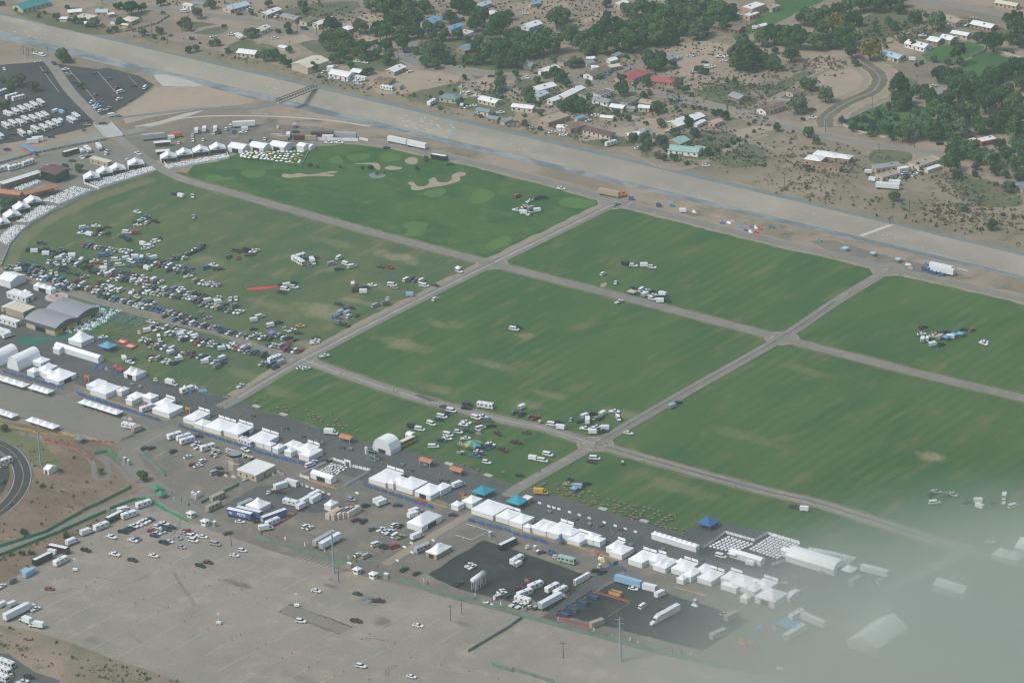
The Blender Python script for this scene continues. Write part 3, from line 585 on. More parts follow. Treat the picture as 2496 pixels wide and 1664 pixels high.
# sedan
VEH['c'] = (2.4, .95, [('body', MB().loft([(-2.38, .74, .36, .78), (-2.2, .86, .28, .93), (-1.2, .9, .26, .97), (.85, .9, .26, .95), (1.85, .86, .28, .82), (2.36, .74, .34, .66)]).fr(-1.05, .3, .67, 1.36, -1.0, .22, .62, 1.43).mesh('sedan_body'), None),
     ('windows', MB().fr(-1.85, 1.1, .82, .93, -1.05, .3, .66, 1.37).mesh('sedan_glass'), 'glass')] + wheels('c', (-1.4, 1.4), .82, .32))
# sport utility
VEH['s'] = (2.4, .98, [('body', MB().loft([(-2.38, .86, .42, 1.0), (-2.25, .92, .34, 1.1), (.95, .94, .34, 1.08), (1.95, .9, .36, .98), (2.36, .8, .42, .82)]).fr(-2.1, .35, .76, 1.68, -2.0, .25, .7, 1.78).mesh('suv_body'), None),
     ('windows', MB().fr(-2.3, 1.15, .87, 1.07, -2.1, .35, .75, 1.7).mesh('suv_glass'), 'glass')] + wheels('c', (-1.45, 1.45), .86, .36))
# pickup
VEH['p'] = (2.8, 1.0, [('body', MB().loft([(-.55, .95, .42, 1.12), (1.25, .95, .42, 1.12), (2.3, .92, .44, 1.05), (2.78, .84, .5, .9)]).box(-2.75, -.55, -.95, .95, .45, .72).box(-2.75, -.55, -.95, -.84, .72, 1.12).box(-2.75, -.55, .84, .95, .72, 1.12).box(-2.75, -2.66, -.84, .84, .72, 1.1).fr(-.5, .75, .74, 1.72, -.42, .65, .7, 1.82).mesh('pickup_body'), None),
     ('windows', MB().fr(-.62, 1.35, .86, 1.1, -.5, .75, .74, 1.74).mesh('pickup_glass'), 'glass')] + wheels('c', (-1.8, 1.75), .88, .38))
# passenger van
VEH['v'] = (2.85, 1.02, [('body', MB().loft([(-2.83, .9, .45, 1.25), (-2.75, .98, .38, 1.3), (1.75, .98, .38, 1.3), (2.4, .93, .4, 1.1), (2.83, .82, .48, .9)]).fr(-2.7, 1.25, .88, 1.85, -2.55, 1.05, .76, 2.15).mesh('van_body'), None),
     ('windows', MB().fr(-2.8, 1.95, .93, 1.28, -2.72, 1.28, .87, 1.87).mesh('van_glass'), 'glass')] + wheels('c', (-1.7, 1.8), .9, .38))
# enclosed cargo trailer
VEH['t'] = (2.5, 1.05, [('box', MB().prism([(-2.1, .5), (2.0, .5), (2.15, .9), (2.15, 2.1), (1.95, 2.4), (-2.1, 2.4)], -1.03, 1.03).mesh('trailer_box'), None),
     ('drawbar', MB().box(2.1, 3.0, -.06, .06, .5, .62).mesh('drawbar'), 'steel'), ('rear_door', MB().box(-2.14, -2.1, -.9, .9, .6, 2.25).mesh('trailer_door'), 'steel')] + wheels('c', (-.45, .4), .98, .34))
# motorhome
VEH['m'] = (4.6, 1.3, [('body', MB().prism([(-4.5, .5), (4.3, .5), (4.55, 1.2), (4.2, 2.6), (3.9, 3.1), (-4.5, 3.1)], -1.25, 1.25).mesh('coach_body'), None),
     ('windshield', MB().hexa([(4.2, -1.1, 1.4), (4.56, -1.1, 1.4), (4.56, 1.1, 1.4), (4.2, 1.1, 1.4)], [(4.0, -1.1, 2.5), (4.28, -1.1, 2.5), (4.28, 1.1, 2.5), (4.0, 1.1, 2.5)]).mesh('coach_windshield'), 'glass')]
     + [('window', MB().box(x, x+L, -1.28, 1.28, 1.7, 2.5).mesh('coach_window'), 'glass') for x, L in ((2.6, 1.2), (.2, 1.3), (-2.2, 1.2), (-4.0, .9))]
     + [('roof_unit', MB().box(-.5, .5, -.4, .4, 0, .32, .1, .1).mesh('roof_unit'), 'car_s', (x, 0, 3.1)) for x in (-2.4, 1.6)] + [('stripe', MB().box(-4.3, 4.0, -1.27, 1.27, 1.15, 1.45).mesh('coach_stripe'), 'car_t')] + wheels('b', (-2.6, 2.9), 1.13, .45))
# travel trailer
VEH['f'] = (4.3, 1.25, [('body', MB().prism([(-4.1, .6), (3.3, .6), (4.0, 1.3), (4.1, 2.3), (3.7, 2.95), (-3.9, 3.05), (-4.1, 2.8)], -1.22, 1.22).mesh('camper_body'), None)]
     + [('window', MB().box(x, x+L, -1.25, 1.25, 1.7, 2.35).mesh('camper_window'), 'glass') for x, L in ((2.0, 1.0), (-.6, 1.2), (-3.3, .9))]
     + [('roof_unit', VEH['m'][2][-6][1], 'car_s', (-.4, 0, 3.0)), ('stripe', MB().box(-4.0, 3.5, -1.235, 1.235, 1.1, 1.35).mesh('camper_stripe'), 'car_t'), ('drawbar', MB().box(3.3, 4.9, -.08, .08, .55, .7).mesh('hitch'), 'steel')] + wheels('c', (-.5, .45), 1.1, .36))
# box truck
VEH['k'] = (3.7, 1.2, [('box', MB().box(-3.6, 1.4, -1.18, 1.18, .85, 3.1).mesh('truck_box'), None), ('cab', MB().loft([(1.5, 1.0, .5, 1.5), (2.7, 1.0, .5, 1.45), (3.6, .92, .5, 1.2)]).fr(1.6, 2.4, .85, 2.15, 1.65, 2.3, .8, 2.3).mesh('truck_cab'), None),
     ('windows', MB().fr(1.55, 2.9, .95, 1.45, 1.6, 2.4, .85, 2.16).mesh('truck_glass'), 'glass'), ('chassis', MB().box(-3.5, 2, -.5, .5, .5, .85).mesh('truck_chassis'), 'rubber')] + wheels('b', (-2.2, 2.5), 1.0, .45))
# coach / bus
VEH['b'] = (5.6, 1.3, [('body', MB().prism([(-5.5, .5), (5.4, .5), (5.5, 1.2), (5.35, 3.0), (5.0, 3.2), (-5.4, 3.2)], -1.25, 1.25).mesh('bus_body'), None), ('roof', MB().box(-5.2, 4.9, -1.1, 1.1, 3.2, 3.3, .1, .1).mesh('bus_roof'), 'car_w'),
     ('windows', MB().box(-5.0, 4.6, -1.28, 1.28, 1.7, 2.7).box(5.2, 5.54, -1.1, 1.1, 1.3, 2.8).mesh('bus_glass'), 'glass')] + wheels('b', (-3.2, 3.6), 1.13, .48))
# semi trailer
VEH['x'] = (7.2, 1.3, [('box', MB().box(-7, 7, -1.27, 1.27, 1.05, 3.95).mesh('semi_box'), None), ('rear_door', MB().box(-7.05, -7, -1.15, 1.15, 1.2, 3.8).mesh('semi_door'), 'car_s'), ('chassis', MB().box(-6.8, 6, -.6, .6, .75, 1.05).box(3.9, 4.1, -.9, -.7, 0, .8).box(3.9, 4.1, .7, .9, 0, .8).mesh('semi_chassis'), 'rubber')] + wheels('b', (-5.8, -4.6), 1.08, .5))
# short semi trailer / container
VEH['z'] = (3.6, 1.25, [('box', MB().box(-3.5, 3.5, -1.22, 1.22, .25, 2.95).mesh('container_box'), None), ('door', MB().box(3.5, 3.55, -1.1, 1.1, .35, 2.85).mesh('container_door'), 'car_s'), ('skid', MB().box(-3.3, 3.3, -1.0, 1.0, 0, .25).mesh('container_skid'), 'rubber')])
# tractor and semi trailer
VEH['h'] = (10, 1.3, [('box', MB().box(-10, 3.9, -1.27, 1.27, 1.05, 4.0).mesh('rig_box'), None), ('cab', MB().loft([(4.3, 1.15, .6, 3.3), (6.1, 1.15, .6, 3.1), (6.5, 1.1, .6, 1.9), (8.6, .9, .6, 1.6), (8.9, .8, .6, 1.3)]).fr(4.3, 5.8, 1.1, 3.25, 4.3, 5.0, 1.0, 3.9).mesh('rig_cab'), None),
     ('windshield', MB().hexa([(6.1, -1.0, 1.95), (6.52, -1.0, 1.95), (6.52, 1.0, 1.95), (6.1, 1.0, 1.95)], [(5.9, -1.0, 2.9), (6.2, -1.0, 2.9), (6.2, 1.0, 2.9), (5.9, 1.0, 2.9)]).mesh('rig_windshield'), 'glass'), ('chassis', MB().box(-9.6, 7, -.6, .6, .7, 1.05).mesh('rig_chassis'), 'rubber')] + wheels('b', (-8.8, -7.6, 4.2, 5.4, 8.0), 1.08, .5))
# golf cart
VEH['g'] = (1.3, .7, [('body', MB().loft([(-1.2, .55, .3, .75), (-.3, .58, .25, .55), (.5, .58, .25, .5), (1.2, .5, .3, .8)]).box(-.6, -.1, -.5, .5, .5, .8).mesh('cart_body'), None), ('roof', MB().box(-1.0, .8, -.6, .6, 1.75, 1.85, .1, .1).mesh('cart_roof'), 'p_cream'),
     ('frame', MB().tube((-.9, -.5, .7), (-.9, -.5, 1.75), .03, n=4).tube((-.9, .5, .7), (-.9, .5, 1.75), .03, n=4).tube((.9, -.5, .7), (.6, -.5, 1.75), .03, n=4).tube((.9, .5, .7), (.6, .5, 1.75), .03, n=4).mesh('cart_frame'), 'steel')] + wheels('s', (-.8, .85), .5, .24))
VN = dict(c=('sedan', 'saloon car', 'car'), s=('sport_utility_vehicle', 'sport utility vehicle', 'car'), p=('pickup_truck', 'pickup truck', 'pickup'), v=('passenger_van', 'passenger van', 'van'), t=('cargo_trailer', 'enclosed cargo trailer', 'trailer'),
          m=('motorhome', 'motorhome coach', 'motorhome'), f=('travel_trailer', 'travel trailer caravan', 'caravan'), k=('box_truck', 'box truck', 'truck'), b=('bus', 'bus', 'bus'), x=('semi_trailer', 'long semi trailer', 'trailer'), z=('container', 'short box container', 'container'), h=('semi_truck', 'semi truck with box trailer', 'truck'), g=('golf_cart', 'golf cart', 'golf cart'))
PLACED = []
def obb(x, y, h, L, W):
    c, s = math.cos(h), math.sin(h); return [(x+c*a-s*b, y+s*a+c*b) for a, b in ((L, W), (-L, W), (-L, -W), (L, -W))], (c, s)
def hit(x, y, h, L, W):
    P, ax = obb(x, y, h, L, W)
    for (X, Y, Q, ax2, rad) in PLACED:
        if (X-x)**2+(Y-y)**2 > (rad+L+W)**2: continue
        sep = False
        for c, s in (ax, (-ax[1], ax[0]), ax2, (-ax2[1], ax2[0])):
            a = [px*c+py*s for px, py in P]; b = [px*c+py*s for px, py in Q]
            if max(a) < min(b) or max(b) < min(a): sep = True; break
        if not sep: return True
    return False
def block(x, y, h, L, W):
    Q, ax = obb(x, y, h, L, W); PLACED.append((x, y, Q, ax, L+W))
def vehicle(kind, col, p, ang, zone, flip=False, force=False, scale=1.0):
    L, W, prt = VEH[kind]; zc = {'x': 2.2, 'h': 2.2, 'm': 1.7, 'f': 1.7, 'b': 1.8, 'k': 1.6, 't': 1.3, 'z': 1.5}.get(kind, .8)
    g = G(p, zc); h = {'a': 0.0, 'b': math.pi/2}[ang] if ang in ('a', 'b') else head(p, float(ang))
    if flip: h += math.pi
    h += random.uniform(-.05, .05)
    ok = False
    for rad in (0, .5, 1.0, 1.6, 2.2, 3.0):
        for k in range(1 if rad == 0 else 8):
            x, y = g.x+rad*math.cos(k*.785), g.y+rad*math.sin(k*.785)
            if not hit(x, y, h, L*scale, W*scale): ok = True; break
        if ok: break
    if not ok:
        if not force: return None
        x, y = g.x, g.y
    block(x, y, h, L*scale, W*scale)
    nm, desc, cat = VN[kind]; cn = CARCOL[col][0]
    if ':' in zone: zz, kk = zone.split(':'); zone = f'{zz} nearest {nearest(Vector((x, y, 0)), kk)}'
    lab = f'{cn} {desc} {zone}'
    if kind in 'csp': scale *= random.uniform(.95, 1.06)
    t = thing(nm, lab, cat, (x, y, .17), h, lab, scale)
    for q in prt: obj(q[0], q[1], q[2] or 'car_'+col, t, q[3] if len(q) > 3 else None)
    return t
MIXC = 'wwwwwwwwssssggkkkknndddbrrmmttw'; MIXK = 'cccsssspppppvv'
def rows(c, r, s, zone, cols=MIXC, kinds=MIXK):
    for q in s.split(';'):
        x0, y0, x1, y1, n = map(float, q.split()); n = int(n)
        for i in range(n):
            t = i/max(1, n-1); p = T(c, r, x0+(x1-x0)*t, y0+(y1-y0)*t+random.uniform(-4, 4))
            vehicle(random.choice(kinds), random.choice(cols), p, 'b', zone, random.random() < .5)
def listed(c, r, s, zone):
    for q in s.split(';'):
        f = q.split(); k, col = f[2][0], f[2][1]; a = f[3] if len(f) > 3 else '-12'
        vehicle(k, col, T(c, r, float(f[0]), float(f[1])), a, zone, force=False)

# ================================================================== TENTS, CANOPIES, FENCES
def canopy_mesh(a, b, na, nb, eave, rise, style='peak', sub=8, val=.25):
    """swooping fabric roof over [-a,0] x [0,b] with na x nb peaks"""
    mb = MB(); nx, ny = na*sub, nb*sub; vs = []
    for j in range(ny+1):
        for i in range(nx+1):
            fx, fy = i/sub, j/sub; u = abs((fx % 1)-.5)*2 if i % sub or True else 1; v = abs((fy % 1)-.5)*2
            if i % sub == 0: u = 1
            if j % sub == 0: v = 1
            if style == 'peak':
                r = max(u, v); h = (1-r)**1.55 + .10*(1-min(u, v))*(1-r)
                h -= .10*(1-u*u)*(v > .99) + .10*(1-v*v)*(u > .99)
            elif style == 'gable': h = 1-v
            elif style == 'gable_x': h = 1-u
            elif style == 'hip': h = min(1-v, min(1.0, (1-abs(fx/na-.5)*2)*a/b)) if a > b else min(1-u, min(1.0, (1-abs(fy/nb-.5)*2)*b/a))
            elif style == 'arch': h = math.sqrt(max(0, 1-v**2.3))
            elif style == 'arch_x': h = math.sqrt(max(0, 1-u**2.3))
            vs.append((-a+a*i/nx, b*j/ny, eave+rise*h))
    fs = [(j*(nx+1)+i, j*(nx+1)+i+1, (j+1)*(nx+1)+i+1, (j+1)*(nx+1)+i) for j in range(ny) for i in range(nx)]
    n0 = len(vs); ring = [(i, 0) for i in range(nx)]+[(nx, j) for j in range(ny)]+[(nx-i, ny) for i in range(nx)]+[(0, ny-j) for j in range(ny)]
    for i, j in ring:
        x, y, z = vs[j*(nx+1)+i]; vs.append((x, y, z-val))
    m = len(ring)
    for q in range(m):
        (i, j), (i2, j2) = ring[q], ring[(q+1) % m]; fs.append((n0+q, n0+(q+1) % m, j2*(nx+1)+i2, j*(nx+1)+i))
    mb.add(vs, fs); return mb
def walls_mesh(a, b, h, t=.08, inset=.12):
    i = inset
    return [MB().box(-a+i, -i, i, i+t, 0, h), MB().box(-a+i, -i, b-i-t, b-i, 0, h), MB().box(-a+i, -a+i+t, i+t, b-i-t, 0, h), MB().box(-i-t, -i, i+t, b-i-t, 0, h)]
TENTS = 0
def tent(p, a, b, label, na=1, nb=1, eave=2.9, rise=2.2, style='peak', mat='fabric', wall='fabric_wall', rz=0.0, name='tent', cat='tent', group=None, opening=None, z0=.1, sub=8, val=.25, banner=0):
    """p: pixel of the lowest ground corner (largest x, smallest y)"""
    g = G(p); t = thing(name, label, cat, (g.x, g.y, z0), rz, group or label)
    k = 'peak' if style == 'peak' else style
    obj('canopy', canopy_mesh(a, b, na, nb, eave, rise, k, sub, val).mesh('tent_canopy', False), mat, t)
    if wall:
        for w_ in walls_mesh(a, b, eave-.1): obj('side_wall', w_.mesh('tent_wall'), wall, t)
        if style in ('gable', 'arch'):
            for x in (-a+.15, -.2):
                pr = [(.15, eave-.12)] + [(b*j/12, eave-.12+max(0, (rise*((1-abs(2*j/12-1)) if style == 'gable' else math.sqrt(max(0, 1-abs(2*j/12-1)**2.3))))-.05)) for j in range(1, 12)] + [(b-.15, eave-.12)]
                obj('gable_end', MB().prism_x(pr, x, x+.06).mesh('gable_end'), wall, t)
        if style in ('arch_x', 'gable_x'):
            shp = (lambda q: math.sqrt(max(0, 1-q**2.3))) if style == 'arch_x' else (lambda q: 1-q)
            for y in (.15, b-.2):
                pr = [(-a+.15, eave-.12)] + [(-a+a*j/12, eave-.12+max(0, rise*shp(abs(2*j/12-1))-.05)) for j in range(1, 12)] + [(-.15, eave-.12)]
                obj('gable_end', MB().prism(pr, y, y+.06).mesh('gable_end'), wall, t)
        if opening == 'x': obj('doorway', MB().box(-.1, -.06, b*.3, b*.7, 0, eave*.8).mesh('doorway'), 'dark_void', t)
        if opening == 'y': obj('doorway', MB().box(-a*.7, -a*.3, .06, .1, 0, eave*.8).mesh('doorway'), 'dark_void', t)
    else:
        for i in range(na+1):
            for j in range(nb+1):
                if 0 < i < na and 0 < j < nb: continue
                x, y = -a+a*i/na, b*j/nb; x += .12 if i == 0 else (-.12 if i == na else 0); y += .12 if j == 0 else (-.12 if j == nb else 0)
                obj('pole', MB().tube((x, y, 0), (x, y, eave), .06, n=5).mesh('tent_pole'), 'steel', t)
    if banner:
        n = max(1, int(a/4)); 
        for i in range(n):
            x0 = -a+a*i/n+.2; x1 = -a+a*(i+1)/n-.2
            obj('banner', MB().box(x0, x1, b-.1, b-.02, eave+.4, eave+1.7).mesh('banner'), 'p_white', t)
            obj('banner_post', MB().tube((x0+.1, b-.06, 0), (x0+.1, b-.06, eave+1.7), .05, n=5).mesh('banner_post'), 'steel', t)
    if wall: block(g.x-a/2*math.cos(rz), g.y+b/2, rz, a/2, b/2)
    return t
def tents(c, r, s, label, **kw):
    for q in s.split(';'):
        f = q.split(); a, b = float(f[2])*1.36, float(f[3])*1.2; o = f[4] if len(f) > 4 else ''
        lab = label + (' with banners' if 'b' in o else '') + (', door open' if 'x' in o or 'y' in o else '') + (', double peaked' if 'd' in o else '') + (', small' if a*b < 22 else '') 
        tent(T(c, r, float(f[0]), float(f[1])), a, b, lab, banner='b' in o, opening='x' if 'x' in o else ('y' if 'y' in o else None), na=2 if 'd' in o else 1, group=lab, rise=random.uniform(.95, 1.55), eave=random.uniform(2.5, 3.1), **kw)
W = 'white peaked vendor tent in the row '
tents(0, 2, '315 335 4 4.5;405 330 5 9;470 362 5 5;545 362 6 7;545 412 8 11 x;380 245 5 6', W+'beside the twin arched tents')
tents(0, 2, '870 465 4.5 8;975 535 8.5 10;1120 508 3 5;1255 575 5 6;1215 598 3.5 3;1390 575 5 5;1500 640 5 8 b;1558 712 9 9', W+'beside the tan goods truck')
tents(0, 2, '1790 778 6 10 b;1862 815 4.5 5.5;2030 872 9 10 b;2190 908 7.5 10 bx', W+'behind the parked caravans')
tents(1, 2, '70 988 8.5 10 b;140 1012 3.5 3.5;205 1038 3 5;330 1012 4 6;325 1070 3.5 4;375 1045 4 7;475 1075 6 8 b;488 1112 5 9', W+'above the white flat roofed hall')
tents(1, 2, '1190 1352 8 12 b;1262 1362 3 3;1340 1368 6 7;1440 1412 8 10;1605 1468 7.5 9.5 y;1700 1425 4 7;1860 1562 3.5 4;1990 1545 5 6.5', W+'beside the fenced table court')
tents(1, 3, '2180 78 10 11', W+'next to the brick walk'); tents(2, 3, '-30 118 6 8 b;95 160 6 8;165 198 3.2 3.2;310 230 7 9 d;432 262 6 10 bx;540 275 4 7;622 325 5.5 8 b;745 308 4.5 6;810 325 4.5 4;935 392 3.5 8 b;1010 443 5.5 8', W+'next to the brick walk')
tents(2, 3, '1195 518 6 10 b;1325 505 3.5 7 b;1410 565 5.5 9 d;1560 520 3 4;1590 598 6 9 b;1645 650 4 8;1765 605 4 7;1832 685 6 9 b;1575 670 3 3.5', W+'uphill of the blue and white trailer')
tents(2, 3, '2025 682 5 7 b;2150 750 7.5 9;2060 752 6.5 3;2235 778 5 7 b;2340 760 6 8 b;2160 845 3 3', W+'beside the large hipped tent')
tent(T(3, 3, 60, 888), 11, 11, 'large white hipped tent with a lean-to side at the end of the vendor row', style='hip', eave=3.4, rise=3.2, opening='y')
tent(T(3, 3, 200, 830), 3, 9, 'low white lean-to tent against the large hipped tent', style='gable', eave=2.4, rise=.8)
tent(T(0, 1, 470, 1143), 14, 4.5, 'long white two peaked tent on the street edge by the round planter', na=3, eave=2.9, rise=1.6, opening='y')
tent(T(0, 1, 200, 1195), 5.5, 8, 'open white twin peaked canopy on the dark paving by the hall', na=1, nb=2, wall=None, eave=2.6, rise=1.6)
tent(T(0, 2, 750, 60), 10, 10, 'tall white pyramid tent beside the blue shade canopy', eave=3, rise=4.4)
tent(T(0, 2, 905, 205), 33, 4.2, 'very long white tunnel tent on the vendor street', na=8, style='gable', eave=3, rise=1.1, sub=4)
tent(T(0, 2, 548, 128), 5, 4.5, 'white box tent at the end of the long tunnel tent', style='gable', eave=3, rise=1)
tent(T(0, 2, 1250, 366), 9, 8, 'white two peaked tent with a green floor beside the lower lawn', na=2, eave=3, rise=2.4, opening='y')
for (x, y, a, n, l) in ((215, 462, 22, 4, 'behind the arched tents, longer of two in line'), (438, 520, 14.5, 4, 'shorter of two in line behind the arched tents'), (1075, 712, 28, 6, 'with six peaks behind the blue fence'), (110, 742, 15, 4, 'by the grass bank, farther from the dark green canopy'), (490, 845, 20, 4, 'by the pylon and grass bank')):
    tent(T(0, 2, x, y), a, 5.2, f'open white scalloped canopy {l}', na=n, wall=None, eave=2.5, rise=1.3, name='canopy', cat='canopy')
tent(T(0, 2, 450, 1228), 3.8, 6, 'lone white gable tent on the scrub slope by the curved road', style='gable', eave=2.6, rise=1.3, opening='y')
tent(T(0, 2, 175, 280), 9, 17, 'large white arched tent, the nearer of the twin arches', style='arch_x', eave=1.2, rise=6.2, nb=4)
tent(T(0, 2, -5, 240), 9, 15, 'large white arched tent, the farther of the twin arches', style='arch_x', eave=1.2, rise=6, nb=4)
tent(T(1, 2, 1240, 1052), 12, 8, 'white arched stage tent open to the street at the lawn edge', style='arch_x', eave=2.6, rise=5.0, nb=2, opening='y')
tent(T(1, 2, 1420, 905), 3.6, 4.4, 'small white box tent on the lawn behind the stage', style='gable', eave=2.4, rise=.7)
tent(T(1, 2, 690, 1315), 13.5, 4.5, 'long white serving tent inside the fenced table court', style='gable', na=4, eave=2.8, rise=1.2, sub=4, opening='y')
tent(T(1, 3, 1525, 190), 9.5, 15.5, 'large white gable tent beside the brick walk', style='hip', eave=3, rise=3.4, opening='x')
tent(T(1, 3, 1662, 440), 7, 11.5, 'white pyramid roofed tent with wooden sides by the dark lot', style='peak', wall='p_adobe', eave=2.7, rise=3, opening='y')
tent(T(1, 3, 30, 22), 9, 9, 'white pyramid tent between the dark delivery trailers', eave=2.9, rise=3.2)
tent(T(1, 3, 690, -5), 4.5, 6, 'white pyramid tent against the tan booths', eave=2.9, rise=2)
tent(T(2, 3, 1690, 372), 26, 3.2, 'long narrow white tent with nine small peaks on the vendor street', na=9, eave=2.9, rise=1, sub=6, val=.4)
tent(T(2, 3, 2285, 500), 18, 4, 'long white serving tent below the table terraces', style='gable', na=4, eave=2.9, rise=.9, sub=4)
tent(T(2, 3, 2050, 440), 4.5, 3, 'low white awning beside the long serving tent', wall=None, eave=2.4, rise=.6)
tent(T(3, 3, 605, 588), 27, 9.5, 'long white clear span pavilion tent with an arched roof', style='arch', na=5, eave=3.2, rise=2.6, opening='x', sub=6)
tent(T(3, 3, 190, 425), 4.5, 4, 'white box porch at the end of the clear span pavilion', style='gable', eave=3.2, rise=.8)
tent(T(3, 3, 765, 598), 6, 6, 'open white pyramid canopy beyond the clear span pavilion', wall=None, eave=2.5, rise=1.5)
tent(T(3, 3, 1000, 1330), 16, 26, 'very large white gable marquee standing in the blur', style='gable_x', eave=3.5, rise=4.5, nb=5)
tent(T(3, 3, 1790, 810), 16, 8, 'long white marquee half lost in the blur', style='gable', na=3, eave=3.2, rise=2.4)
tent(T(3, 3, 2290, 500), 14, 8, 'white two peaked tent half lost in the blur', na=2, eave=2.8, rise=2.2)
tent(T(3, 3, 2500, 440), 14, 12, 'white marquee at the blurred end of the lawn', style='gable', eave=3, rise=2.6)
# catering chalets round the curved edge of the field
def chalet(p, rz, a, b, lab, h=3.1):
    g = G(p); t = thing('chalet_tent', lab, 'tent', (g.x, g.y, .1), rz, lab)
    cm = MB(); n = 12; vs = []
    for i in range(n+1):
        u = -1+2*i/n; z = h+2.3*(1-abs(u))**1.25
        for y in (-b/2, b/2): vs.append((u*a/2, y, z))
    cm.add(vs, [(2*i, 2*i+2, 2*i+3, 2*i+1) for i in range(n)])
    obj('canopy', cm.mesh('chalet_canopy'), 'fabric', t)
    pr = [(-a/2, 0), (a/2, 0)] + [(-(-1+2*i/n)*a/2, h+2.3*(1-abs(-1+2*i/n))**1.25-.05) for i in range(n+1)]
    obj('gable_end', MB().prism(pr, b/2-.3, b/2-.2).mesh('chalet_back'), 'fabric_wall', t)
    pr2 = [(-a/2, h-.3), (a/2, h-.3)] + pr[2:]
    obj('gable_front', MB().prism(pr2, -b/2+.1, -b/2+.2).mesh('chalet_front'), 'fabric_wall', t)
    for s in (-1, 1): obj('side_wall', MB().box(s*a/2-.06, s*a/2+.06, -b/2+.2, b/2-.3, 0, h-.1).mesh('chalet_side'), 'fabric_wall', t)
    obj('sign', MB().box(-.9, .9, -b/2-.02, -b/2+.06, h+.1, h+1.0).mesh('chalet_sign'), 'p_blue', t)
    for s in (-1, -.33, .33, 1): obj('pole', MB().tube((s*a/2, -b/2+.1, 0), (s*a/2, -b/2+.1, h), .07, n=5).mesh('chalet_pole'), 'steel', t)
def facing(p, q):                       # rotation so that local -y points from p to q
    a, b = G(p), G(q); d = b-a; return math.atan2(d.y, d.x)+math.pi/2
for (c, r, L, lab) in ((0, 0, [(1550, 1478), (1695, 1448), (1845, 1422), (2000, 1398)], 'white peaked chalet tent on the golf lawn terrace'), (0, 1, [(845, 95), (962, 50), (1080, 20)], 'white peaked chalet tent above the worn track'), (0, 0, [(1250, 1540)], 'white peaked chalet tent above the worn track'),
                       (0, 1, [(15, 520), (115, 448), (200, 378), (305, 318)], 'white peaked chalet tent at the tight end of the field')):
    for i, (x, y) in enumerate(L):
        p = T(c, r, x, y); q = (p[0]+30, p[1]+34) if r == 1 and x < 400 else (p[0]+12, p[1]+30)
        chalet(p, facing(p, q), 9.6, 7.5, lab)
# white peaked hall on the golf lawn terrace, with pale umbrellas in front
for i in range(3): tent(T(1, 0, -150+190*i+30, 1420-8*i), 11.5, 9, 'white gable section of the long catering hall on the golf lawn', style='gable', na=2, eave=3.2, rise=1.6, sub=4, opening='y', rz=.12)
tent(T(1, 0, 440, 1400), 6, 6, 'white box end tent of the catering hall', style='gable', eave=3.4, rise=1); tent(T(1, 0, 500, 1390), 3, 5, 'low white entrance tent on the golf lawn', style='gable', eave=2.6, rise=.8)

# ---- shade canopies on posts
def shade(p, a, b, lab, mat, eave=3.0, rise=2.0, z=None):
    g = G(p, eave)
    t = thing('shade_canopy', lab, 'canopy', (g.x+a/2, g.y-b/2, .1), 0, lab)
    obj('canopy', canopy_mesh(a, b, 1, 1, eave, rise, 'peak', 8, .15).mesh('shade_cloth'), mat, t)
    for x in (-a+.2, -.2):
        for y in (.2, b-.2): obj('post', MB().tube((x, y, 0), (x, y, eave), .09, n=6).mesh('shade_post'), 'steel', t)
shade(T(1, 2, 2085, 1365), 8.5, 8.5, 'teal pyramid shade canopy on the vendor street', 'p_teal'); shade(T(2, 2, 50, 1455), 8.5, 8.5, 'teal pyramid shade canopy next to the small brick kiosk', 'p_teal')
shade(T(2, 3, 1800, 85), 8, 8, 'blue pyramid shade canopy above picnic tables by the terraces', 'p_blue'); shade(T(0, 2, 990, 32), 8, 7, 'blue pyramid shade canopy beside the red inflatable play area', 'p_sky')
shade(T(0, 2, 735, 885), 4.5, 4.5, 'dark green canopy at the edge of the drop off paving', 'p_greengrey', 2.6, .8); shade(T(1, 1, 148, 1480), 3.5, 3.5, 'purple pop-up canopy among parked cars', 'p_purple', 2.3, 1)
shade(T(2, 1, 1105, 1105), 5, 4, 'tan pop-up canopy beside the crew vehicles', 'p_tan', 2.3, .7); shade(T(1, 1, 1857, 886), 3, 3, 'small white pop-up canopy near the crossroads', 'fabric', 2.2, .8)
for x, y in ((1635, 1522), (1705, 1500), (1770, 1490)): shade(T(3, 1, x, y), 3.5, 3.5, 'blue pop-up canopy in the crew line on the end lawn', 'p_sky', 2.3, .8)
shade(T(2, 2, 575, 1340), 3.5, 3.5, 'blue pop-up canopy beside the crew trailer by the picnic tables', 'p_sky', 2.3, .8); shade(T(2, 3, 440, 250), 3.5, 3.5, 'blue pop-up canopy behind the vendor tents', 'p_blue', 2.4, .8)
shade(T(3, 3, 190, 1020), 9, 8, 'blue trampoline canopy at the blurred play area', 'p_sky', 1.6, .8)
for x, y in ((1435, 1335), (1480, 1390)): shade(T(0, 2, x, y), 4.5, 4.5, 'green canopy over the entrance gate', 'p_green', 2.6, 1.2)
for x, y in ((712, 705), (965, 752), (1195, 808)): shade(T(3, 1, x, y), 3.2, 3.2, 'pale square shade on posts by the channel road', 'p_ltblue', 2.4, .3)
for x, y in ((1070, 220), (1110, 250)): shade(T(0, 2, x, y), 3.6, 3.6, 'red and blue parasol canopy by the vendor trailer', 'p_red', 2.4, .9)
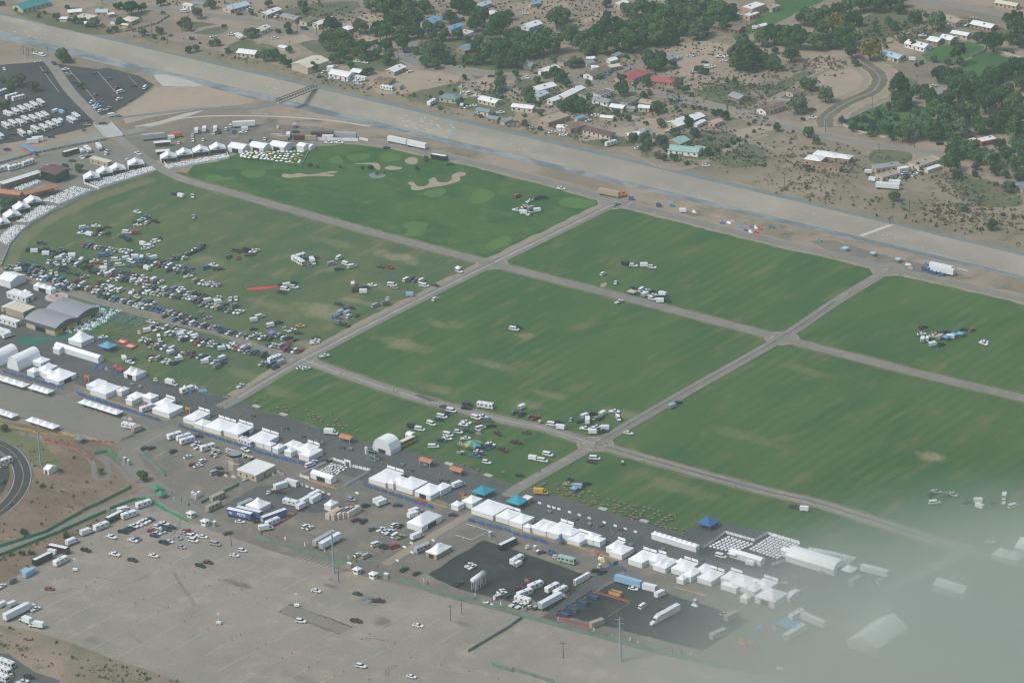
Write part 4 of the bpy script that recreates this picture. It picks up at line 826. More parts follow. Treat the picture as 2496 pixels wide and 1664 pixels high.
# green, yellow and blue striped canopy
g = G(T(1, 2, 1990, 935), 2.6); t = thing('striped_canopy', 'green and yellow panelled canopy with a blue top on the lawn', 'canopy', (g.x, g.y, .1))
for i in range(8):
    a0, a1 = i*math.pi/4, (i+1)*math.pi/4; am = (a0+a1)/2; R0 = 5.2
    obj('panel', MB().add([(R0*math.cos(a0), R0*math.sin(a0), 2.0), (R0*.8*math.cos(am), R0*.8*math.sin(am), 2.7), (R0*math.cos(a1), R0*math.sin(a1), 2.0), (0, 0, 4.3)], [(0, 1, 3), (1, 2, 3)]).mesh('canopy_panel'), ('p_green', 'p_yellow', 'p_green', 'p_sky')[i % 4], t)
    obj('pole', MB().tube((R0*.97*math.cos(a0), R0*.97*math.sin(a0), 0), (R0*.97*math.cos(a0), R0*.97*math.sin(a0), 2.0), .05, n=5).mesh('canopy_pole'), 'steel', t)
# rust roofed shelters
for x, y, l in ((835, 870, 'beside the white food truck'), (1570, 1085, 'at the lawn edge past the stage'), (1850, 1168, 'near the teal canopy end of the street')):
    g = G(T(1, 2, x, y), 3.0); t = thing('picnic_shelter', 'rust red arched picnic shelter '+l, 'shelter', (g.x, g.y, .1))
    n = 8; vs = []
    for i in range(n+1):
        u = -1+2*i/n
        for x_ in (-3.8, 3.8): vs.append((x_, u*2.2, 2.6+1.0*(1-u*u)))
    mb = MB().add(vs, [(2*i, 2*i+1, 2*i+3, 2*i+2) for i in range(n)]).add([(v[0], v[1], v[2]-.15) for v in vs], [(2*i, 2*i+1, 2*i+3, 2*i+2) for i in range(n)])
    obj('roof', mb.mesh('shelter_roof'), 'p_rust', t)
    for a in (-3.2, 3.2):
        for b in (-1.9, 1.9): obj('post', MB().tube((a, b, 0), (a, b, 2.75), .12, n=6).mesh('shelter_post'), 'p_concrete', t)

# ---- fences
def fence(px, label, h, mat, step=4.0, duty=1.0, name='fence', post='steel', thick=.08, z0=.0, cat='fence', sag=.0, smooth=False, pn='panel'):
    pts = [G(p) for p in px]
    if smooth: pts = smooth_pts(pts, False, 6)
    t = thing(name, label, cat, (pts[0].x, pts[0].y, .05)); o0 = pts[0]
    key = {}
    for i in range(len(pts)-1):
        a, b = pts[i]-o0, pts[i+1]-o0; L = (b-a).length; n = max(1, round(L/step)); s = L/n; ang = math.atan2((b-a).y, (b-a).x)
        k = round(s*duty, 2)
        if k not in key: key[k] = MB().box(-k/2, k/2, -thick/2, thick/2, z0, h).mesh('fence_panel')
        if 'p' not in key: key['p'] = MB().tube((0, 0, 0), (0, 0, h+.1), .05, n=5).mesh('fence_post')
        for j in range(n):
            c = a.lerp(b, (j+.5)/n); obj(pn, key[k], mat, t, (c.x, c.y, 0), ang)
            q = a.lerp(b, j/n); obj('post', key['p'], post, t, (q.x, q.y, 0))
    return t
BF = 'run of blue cloth fence panels behind '
for c, r, s, l in ((0, 2, '20,285 300,362 590,440', 'the arched tents'), (0, 2, '700,470 740,500 1480,740', 'the tents by the tan truck'), (0, 2, '1640,775 1680,800 2000,900 2352,1012', 'the tents by the caravans'), (1, 2, '0,1022 220,1080 460,1142', 'the tents above the flat roofed hall'), (1, 2, '980,1300 1000,1330 1640,1540', 'the tents by the table court'),
                   (1, 3, '1945,80 2352,190', 'the brick walk tents'), (2, 3, '0,205 330,292', 'the double peaked tents'), (2, 3, '870,470 920,495 985,470', 'the last brick walk tent'), (2, 3, '995,515 1045,550', 'the tents by the trailer')):
    fence(TT(c, r, s), BF+l, 1.8, 'p_blue', 5.2, .72)
for c, r, s, l in ((0, 2, '770,460 1100,575 1490,720 1570,725', 'tents by the tan truck'), (0, 2, '1690,770 2352,975', 'tents by the caravans'), (1, 2, '1030,1300 1240,1370 1760,1530', 'tents by the table court'), (1, 2, '480,1275 740,1355 800,1345', 'fenced table court'), (2, 3, '0,150 560,305 990,450', 'brick walk tents'), (0, 2, '0,760 400,850 640,870', 'drop off paving'), (2, 3, '1490,690 1790,770', 'trailer end tents')):
    fence(TT(c, r, s), 'low yellow rail behind the '+l if 'court' not in l and 'paving' not in l else 'low yellow rail along the '+l, .5, 'p_yellow', 6, .98, name='rail', post='p_yellow', thick=.16)
for c, r, s, l in ((1, 3, '0,240 320,335 850,490', 'between the gravel lot and the container yard'), (1, 3, '1130,575 1220,612 1800,790 2352,930', 'between the gravel lot and the white tank'), (2, 3, '0,940 700,1130 1300,1290 1900,1430', 'below the blue skip lot'), (1, 3, '1950,1285 2352,1045', 'crossing the gravel lot'), (2, 3, '0,1040 95,975', 'crossing the gravel lot up to the main fence'),
                   (0, 2, '1380,1475 1520,1560', 'past the puddle'), (0, 3, '1540,0 1720,90', 'leading to the ticket booths'), (1, 3, '2170,1410 2352,1470', 'at the low end of the gravel lot'), (2, 3, '0,1450 380,1568', 'at the blurred end of the gravel lot')):
    fence(TT(c, r, s), 'green windscreen fence '+l, 1.4 if 'crossing' in l else 1.8, 'p_mesh' if c else 'p_green', 4, .97)
for c, r, s, l in ((0, 3, '0,325 420,190 760,0', 'uphill'), (0, 3, '0,405 500,210 980,0', 'downhill')): fence(TT(c, r, s), f'bright green fence on the {l} side of the access road', 1.6, 'p_green', 5, .97)
for c, r, s, l in ((0, 2, '760,1560 900,1500 1060,1420 1190,1355 1205,1330', 'on the scrub side of the gate road'), (0, 2, '1010,1545 1240,1460 1350,1455 1430,1480', 'on the lot side of the gate road'), (0, 2, '1850,1490 2200,1320', 'beside the tan motorhome'), (0, 2, '870,1040 990,1020 1100,1100', 'above the zigzag path'), (0, 2, '1265,1000 1515,1240', 'along the marked bays')):
    fence(TT(c, r, s), 'green cloth fence '+l, 1.5, 'p_green' if 'bays' not in l else 'p_greengrey', 4, .95)
fence(TT(0, 2, '400,905 560,940 700,985 760,1030 850,1100'), 'red and blue banner fence above the zigzag path', 1.2, 'p_red', 5, .6); fence(TT(0, 2, '170,850 330,880 400,905'), 'dark blue banner fence along the grass bank', 1.2, 'p_bluegrey', 5, .8)
fence(TT(0, 2, '835,915 1060,938'), 'row of red crowd barriers at the drop off edge', 1.0, 'p_red', 3, .62); fence(TT(0, 2, '570,848 690,880'), 'yellow barrier line by the dark green canopy', .9, 'p_yellow', 4, .95); fence(TT(0, 2, '1110,910 1245,860'), 'tan barrier fence leading to the gate road', 1.0, 'p_tan', 4, .95)
fence(TT(0, 0, '0,1510 320,1420 600,1360 980,1290'), 'long blue fence along the side channel', 1.5, 'p_bluegrey', 4.5, .9)
fence(TT(0, 0, '1170,1250 1350,1210'), 'row of pale crowd barriers beside the bridge ramp', 1.2, 'p_white', 4, .8)
for s, l in (('735,725 400,960', 'uphill of the blue skips'), ('740,728 1080,825', 'beside the yellow skip'), ('400,965 740,1065', 'below the blue skips')): fence(TT(2, 3, s), 'low red barrier line '+l, .9, 'p_red', 4, .93)
fence(TT(1, 3, '50,170 160,140 300,60 380,10 330,-10'), 'low red barrier line around the delivery trailers', .8, 'p_red', 4, .9); fence(TT(2, 3, '590,715 440,810'), 'red and white barrier beside the caravans', .9, 'p_red', 3, .6)
for c, r, s, l in ((1, 2, '400,1240 705,1088 820,1125', 'along the street side of the table court'), (1, 2, '870,1150 1055,1195', 'past the table court arch'), (1, 2, '1055,1195 810,1340', 'on the yard side of the table court'), (1, 2, '400,1240 490,1268', 'at the corner of the table court'),
                   (2, 3, '1760,335 1870,265 1960,195 2230,270', 'around the smaller table terrace'), (2, 3, '2230,270 2352,200', 'between the table terraces'), (3, 3, '0,205 290,290 290,345', 'around the larger table terrace'), (3, 3, '30,495 190,445', 'below the clear span pavilion'), (3, 3, '370,345 590,385 810,440 725,505', 'around the green floored patio')):
    fence(TT(c, r, s), 'white picket fence '+l, 1.5, 'p_white', 2.5, .9)
for c, r, s, l in ((0, 0, '1490,1480 1560,1560 2110,1460 2080,1400', 'in front of the golf lawn chalets'), (0, 1, '770,120 910,172 1140,100 1420,10', 'in front of the chalets above the track'), (0, 1, '545,325 700,260 860,190', 'in front of the central pavilion tables'), (0, 1, '270,495 400,425 540,335', 'in front of the tight end chalets'), (0, 1, '10,880 90,690 180,580 265,505', 'round the tightest bend of the field')):
    fence(TT(c, r, s), 'white panel fence '+l, 1.3, 'p_white', 2.5, .92)
fence(TT(1, 0, '510,1290 940,1300'), 'long white hoarding fence on the service yard', 2.2, 'p_white', 5, .98); fence(TT(1, 0, '410,1540 490,1385'), 'white rail fence at the end of the umbrella terrace', 1.0, 'p_white', 3, .9); fence(TT(1, 0, '945,1285 1030,1300'), 'short white hoarding by the service road', 1.8, 'p_white', 5, .95)
for c, r, s in ((1, 3, '1930,120 2140,185 1985,270 1830,225'),): fence(TT(c, r, s), 'square white rail ring on the yard by the dark lot', 1.1, 'p_white', 4, 1.0, thick=.1, z0=.95, post='p_white', pn='rail')
fence(TT(3, 0, '1865,530 1990,475 2000,450 2330,545'), 'pale garden wall between the green paddocks', 1.8, 'p_stucco', 6, 1.0, name='garden_wall', thick=.3, cat='wall')
fence(TT(3, 0, '700,1120 1120,940'), 'white rail fence beside the orchard', 1.2, 'p_white', 6, .9); fence(TT(3, 0, '690,1150 760,1200 1080,1270'), 'white boundary wall along the orchard bend', 1.2, 'p_stucco', 5, 1.0, name='garden_wall', thick=.25, cat='wall')
fence(TT(3, 1, '1645,955 1720,910'), 'white rail beside the parked trailers on the channel road', .9, 'p_white', 3, .95); fence(TT(3, 1, '1735,905 1835,930'), 'white rail on brown posts by the channel', .9, 'p_white', 3, .95, z0=.4)
fence(TT(0, 0, '1140,300 1440,225 1560,150'), 'weathered dark fence around the scrub paddock', 1.2, 'p_wood', 5, .8); fence(TT(3, 0, '0,895 420,720 720,570'), 'dark wire fence beside the dirt lane', 1.1, 'p_wood', 7, .9, z0=.8)
fence(TT(3, 0, '1090,620 1480,705'), 'dark wire fence above the ditch field', 1.1, 'p_wood', 7, .9, z0=.8); fence(TT(2, 1, '650,140 1200,230 2352,500'), 'wire fence along the earth bank of the channel', 1.1, 'p_wood', 9, .99, z0=1.0, thick=.05); fence(TT(3, 1, '0,560 1000,700 1500,830'), 'wire fence above the channel lip', 1.1, 'p_wood', 9, .99, z0=1.0, thick=.05)
# ================================================================== HOUSES AND BUILDINGS
RN = dict(w='white', c='cream', g='grey', t='tan', b='brown', l='pale blue', u='slate blue', s='bright blue', e='teal', n='mint green', r='red', m='maroon', k='charcoal', a='salmon', y='sage')
WALLS = ['p_stucco', 'p_adobe', 'p_cream', 'p_stucco', 'p_tan', 'p_white']
def house(p, L, W_, ang, roof, kind, lab, wallmat=None, h=2.9, pitch=.34, porch=False, rise=None, win=True):
    g = G(p, h+.8); rz = head(p, ang); t = thing('house', lab, 'house', (g.x, g.y, .0), rz, lab)
    wm = wallmat or random.choice(WALLS); rm = 'roof_'+roof; e = .45
    block(g.x, g.y, rz, L/2+.5, W_/2+.5)
    wl = obj('wall', MB().box(-L/2, L/2, -W_/2, W_/2, 0, h).mesh('house_wall'), wm, t)
    r = W_/2*pitch if rise is None else rise
    if kind == 'g':
        obj('gable', MB().prism_x([(-W_/2, h), (W_/2, h), (0, h+r)], -L/2+.01, L/2-.01).mesh('house_gable'), wm, t)
        for s in (-1, 1):
            ru = MB().hexa([(-L/2-e, 0, h+r), (L/2+e, 0, h+r), (L/2+e, s*(W_/2+e), h-e*pitch), (-L/2-e, s*(W_/2+e), h-e*pitch)], [(-L/2-e, 0, h+r+.16), (L/2+e, 0, h+r+.16), (L/2+e, s*(W_/2+e), h-e*pitch+.16), (-L/2-e, s*(W_/2+e), h-e*pitch+.16)])
            rf = obj('roof', ru.mesh('house_roof'), rm, t)
    elif kind == 'h':
        k = max(0, L/2-W_/2); rf = obj('roof', MB().add([(-L/2-e, -W_/2-e, h), (L/2+e, -W_/2-e, h), (L/2+e, W_/2+e, h), (-L/2-e, W_/2+e, h), (-k, 0, h+r+.1), (k, 0, h+r+.1)], [(0, 1, 5, 4), (1, 2, 5), (2, 3, 4, 5), (3, 0, 4), (3, 2, 1, 0)]).mesh('house_roof'), rm, t)
    else:
        rf = obj('roof', MB().box(-L/2-.1, L/2+.1, -W_/2-.1, W_/2+.1, h, h+.2).mesh('house_roof'), rm, t)
        obj('parapet', MB().box(-L/2-.12, L/2+.12, -W_/2-.12, -W_/2+.1, h+.2, h+.45).box(-L/2-.12, L/2+.12, W_/2-.1, W_/2+.12, h+.2, h+.45).box(-L/2-.12, -L/2+.1, -W_/2+.1, W_/2-.1, h+.2, h+.45).box(L/2-.1, L/2+.12, -W_/2+.1, W_/2-.1, h+.2, h+.45).mesh('parapet'), wm, t)
    if L*W_ > 55: obj('cooler', MB().box(-.5, .5, -.5, .5, 0, .8).mesh('roof_cooler'), 'p_grey', rf, (random.uniform(-.25, .25)*L, (W_*.22)*random.choice((-1, 1)) if kind == 'g' else W_*.1, h+r*.5+.1 if kind != 'f' else h+.2))
    if win:
        n = max(1, int(L/3.2))
        for s in (-1, 1):
            for i in range(n):
                x = -L/2+L*(i+.5)/n
                if s == -1 and i == n//2: obj('door', MB().box(x-.5, x+.5, s*W_/2-.05, s*W_/2+.05, 0, 2.05).mesh('house_door'), 'p_brown', t)
                else: obj('window', MB().box(x-.6, x+.6, s*W_/2-.04, s*W_/2+.04, 1.0, 2.1).mesh('house_window'), 'glass', t)
            obj('window', MB().box(s*L/2-.04, s*L/2+.04, -.7, .7, 1.0, 2.1).mesh('house_window'), 'glass', t)
    return t
HD = ['with the channel bank below it', 'beside the dirt lane', 'among cottonwood trees', 'in the bare yard', 'behind the shrubs', 'next to parked cars', 'by the paved street']
SEENH = set()
def houses(c, r, s, where):
    for q in s.split(';'):
        nh = nearest(G(T(c, r, *map(float, q.split()[:2]))), 'town')
        f = q.split(); L, W_, a, rc, kd = float(f[2]), float(f[3]), float(f[4]), f[5][0], f[5][1]
        small = L*W_ < 34; kind = {'g': 'gable roofed', 'f': 'flat roofed', 'h': 'hip roofed'}[kd]
        lab = f"{'small ' if small else 'long ' if L > 2*W_ else 'large ' if L*W_ > 180 else ''}{RN[rc]} {kind} {'outbuilding' if small else 'house'} {where}"
        if lab in SEENH: lab += ', by '+nh
        SEENH.add(lab)
        house(T(c, r, float(f[0]), float(f[1])), L, W_, a, rc, kd, lab, h=2.3 if small else 2.9, win=not small)
houses(0, 0, '280 25 22 14 15 eg;685 90 9 6 5 wg;790 145 13 9 -10 cf;815 195 6 4 5 wg;940 90 8 7 0 lg;1060 175 7 4 25 ug;1195 165 9 9 -10 ch;1155 215 5 3 -10 cg;1735 35 7 5 -10 cg;1830 20 8 4 -8 ug;2170 45 16 9 15 lg;1015 115 4 3.5 10 wg;2280 465 13 8 -6 wg;585 155 5 4 0 wg', 'near the upper channel bank')
houses(1, 0, '60 250 10 6 25 cg;135 95 14 6 22 wg;320 145 14 7 -14 gg;480 175 10 7 20 bf;620 185 16 5.5 20 wg;255 420 6 4 -12 wg;790 662 15 9 -10 wg;935 640 7 6 -12 wg;845 245 7 7 20 wh;1020 350 12 8 -15 tf;1280 620 12 7 25 wg;1180 722 11 9 -8 bf;1300 775 6 5 -8 gf;1820 235 12 6 20 sg;1920 292 9 8 25 cf;1960 248 9 4 -10 bg;2160 105 8 7 15 wh;2080 30 12 6 20 lg;1955 420 14 10 15 ug;1790 875 12 9 -8 yh;2150 905 14 7 -14 wg;2095 1000 9 5 -10 ug;2185 1070 7 5 -10 ug;2300 1090 8 4 22 gg;680 605 4 4 0 wf;1850 150 6 5 30 gg', 'near the footbridge')
house(T(1, 0, 495, 560), 19, 15, 20, 'c', 'g', 'largest pale gable warehouse above the channel with shrubs in front', 'p_stucco', h=4.5, pitch=.22, win=False)
house(T(1, 0, 1610, 180), 12, 9, 22, 's', 'g', 'bright blue roofed house with white arcade among tall trees', 'p_white', h=3.6)
houses(2, 0, '180 215 12 8 18 wg;200 20 7 4 12 sg;1000 20 9 6 20 wg;145 585 6 5 60 wg;340 625 12 8 20 wg;470 555 6 5 25 bf;720 520 5 4 5 wg;700 560 6 5 15 gg;915 535 6 5 15 wg;960 490 6 4 25 gg;760 600 4 4 5 wh;780 645 18 8 22 bg;925 595 8 5 10 cg;290 785 14 8 15 wg;540 835 22 6 26 wg;380 900 7 5 20 wg;255 855 10 6 25 lg;105 965 14 6 -6 wg;830 905 12 6 -12 gg;700 840 14 7 24 bf;840 840 12 7 20 bf;975 965 9 6 -8 wg;1090 975 6 4 -6 gg;1080 915 12 6 26 bf;1220 968 7 5 -5 wg;1280 930 14 7 -10 tg;1100 680 20 12 22 rh;1060 720 8 7 0 rh;1385 722 17 9 -5 rh;1440 515 12 7 22 gg;1495 510 5 4 -8 wg', 'along the main street')
houses(2, 0, '380 1070 18 11 18 tf;620 1065 6 3 18 sg;465 1150 6 5 -5 wg;575 1145 12 8 15 bf;800 1195 21 6 -13 mg;875 1060 8 4 -5 wg;1110 1220 8 6 10 wg;1225 1205 10 8 -80 gg;1545 1105 15 10 20 wg;1665 1065 12 8 20 wg;1720 1112 9 3 25 wg;1870 1105 8 5 22 ag;1530 1280 10 9 25 ng;1590 1355 19 9 -6 ng;1730 1345 6 5 -6 ng;2080 870 10 8 -20 gg;2330 985 8 8 20 bg;2300 220 5 4 15 wg', 'in the block by the channel')
house(T(2, 0, 2220, 45), 14, 9, 20, 'w', 'f', 'white roofed two storey adobe house beside the green pasture', 'p_salmon', h=5.2); house(T(2, 0, 2200, 120), 10, 6, 20, 'w', 'f', 'low pale flat roofed wing of the two storey adobe house', 'p_salmon'); house(T(2, 0, 1970, 230), 24, 8, -10, 'b', 'g', 'long low brown ranch house beside the pasture', 'p_brown')
houses(3, 0, '1710 170 14 9 -22 tg;1985 215 16 8 -12 wg;1775 295 12 6 -10 wg;1380 395 16 8 -14 wg;1540 352 8 8 -12 wg;1660 335 9 8 -14 wg;1150 495 15 8 -15 lg;250 830 9 7 15 bf;135 910 10 4 -5 gf;50 970 14 8 18 bg;1090 1510 16 7 8 gf;1440 1470 18 9 18 tf;1510 1525 10 3 18 wg;40 50 8 7 20 tf;2200 20 16 6 -10 cg;1560 830 9 8 20 gg;1240 1530 6 4 10 wf', 'near the ditch bend')
for x, y, L, W_, k in ((430, 1440, 10, 8, 'h'), (520, 1400, 12, 8, 'h'), (590, 1415, 7, 7, 'h'), (690, 1425, 10, 7, 'h')): house(T(3, 0, x, y), L, W_, -8, 'w', k, 'white roofed brick villa section by the fork in the road', 'p_adobe', h=3.6)
house(T(3, 0, 540, 1505), 18, 5, -8, 'b', 'f', 'brown brick front wing of the white roofed villa', 'p_adobe', h=2.8)
for x, y, L, W_ in ((1860, 1282, 9, 6), (2010, 1265, 11, 7)): house(T(3, 0, x, y), L, W_, 12, 'w', 'f', 'low red walled building with white roof at the wood edge', 'p_redroof')
houses(3, 1, '1100 20 13 7 15 tf;2320 125 6 6 40 ug', 'on the scrub flat')
# ---- festival buildings
def slab(p, a, b, h, lab, wall, roof, name='building', cat='building', z=.1, over=.3, rz=0.0, windows=0, rise=0.0):
    g = G(p); t = thing(name, lab, cat, (g.x, g.y, z), rz)
    obj('wall', MB().box(-a, 0, 0, b, 0, h).mesh('building_wall'), wall, t)
    if rise: obj('roof', MB().prism_x([(-over, h), (b+over, h), (b/2, h+rise)], -a-over, over).mesh('building_roof'), roof, t)
    else: obj('roof', MB().box(-a-over, over, -over, b+over, h, h+.35).mesh('building_roof'), roof, t)
    for i in range(windows):
        x = -a+a*(i+.5)/windows; obj('window', MB().box(x-.5, x+.5, -.05, .02, 1.1, 2.1).mesh('building_window'), 'glass', t)
    if windows: obj('door', MB().box(-.02, .05, b*.4, b*.4+1.2, 0, 2.1).mesh('building_door'), 'p_brown', t)
    block(g.x-a/2, g.y+b/2, 0, a/2, b/2); return t
slab(T(1, 2, 5, 1290), 12.5, 14, 3.4, 'large flat white roofed hall with tan walls beside the tower', 'p_tan', 'roof_w', windows=3)
slab(T(0, 1, 240, 1220), 15, 6, 3, 'long white site cabin beside the open twin canopy', 'fabric_wall', 'roof_w', windows=4); slab(T(0, 1, 100, 1085), 10, 12, 4, 'white gable hall at the end of the street', 'fabric_wall', 'fabric', rise=2)
slab(T(0, 1, 220, 1370), 14, 9, 4.2, 'flat cream roofed block with tan walls behind the hall', 'p_tan', 'roof_c'); slab(T(0, 1, 150, 1445), 14, 3.5, 3, 'white site cabin with a row of windows beside the hall', 'fabric_wall', 'roof_w', windows=4); slab(T(0, 1, 60, 1530), 9, 3, 2.8, 'white site cabin beside the delivery trucks', 'fabric_wall', 'roof_w', windows=2)
# control tower
g = G(T(0, 2, 2170, 1165)); t = thing('control_tower', 'tan octagonal control tower with a glazed cab and grey roof', 'tower', (g.x, g.y, .1))
def ngon(r, z0, z1, r2=None, n=8):
    r2 = r2 or r; return MB().add([(r*math.cos(2*math.pi*i/n+.39), r*math.sin(2*math.pi*i/n+.39), z0) for i in range(n)]+[(r2*math.cos(2*math.pi*i/n+.39), r2*math.sin(2*math.pi*i/n+.39), z1) for i in range(n)], [tuple(range(n))[::-1], tuple(range(n, 2*n))]+[(i, (i+1) % n, n+(i+1) % n, n+i) for i in range(n)])
obj('base', ngon(4, 0, 3.6).mesh('tower_base'), 'p_tan', t); obj('shaft', ngon(2.9, 3.6, 6).mesh('tower_shaft'), 'p_tan', t); obj('balcony', ngon(3.7, 6, 6.25).mesh('tower_balcony'), 'p_galv', t); obj('cab', ngon(2.7, 6.25, 8.2, 3.0).mesh('tower_cab'), 'glass', t); obj('roof', ngon(3.5, 8.2, 8.5).mesh('tower_roof'), 'p_grey', t)
for i in range(8): obj('railing', MB().box(-1.4, 1.4, -.04, .04, 6.25, 7.1).mesh('tower_rail'), 'p_galv', t, (3.4*math.cos(i*.785), 3.4*math.sin(i*.785), 0), i*.785+math.pi/2)
# grey wave roofed hall
g = G(T(0, 1, 512, 1522)); t = thing('wave_roof_hall', 'grey hall with a wave shaped metal roof and tan panelled walls', 'building', (g.x, g.y, .1)); block(g.x-11, g.y+17, 0, 11, 17)
def wave(y): return 4.6+2.1*abs(math.sin(math.pi*min(y, 33.9)/17.0))**.8 if y < 17 else 5.2+1.7*abs(math.sin(math.pi*(y-17)/17.0))**.8
ys = [34*i/40 for i in range(41)]
obj('roof', MB().add([(x, y, wave(y)+.25) for y in ys for x in (-23.5, .8)]+[(x, y, wave(y)) for y in ys for x in (-23.5, .8)], [(2*i, 2*i+1, 2*i+3, 2*i+2) for i in range(40)]+[(82+2*i, 84+2*i, 85+2*i, 83+2*i) for i in range(40)]+[(2*i+1, 83+2*i, 85+2*i, 2*i+3) for i in range(40)]).mesh('wave_roof'), 'roof_g', t)
for x in (-.4, -22.6): obj('gable_wall', MB().prism_x([(0, 2.6), (34, 2.6)]+[(y, wave(y)-.05) for y in ys[::-1]], x, x+.3).mesh('wave_gable'), 'p_dkgrey', t)
for i in range(12): obj('wall_panel', MB().box(-.3, 0, .1, 2.5, 0, 2.6).mesh('hall_panel'), 'p_yellow' if i % 4 != 2 else 'glass', t, (0, .2+2.8*i, 0))
obj('fascia', MB().box(-22.6, -.1, .2, .5, 2.6, 4.7).mesh('hall_fascia'), 'p_dkgrey', t)
for i in range(3): obj('wall_panel', MB().box(0, 7, 0, .3, 0, 2.6).mesh('hall_front'), ('p_tan', 'glass', 'p_tan')[i], t, (-22.5+7.4*i, .15, 0))
# courtyard pavilion with terracotta roofs
def long_roof(a, b, w_, h, lab, mat, wall='p_adobe', name='pavilion', r=1.4, posts=True):
    A, B = G(a, h), G(b, h); d = B-A; L = d.length; t = thing(name, lab, 'building', ((A.x+B.x)/2, (A.y+B.y)/2, .1), math.atan2(d.y, d.x))
    obj('roof', MB().prism_x([(-w_/2, h), (w_/2, h), (w_/2, h+.2), (0, h+r), (-w_/2, h+.2)], -L/2, L/2).mesh('pavilion_roof'), mat, t)
    obj('wall', MB().box(-L/2+.6, L/2-.6, w_/2-1.0, w_/2-.7, 0, h).mesh('pavilion_wall'), wall, t)
    for i in range(max(2, int(L/4))+1): obj('post', MB().tube((-L/2+.6+(L-1.2)*i/max(2, int(L/4)), -w_/2+.5, 0), (-L/2+.6+(L-1.2)*i/max(2, int(L/4)), -w_/2+.5, h), .12, n=6).mesh('pavilion_post'), 'p_adobe', t)
long_roof(T(0, 1, 10, 120), T(0, 1, 380, 5), 5, 4, 'long white roofed catering wing behind the courtyard tables', 'roof_w'); long_roof(T(0, 1, -60, 185), T(0, 1, 200, 215), 6, 4, 'terracotta roofed front wing of the courtyard pavilion', 'p_rust'); long_roof(T(0, 1, 210, 215), T(0, 1, 520, 140), 6.5, 4, 'terracotta roofed side wing of the courtyard pavilion', 'p_rust'); long_roof(T(0, 1, 300, 190), T(0, 1, 430, 140), 4, 4.6, 'grey skylight roof between the terracotta wings', 'roof_g', r=.3)
slab(T(0, 1, 520, 120), 13, 11, 6, 'glass walled pavilion with a maroon roof above the courtyard', 'glass', 'roof_m', over=1.2, rise=1.2); slab(T(0, 0, 990, 1545), 15, 4, 3.2, 'low cream roofed kitchen block with a blue awning end', 'p_tan', 'roof_c', windows=3)
long_roof(T(0, 0, 200, 1330), T(0, 0, 318, 1395), 3, 3.4, 'blue roofed ticket canopy beside the side channel', 'p_sky', r=.4)
for x0, y0, x1, y1, l in ((1412, 1312, 1568, 1298, 'longer'), (1428, 1392, 1558, 1380, 'shorter')): long_roof(T(0, 0, x0, y0), T(0, 0, x1, y1), 3.6, 3, f'{l} open fronted livestock shed with pale roof on the service yard', 'roof_w', 'p_maroon', name='open_shed', r=.3)
# ticket booths
for i, (c, r, x, y) in enumerate(((1, 3, 930, 562), (1, 3, 1078, 605), (0, 3, 1885, 118), (0, 3, 1755, 45))):
    g = G(T(c, r, x, y)); t = thing('ticket_booth', 'small white ticket booth '+['on the round forecourt beside the tall pylon', 'on the round forecourt away from the pylon', 'at the upper gate beside the green barrier', 'at the upper gate by the dark canopy'][i], 'booth', (g.x, g.y, .1))
    obj('wall', MB().box(-1.3, 1.3, -1.3, 1.3, 0, 2.5).mesh('booth_wall'), 'p_white', t); obj('roof', MB().add([(-1.9, -1.9, 2.5), (1.9, -1.9, 2.5), (1.9, 1.9, 2.5), (-1.9, 1.9, 2.5), (0, 0, 3.5)], [(0, 1, 4), (1, 2, 4), (2, 3, 4), (3, 0, 4), (3, 2, 1, 0)]).mesh('booth_roof'), 'roof_w', t)
    for s in (-1, 1): obj('window', MB().box(-.7, .7, s*1.3-.03, s*1.3+.03, 1.1, 2.0).mesh('booth_window'), 'glass', t); obj('window', MB().box(s*1.3-.03, s*1.3+.03, -.7, .7, 1.1, 2.0).mesh('booth_window'), 'glass', t)
# tan booths with coloured roof panels
for i in range(5):
    g = G(T(1, 3, 655+45*i, 70-8*i+ (12 if i else 0))); t = thing('tan_booth', 'tan walled vending booth in the block of booths with patterned tops', 'booth', (g.x, g.y, .1), 0, 'tan vending booths')
    obj('wall', MB().box(-1.25, 1.25, 0, 9, 0, 2.9).mesh('tan_booth_wall'), 'p_cream', t); obj('roof', MB().box(-1.2, 1.2, .1, 8.9, 2.9, 3.05).mesh('tan_booth_roof'), ('p_tan', 'p_salmon', 'p_cream', 'p_ltblue', 'p_cream')[i], t); obj('door', MB().box(-.9, .9, -.04, .02, .2, 2.6).mesh('tan_booth_door'), 'p_tan', t)
# brick kiosk
slab(T(2, 2, 150, 1505), 3.6, 3.2, 3, 'small brick kiosk with pale roof beside the teal canopy', 'p_rust', 'roof_w', name='kiosk', cat='kiosk')
# white tank on legs
g = G(T(1, 3, 2045, 690)); rz = head(T(1, 3, 2045, 690), 36); t = thing('water_tank', 'white horizontal water tank on a tall braced stand', 'tank', (g.x, g.y, .1), rz); block(g.x, g.y, rz, 5, 1.5)
obj('tank', MB().tube((-4.6, 0, 5.4), (4.6, 0, 5.4), 1.35, n=16).tube((-5, 0, 5.4), (-4.6, 0, 5.4), .8, 1.35, n=16).tube((4.6, 0, 5.4), (5, 0, 5.4), 1.35, .8, n=16).mesh('tank_body', True), 'p_white', t)
for x in (-4, -2, 0, 2, 4):
    for y in (-1.1, 1.1): obj('leg', MB().tube((x, y, 0), (x, y, 4.6), .09, n=6).mesh('tank_leg'), 'p_white', t)
for y in (-1.1, 1.1): obj('brace', MB().tube((-4, y, .3), (0, y, 4), .05, n=4).tube((0, y, 4), (4, y, .3), .05, n=4).mesh('tank_brace'), 'p_white', t)
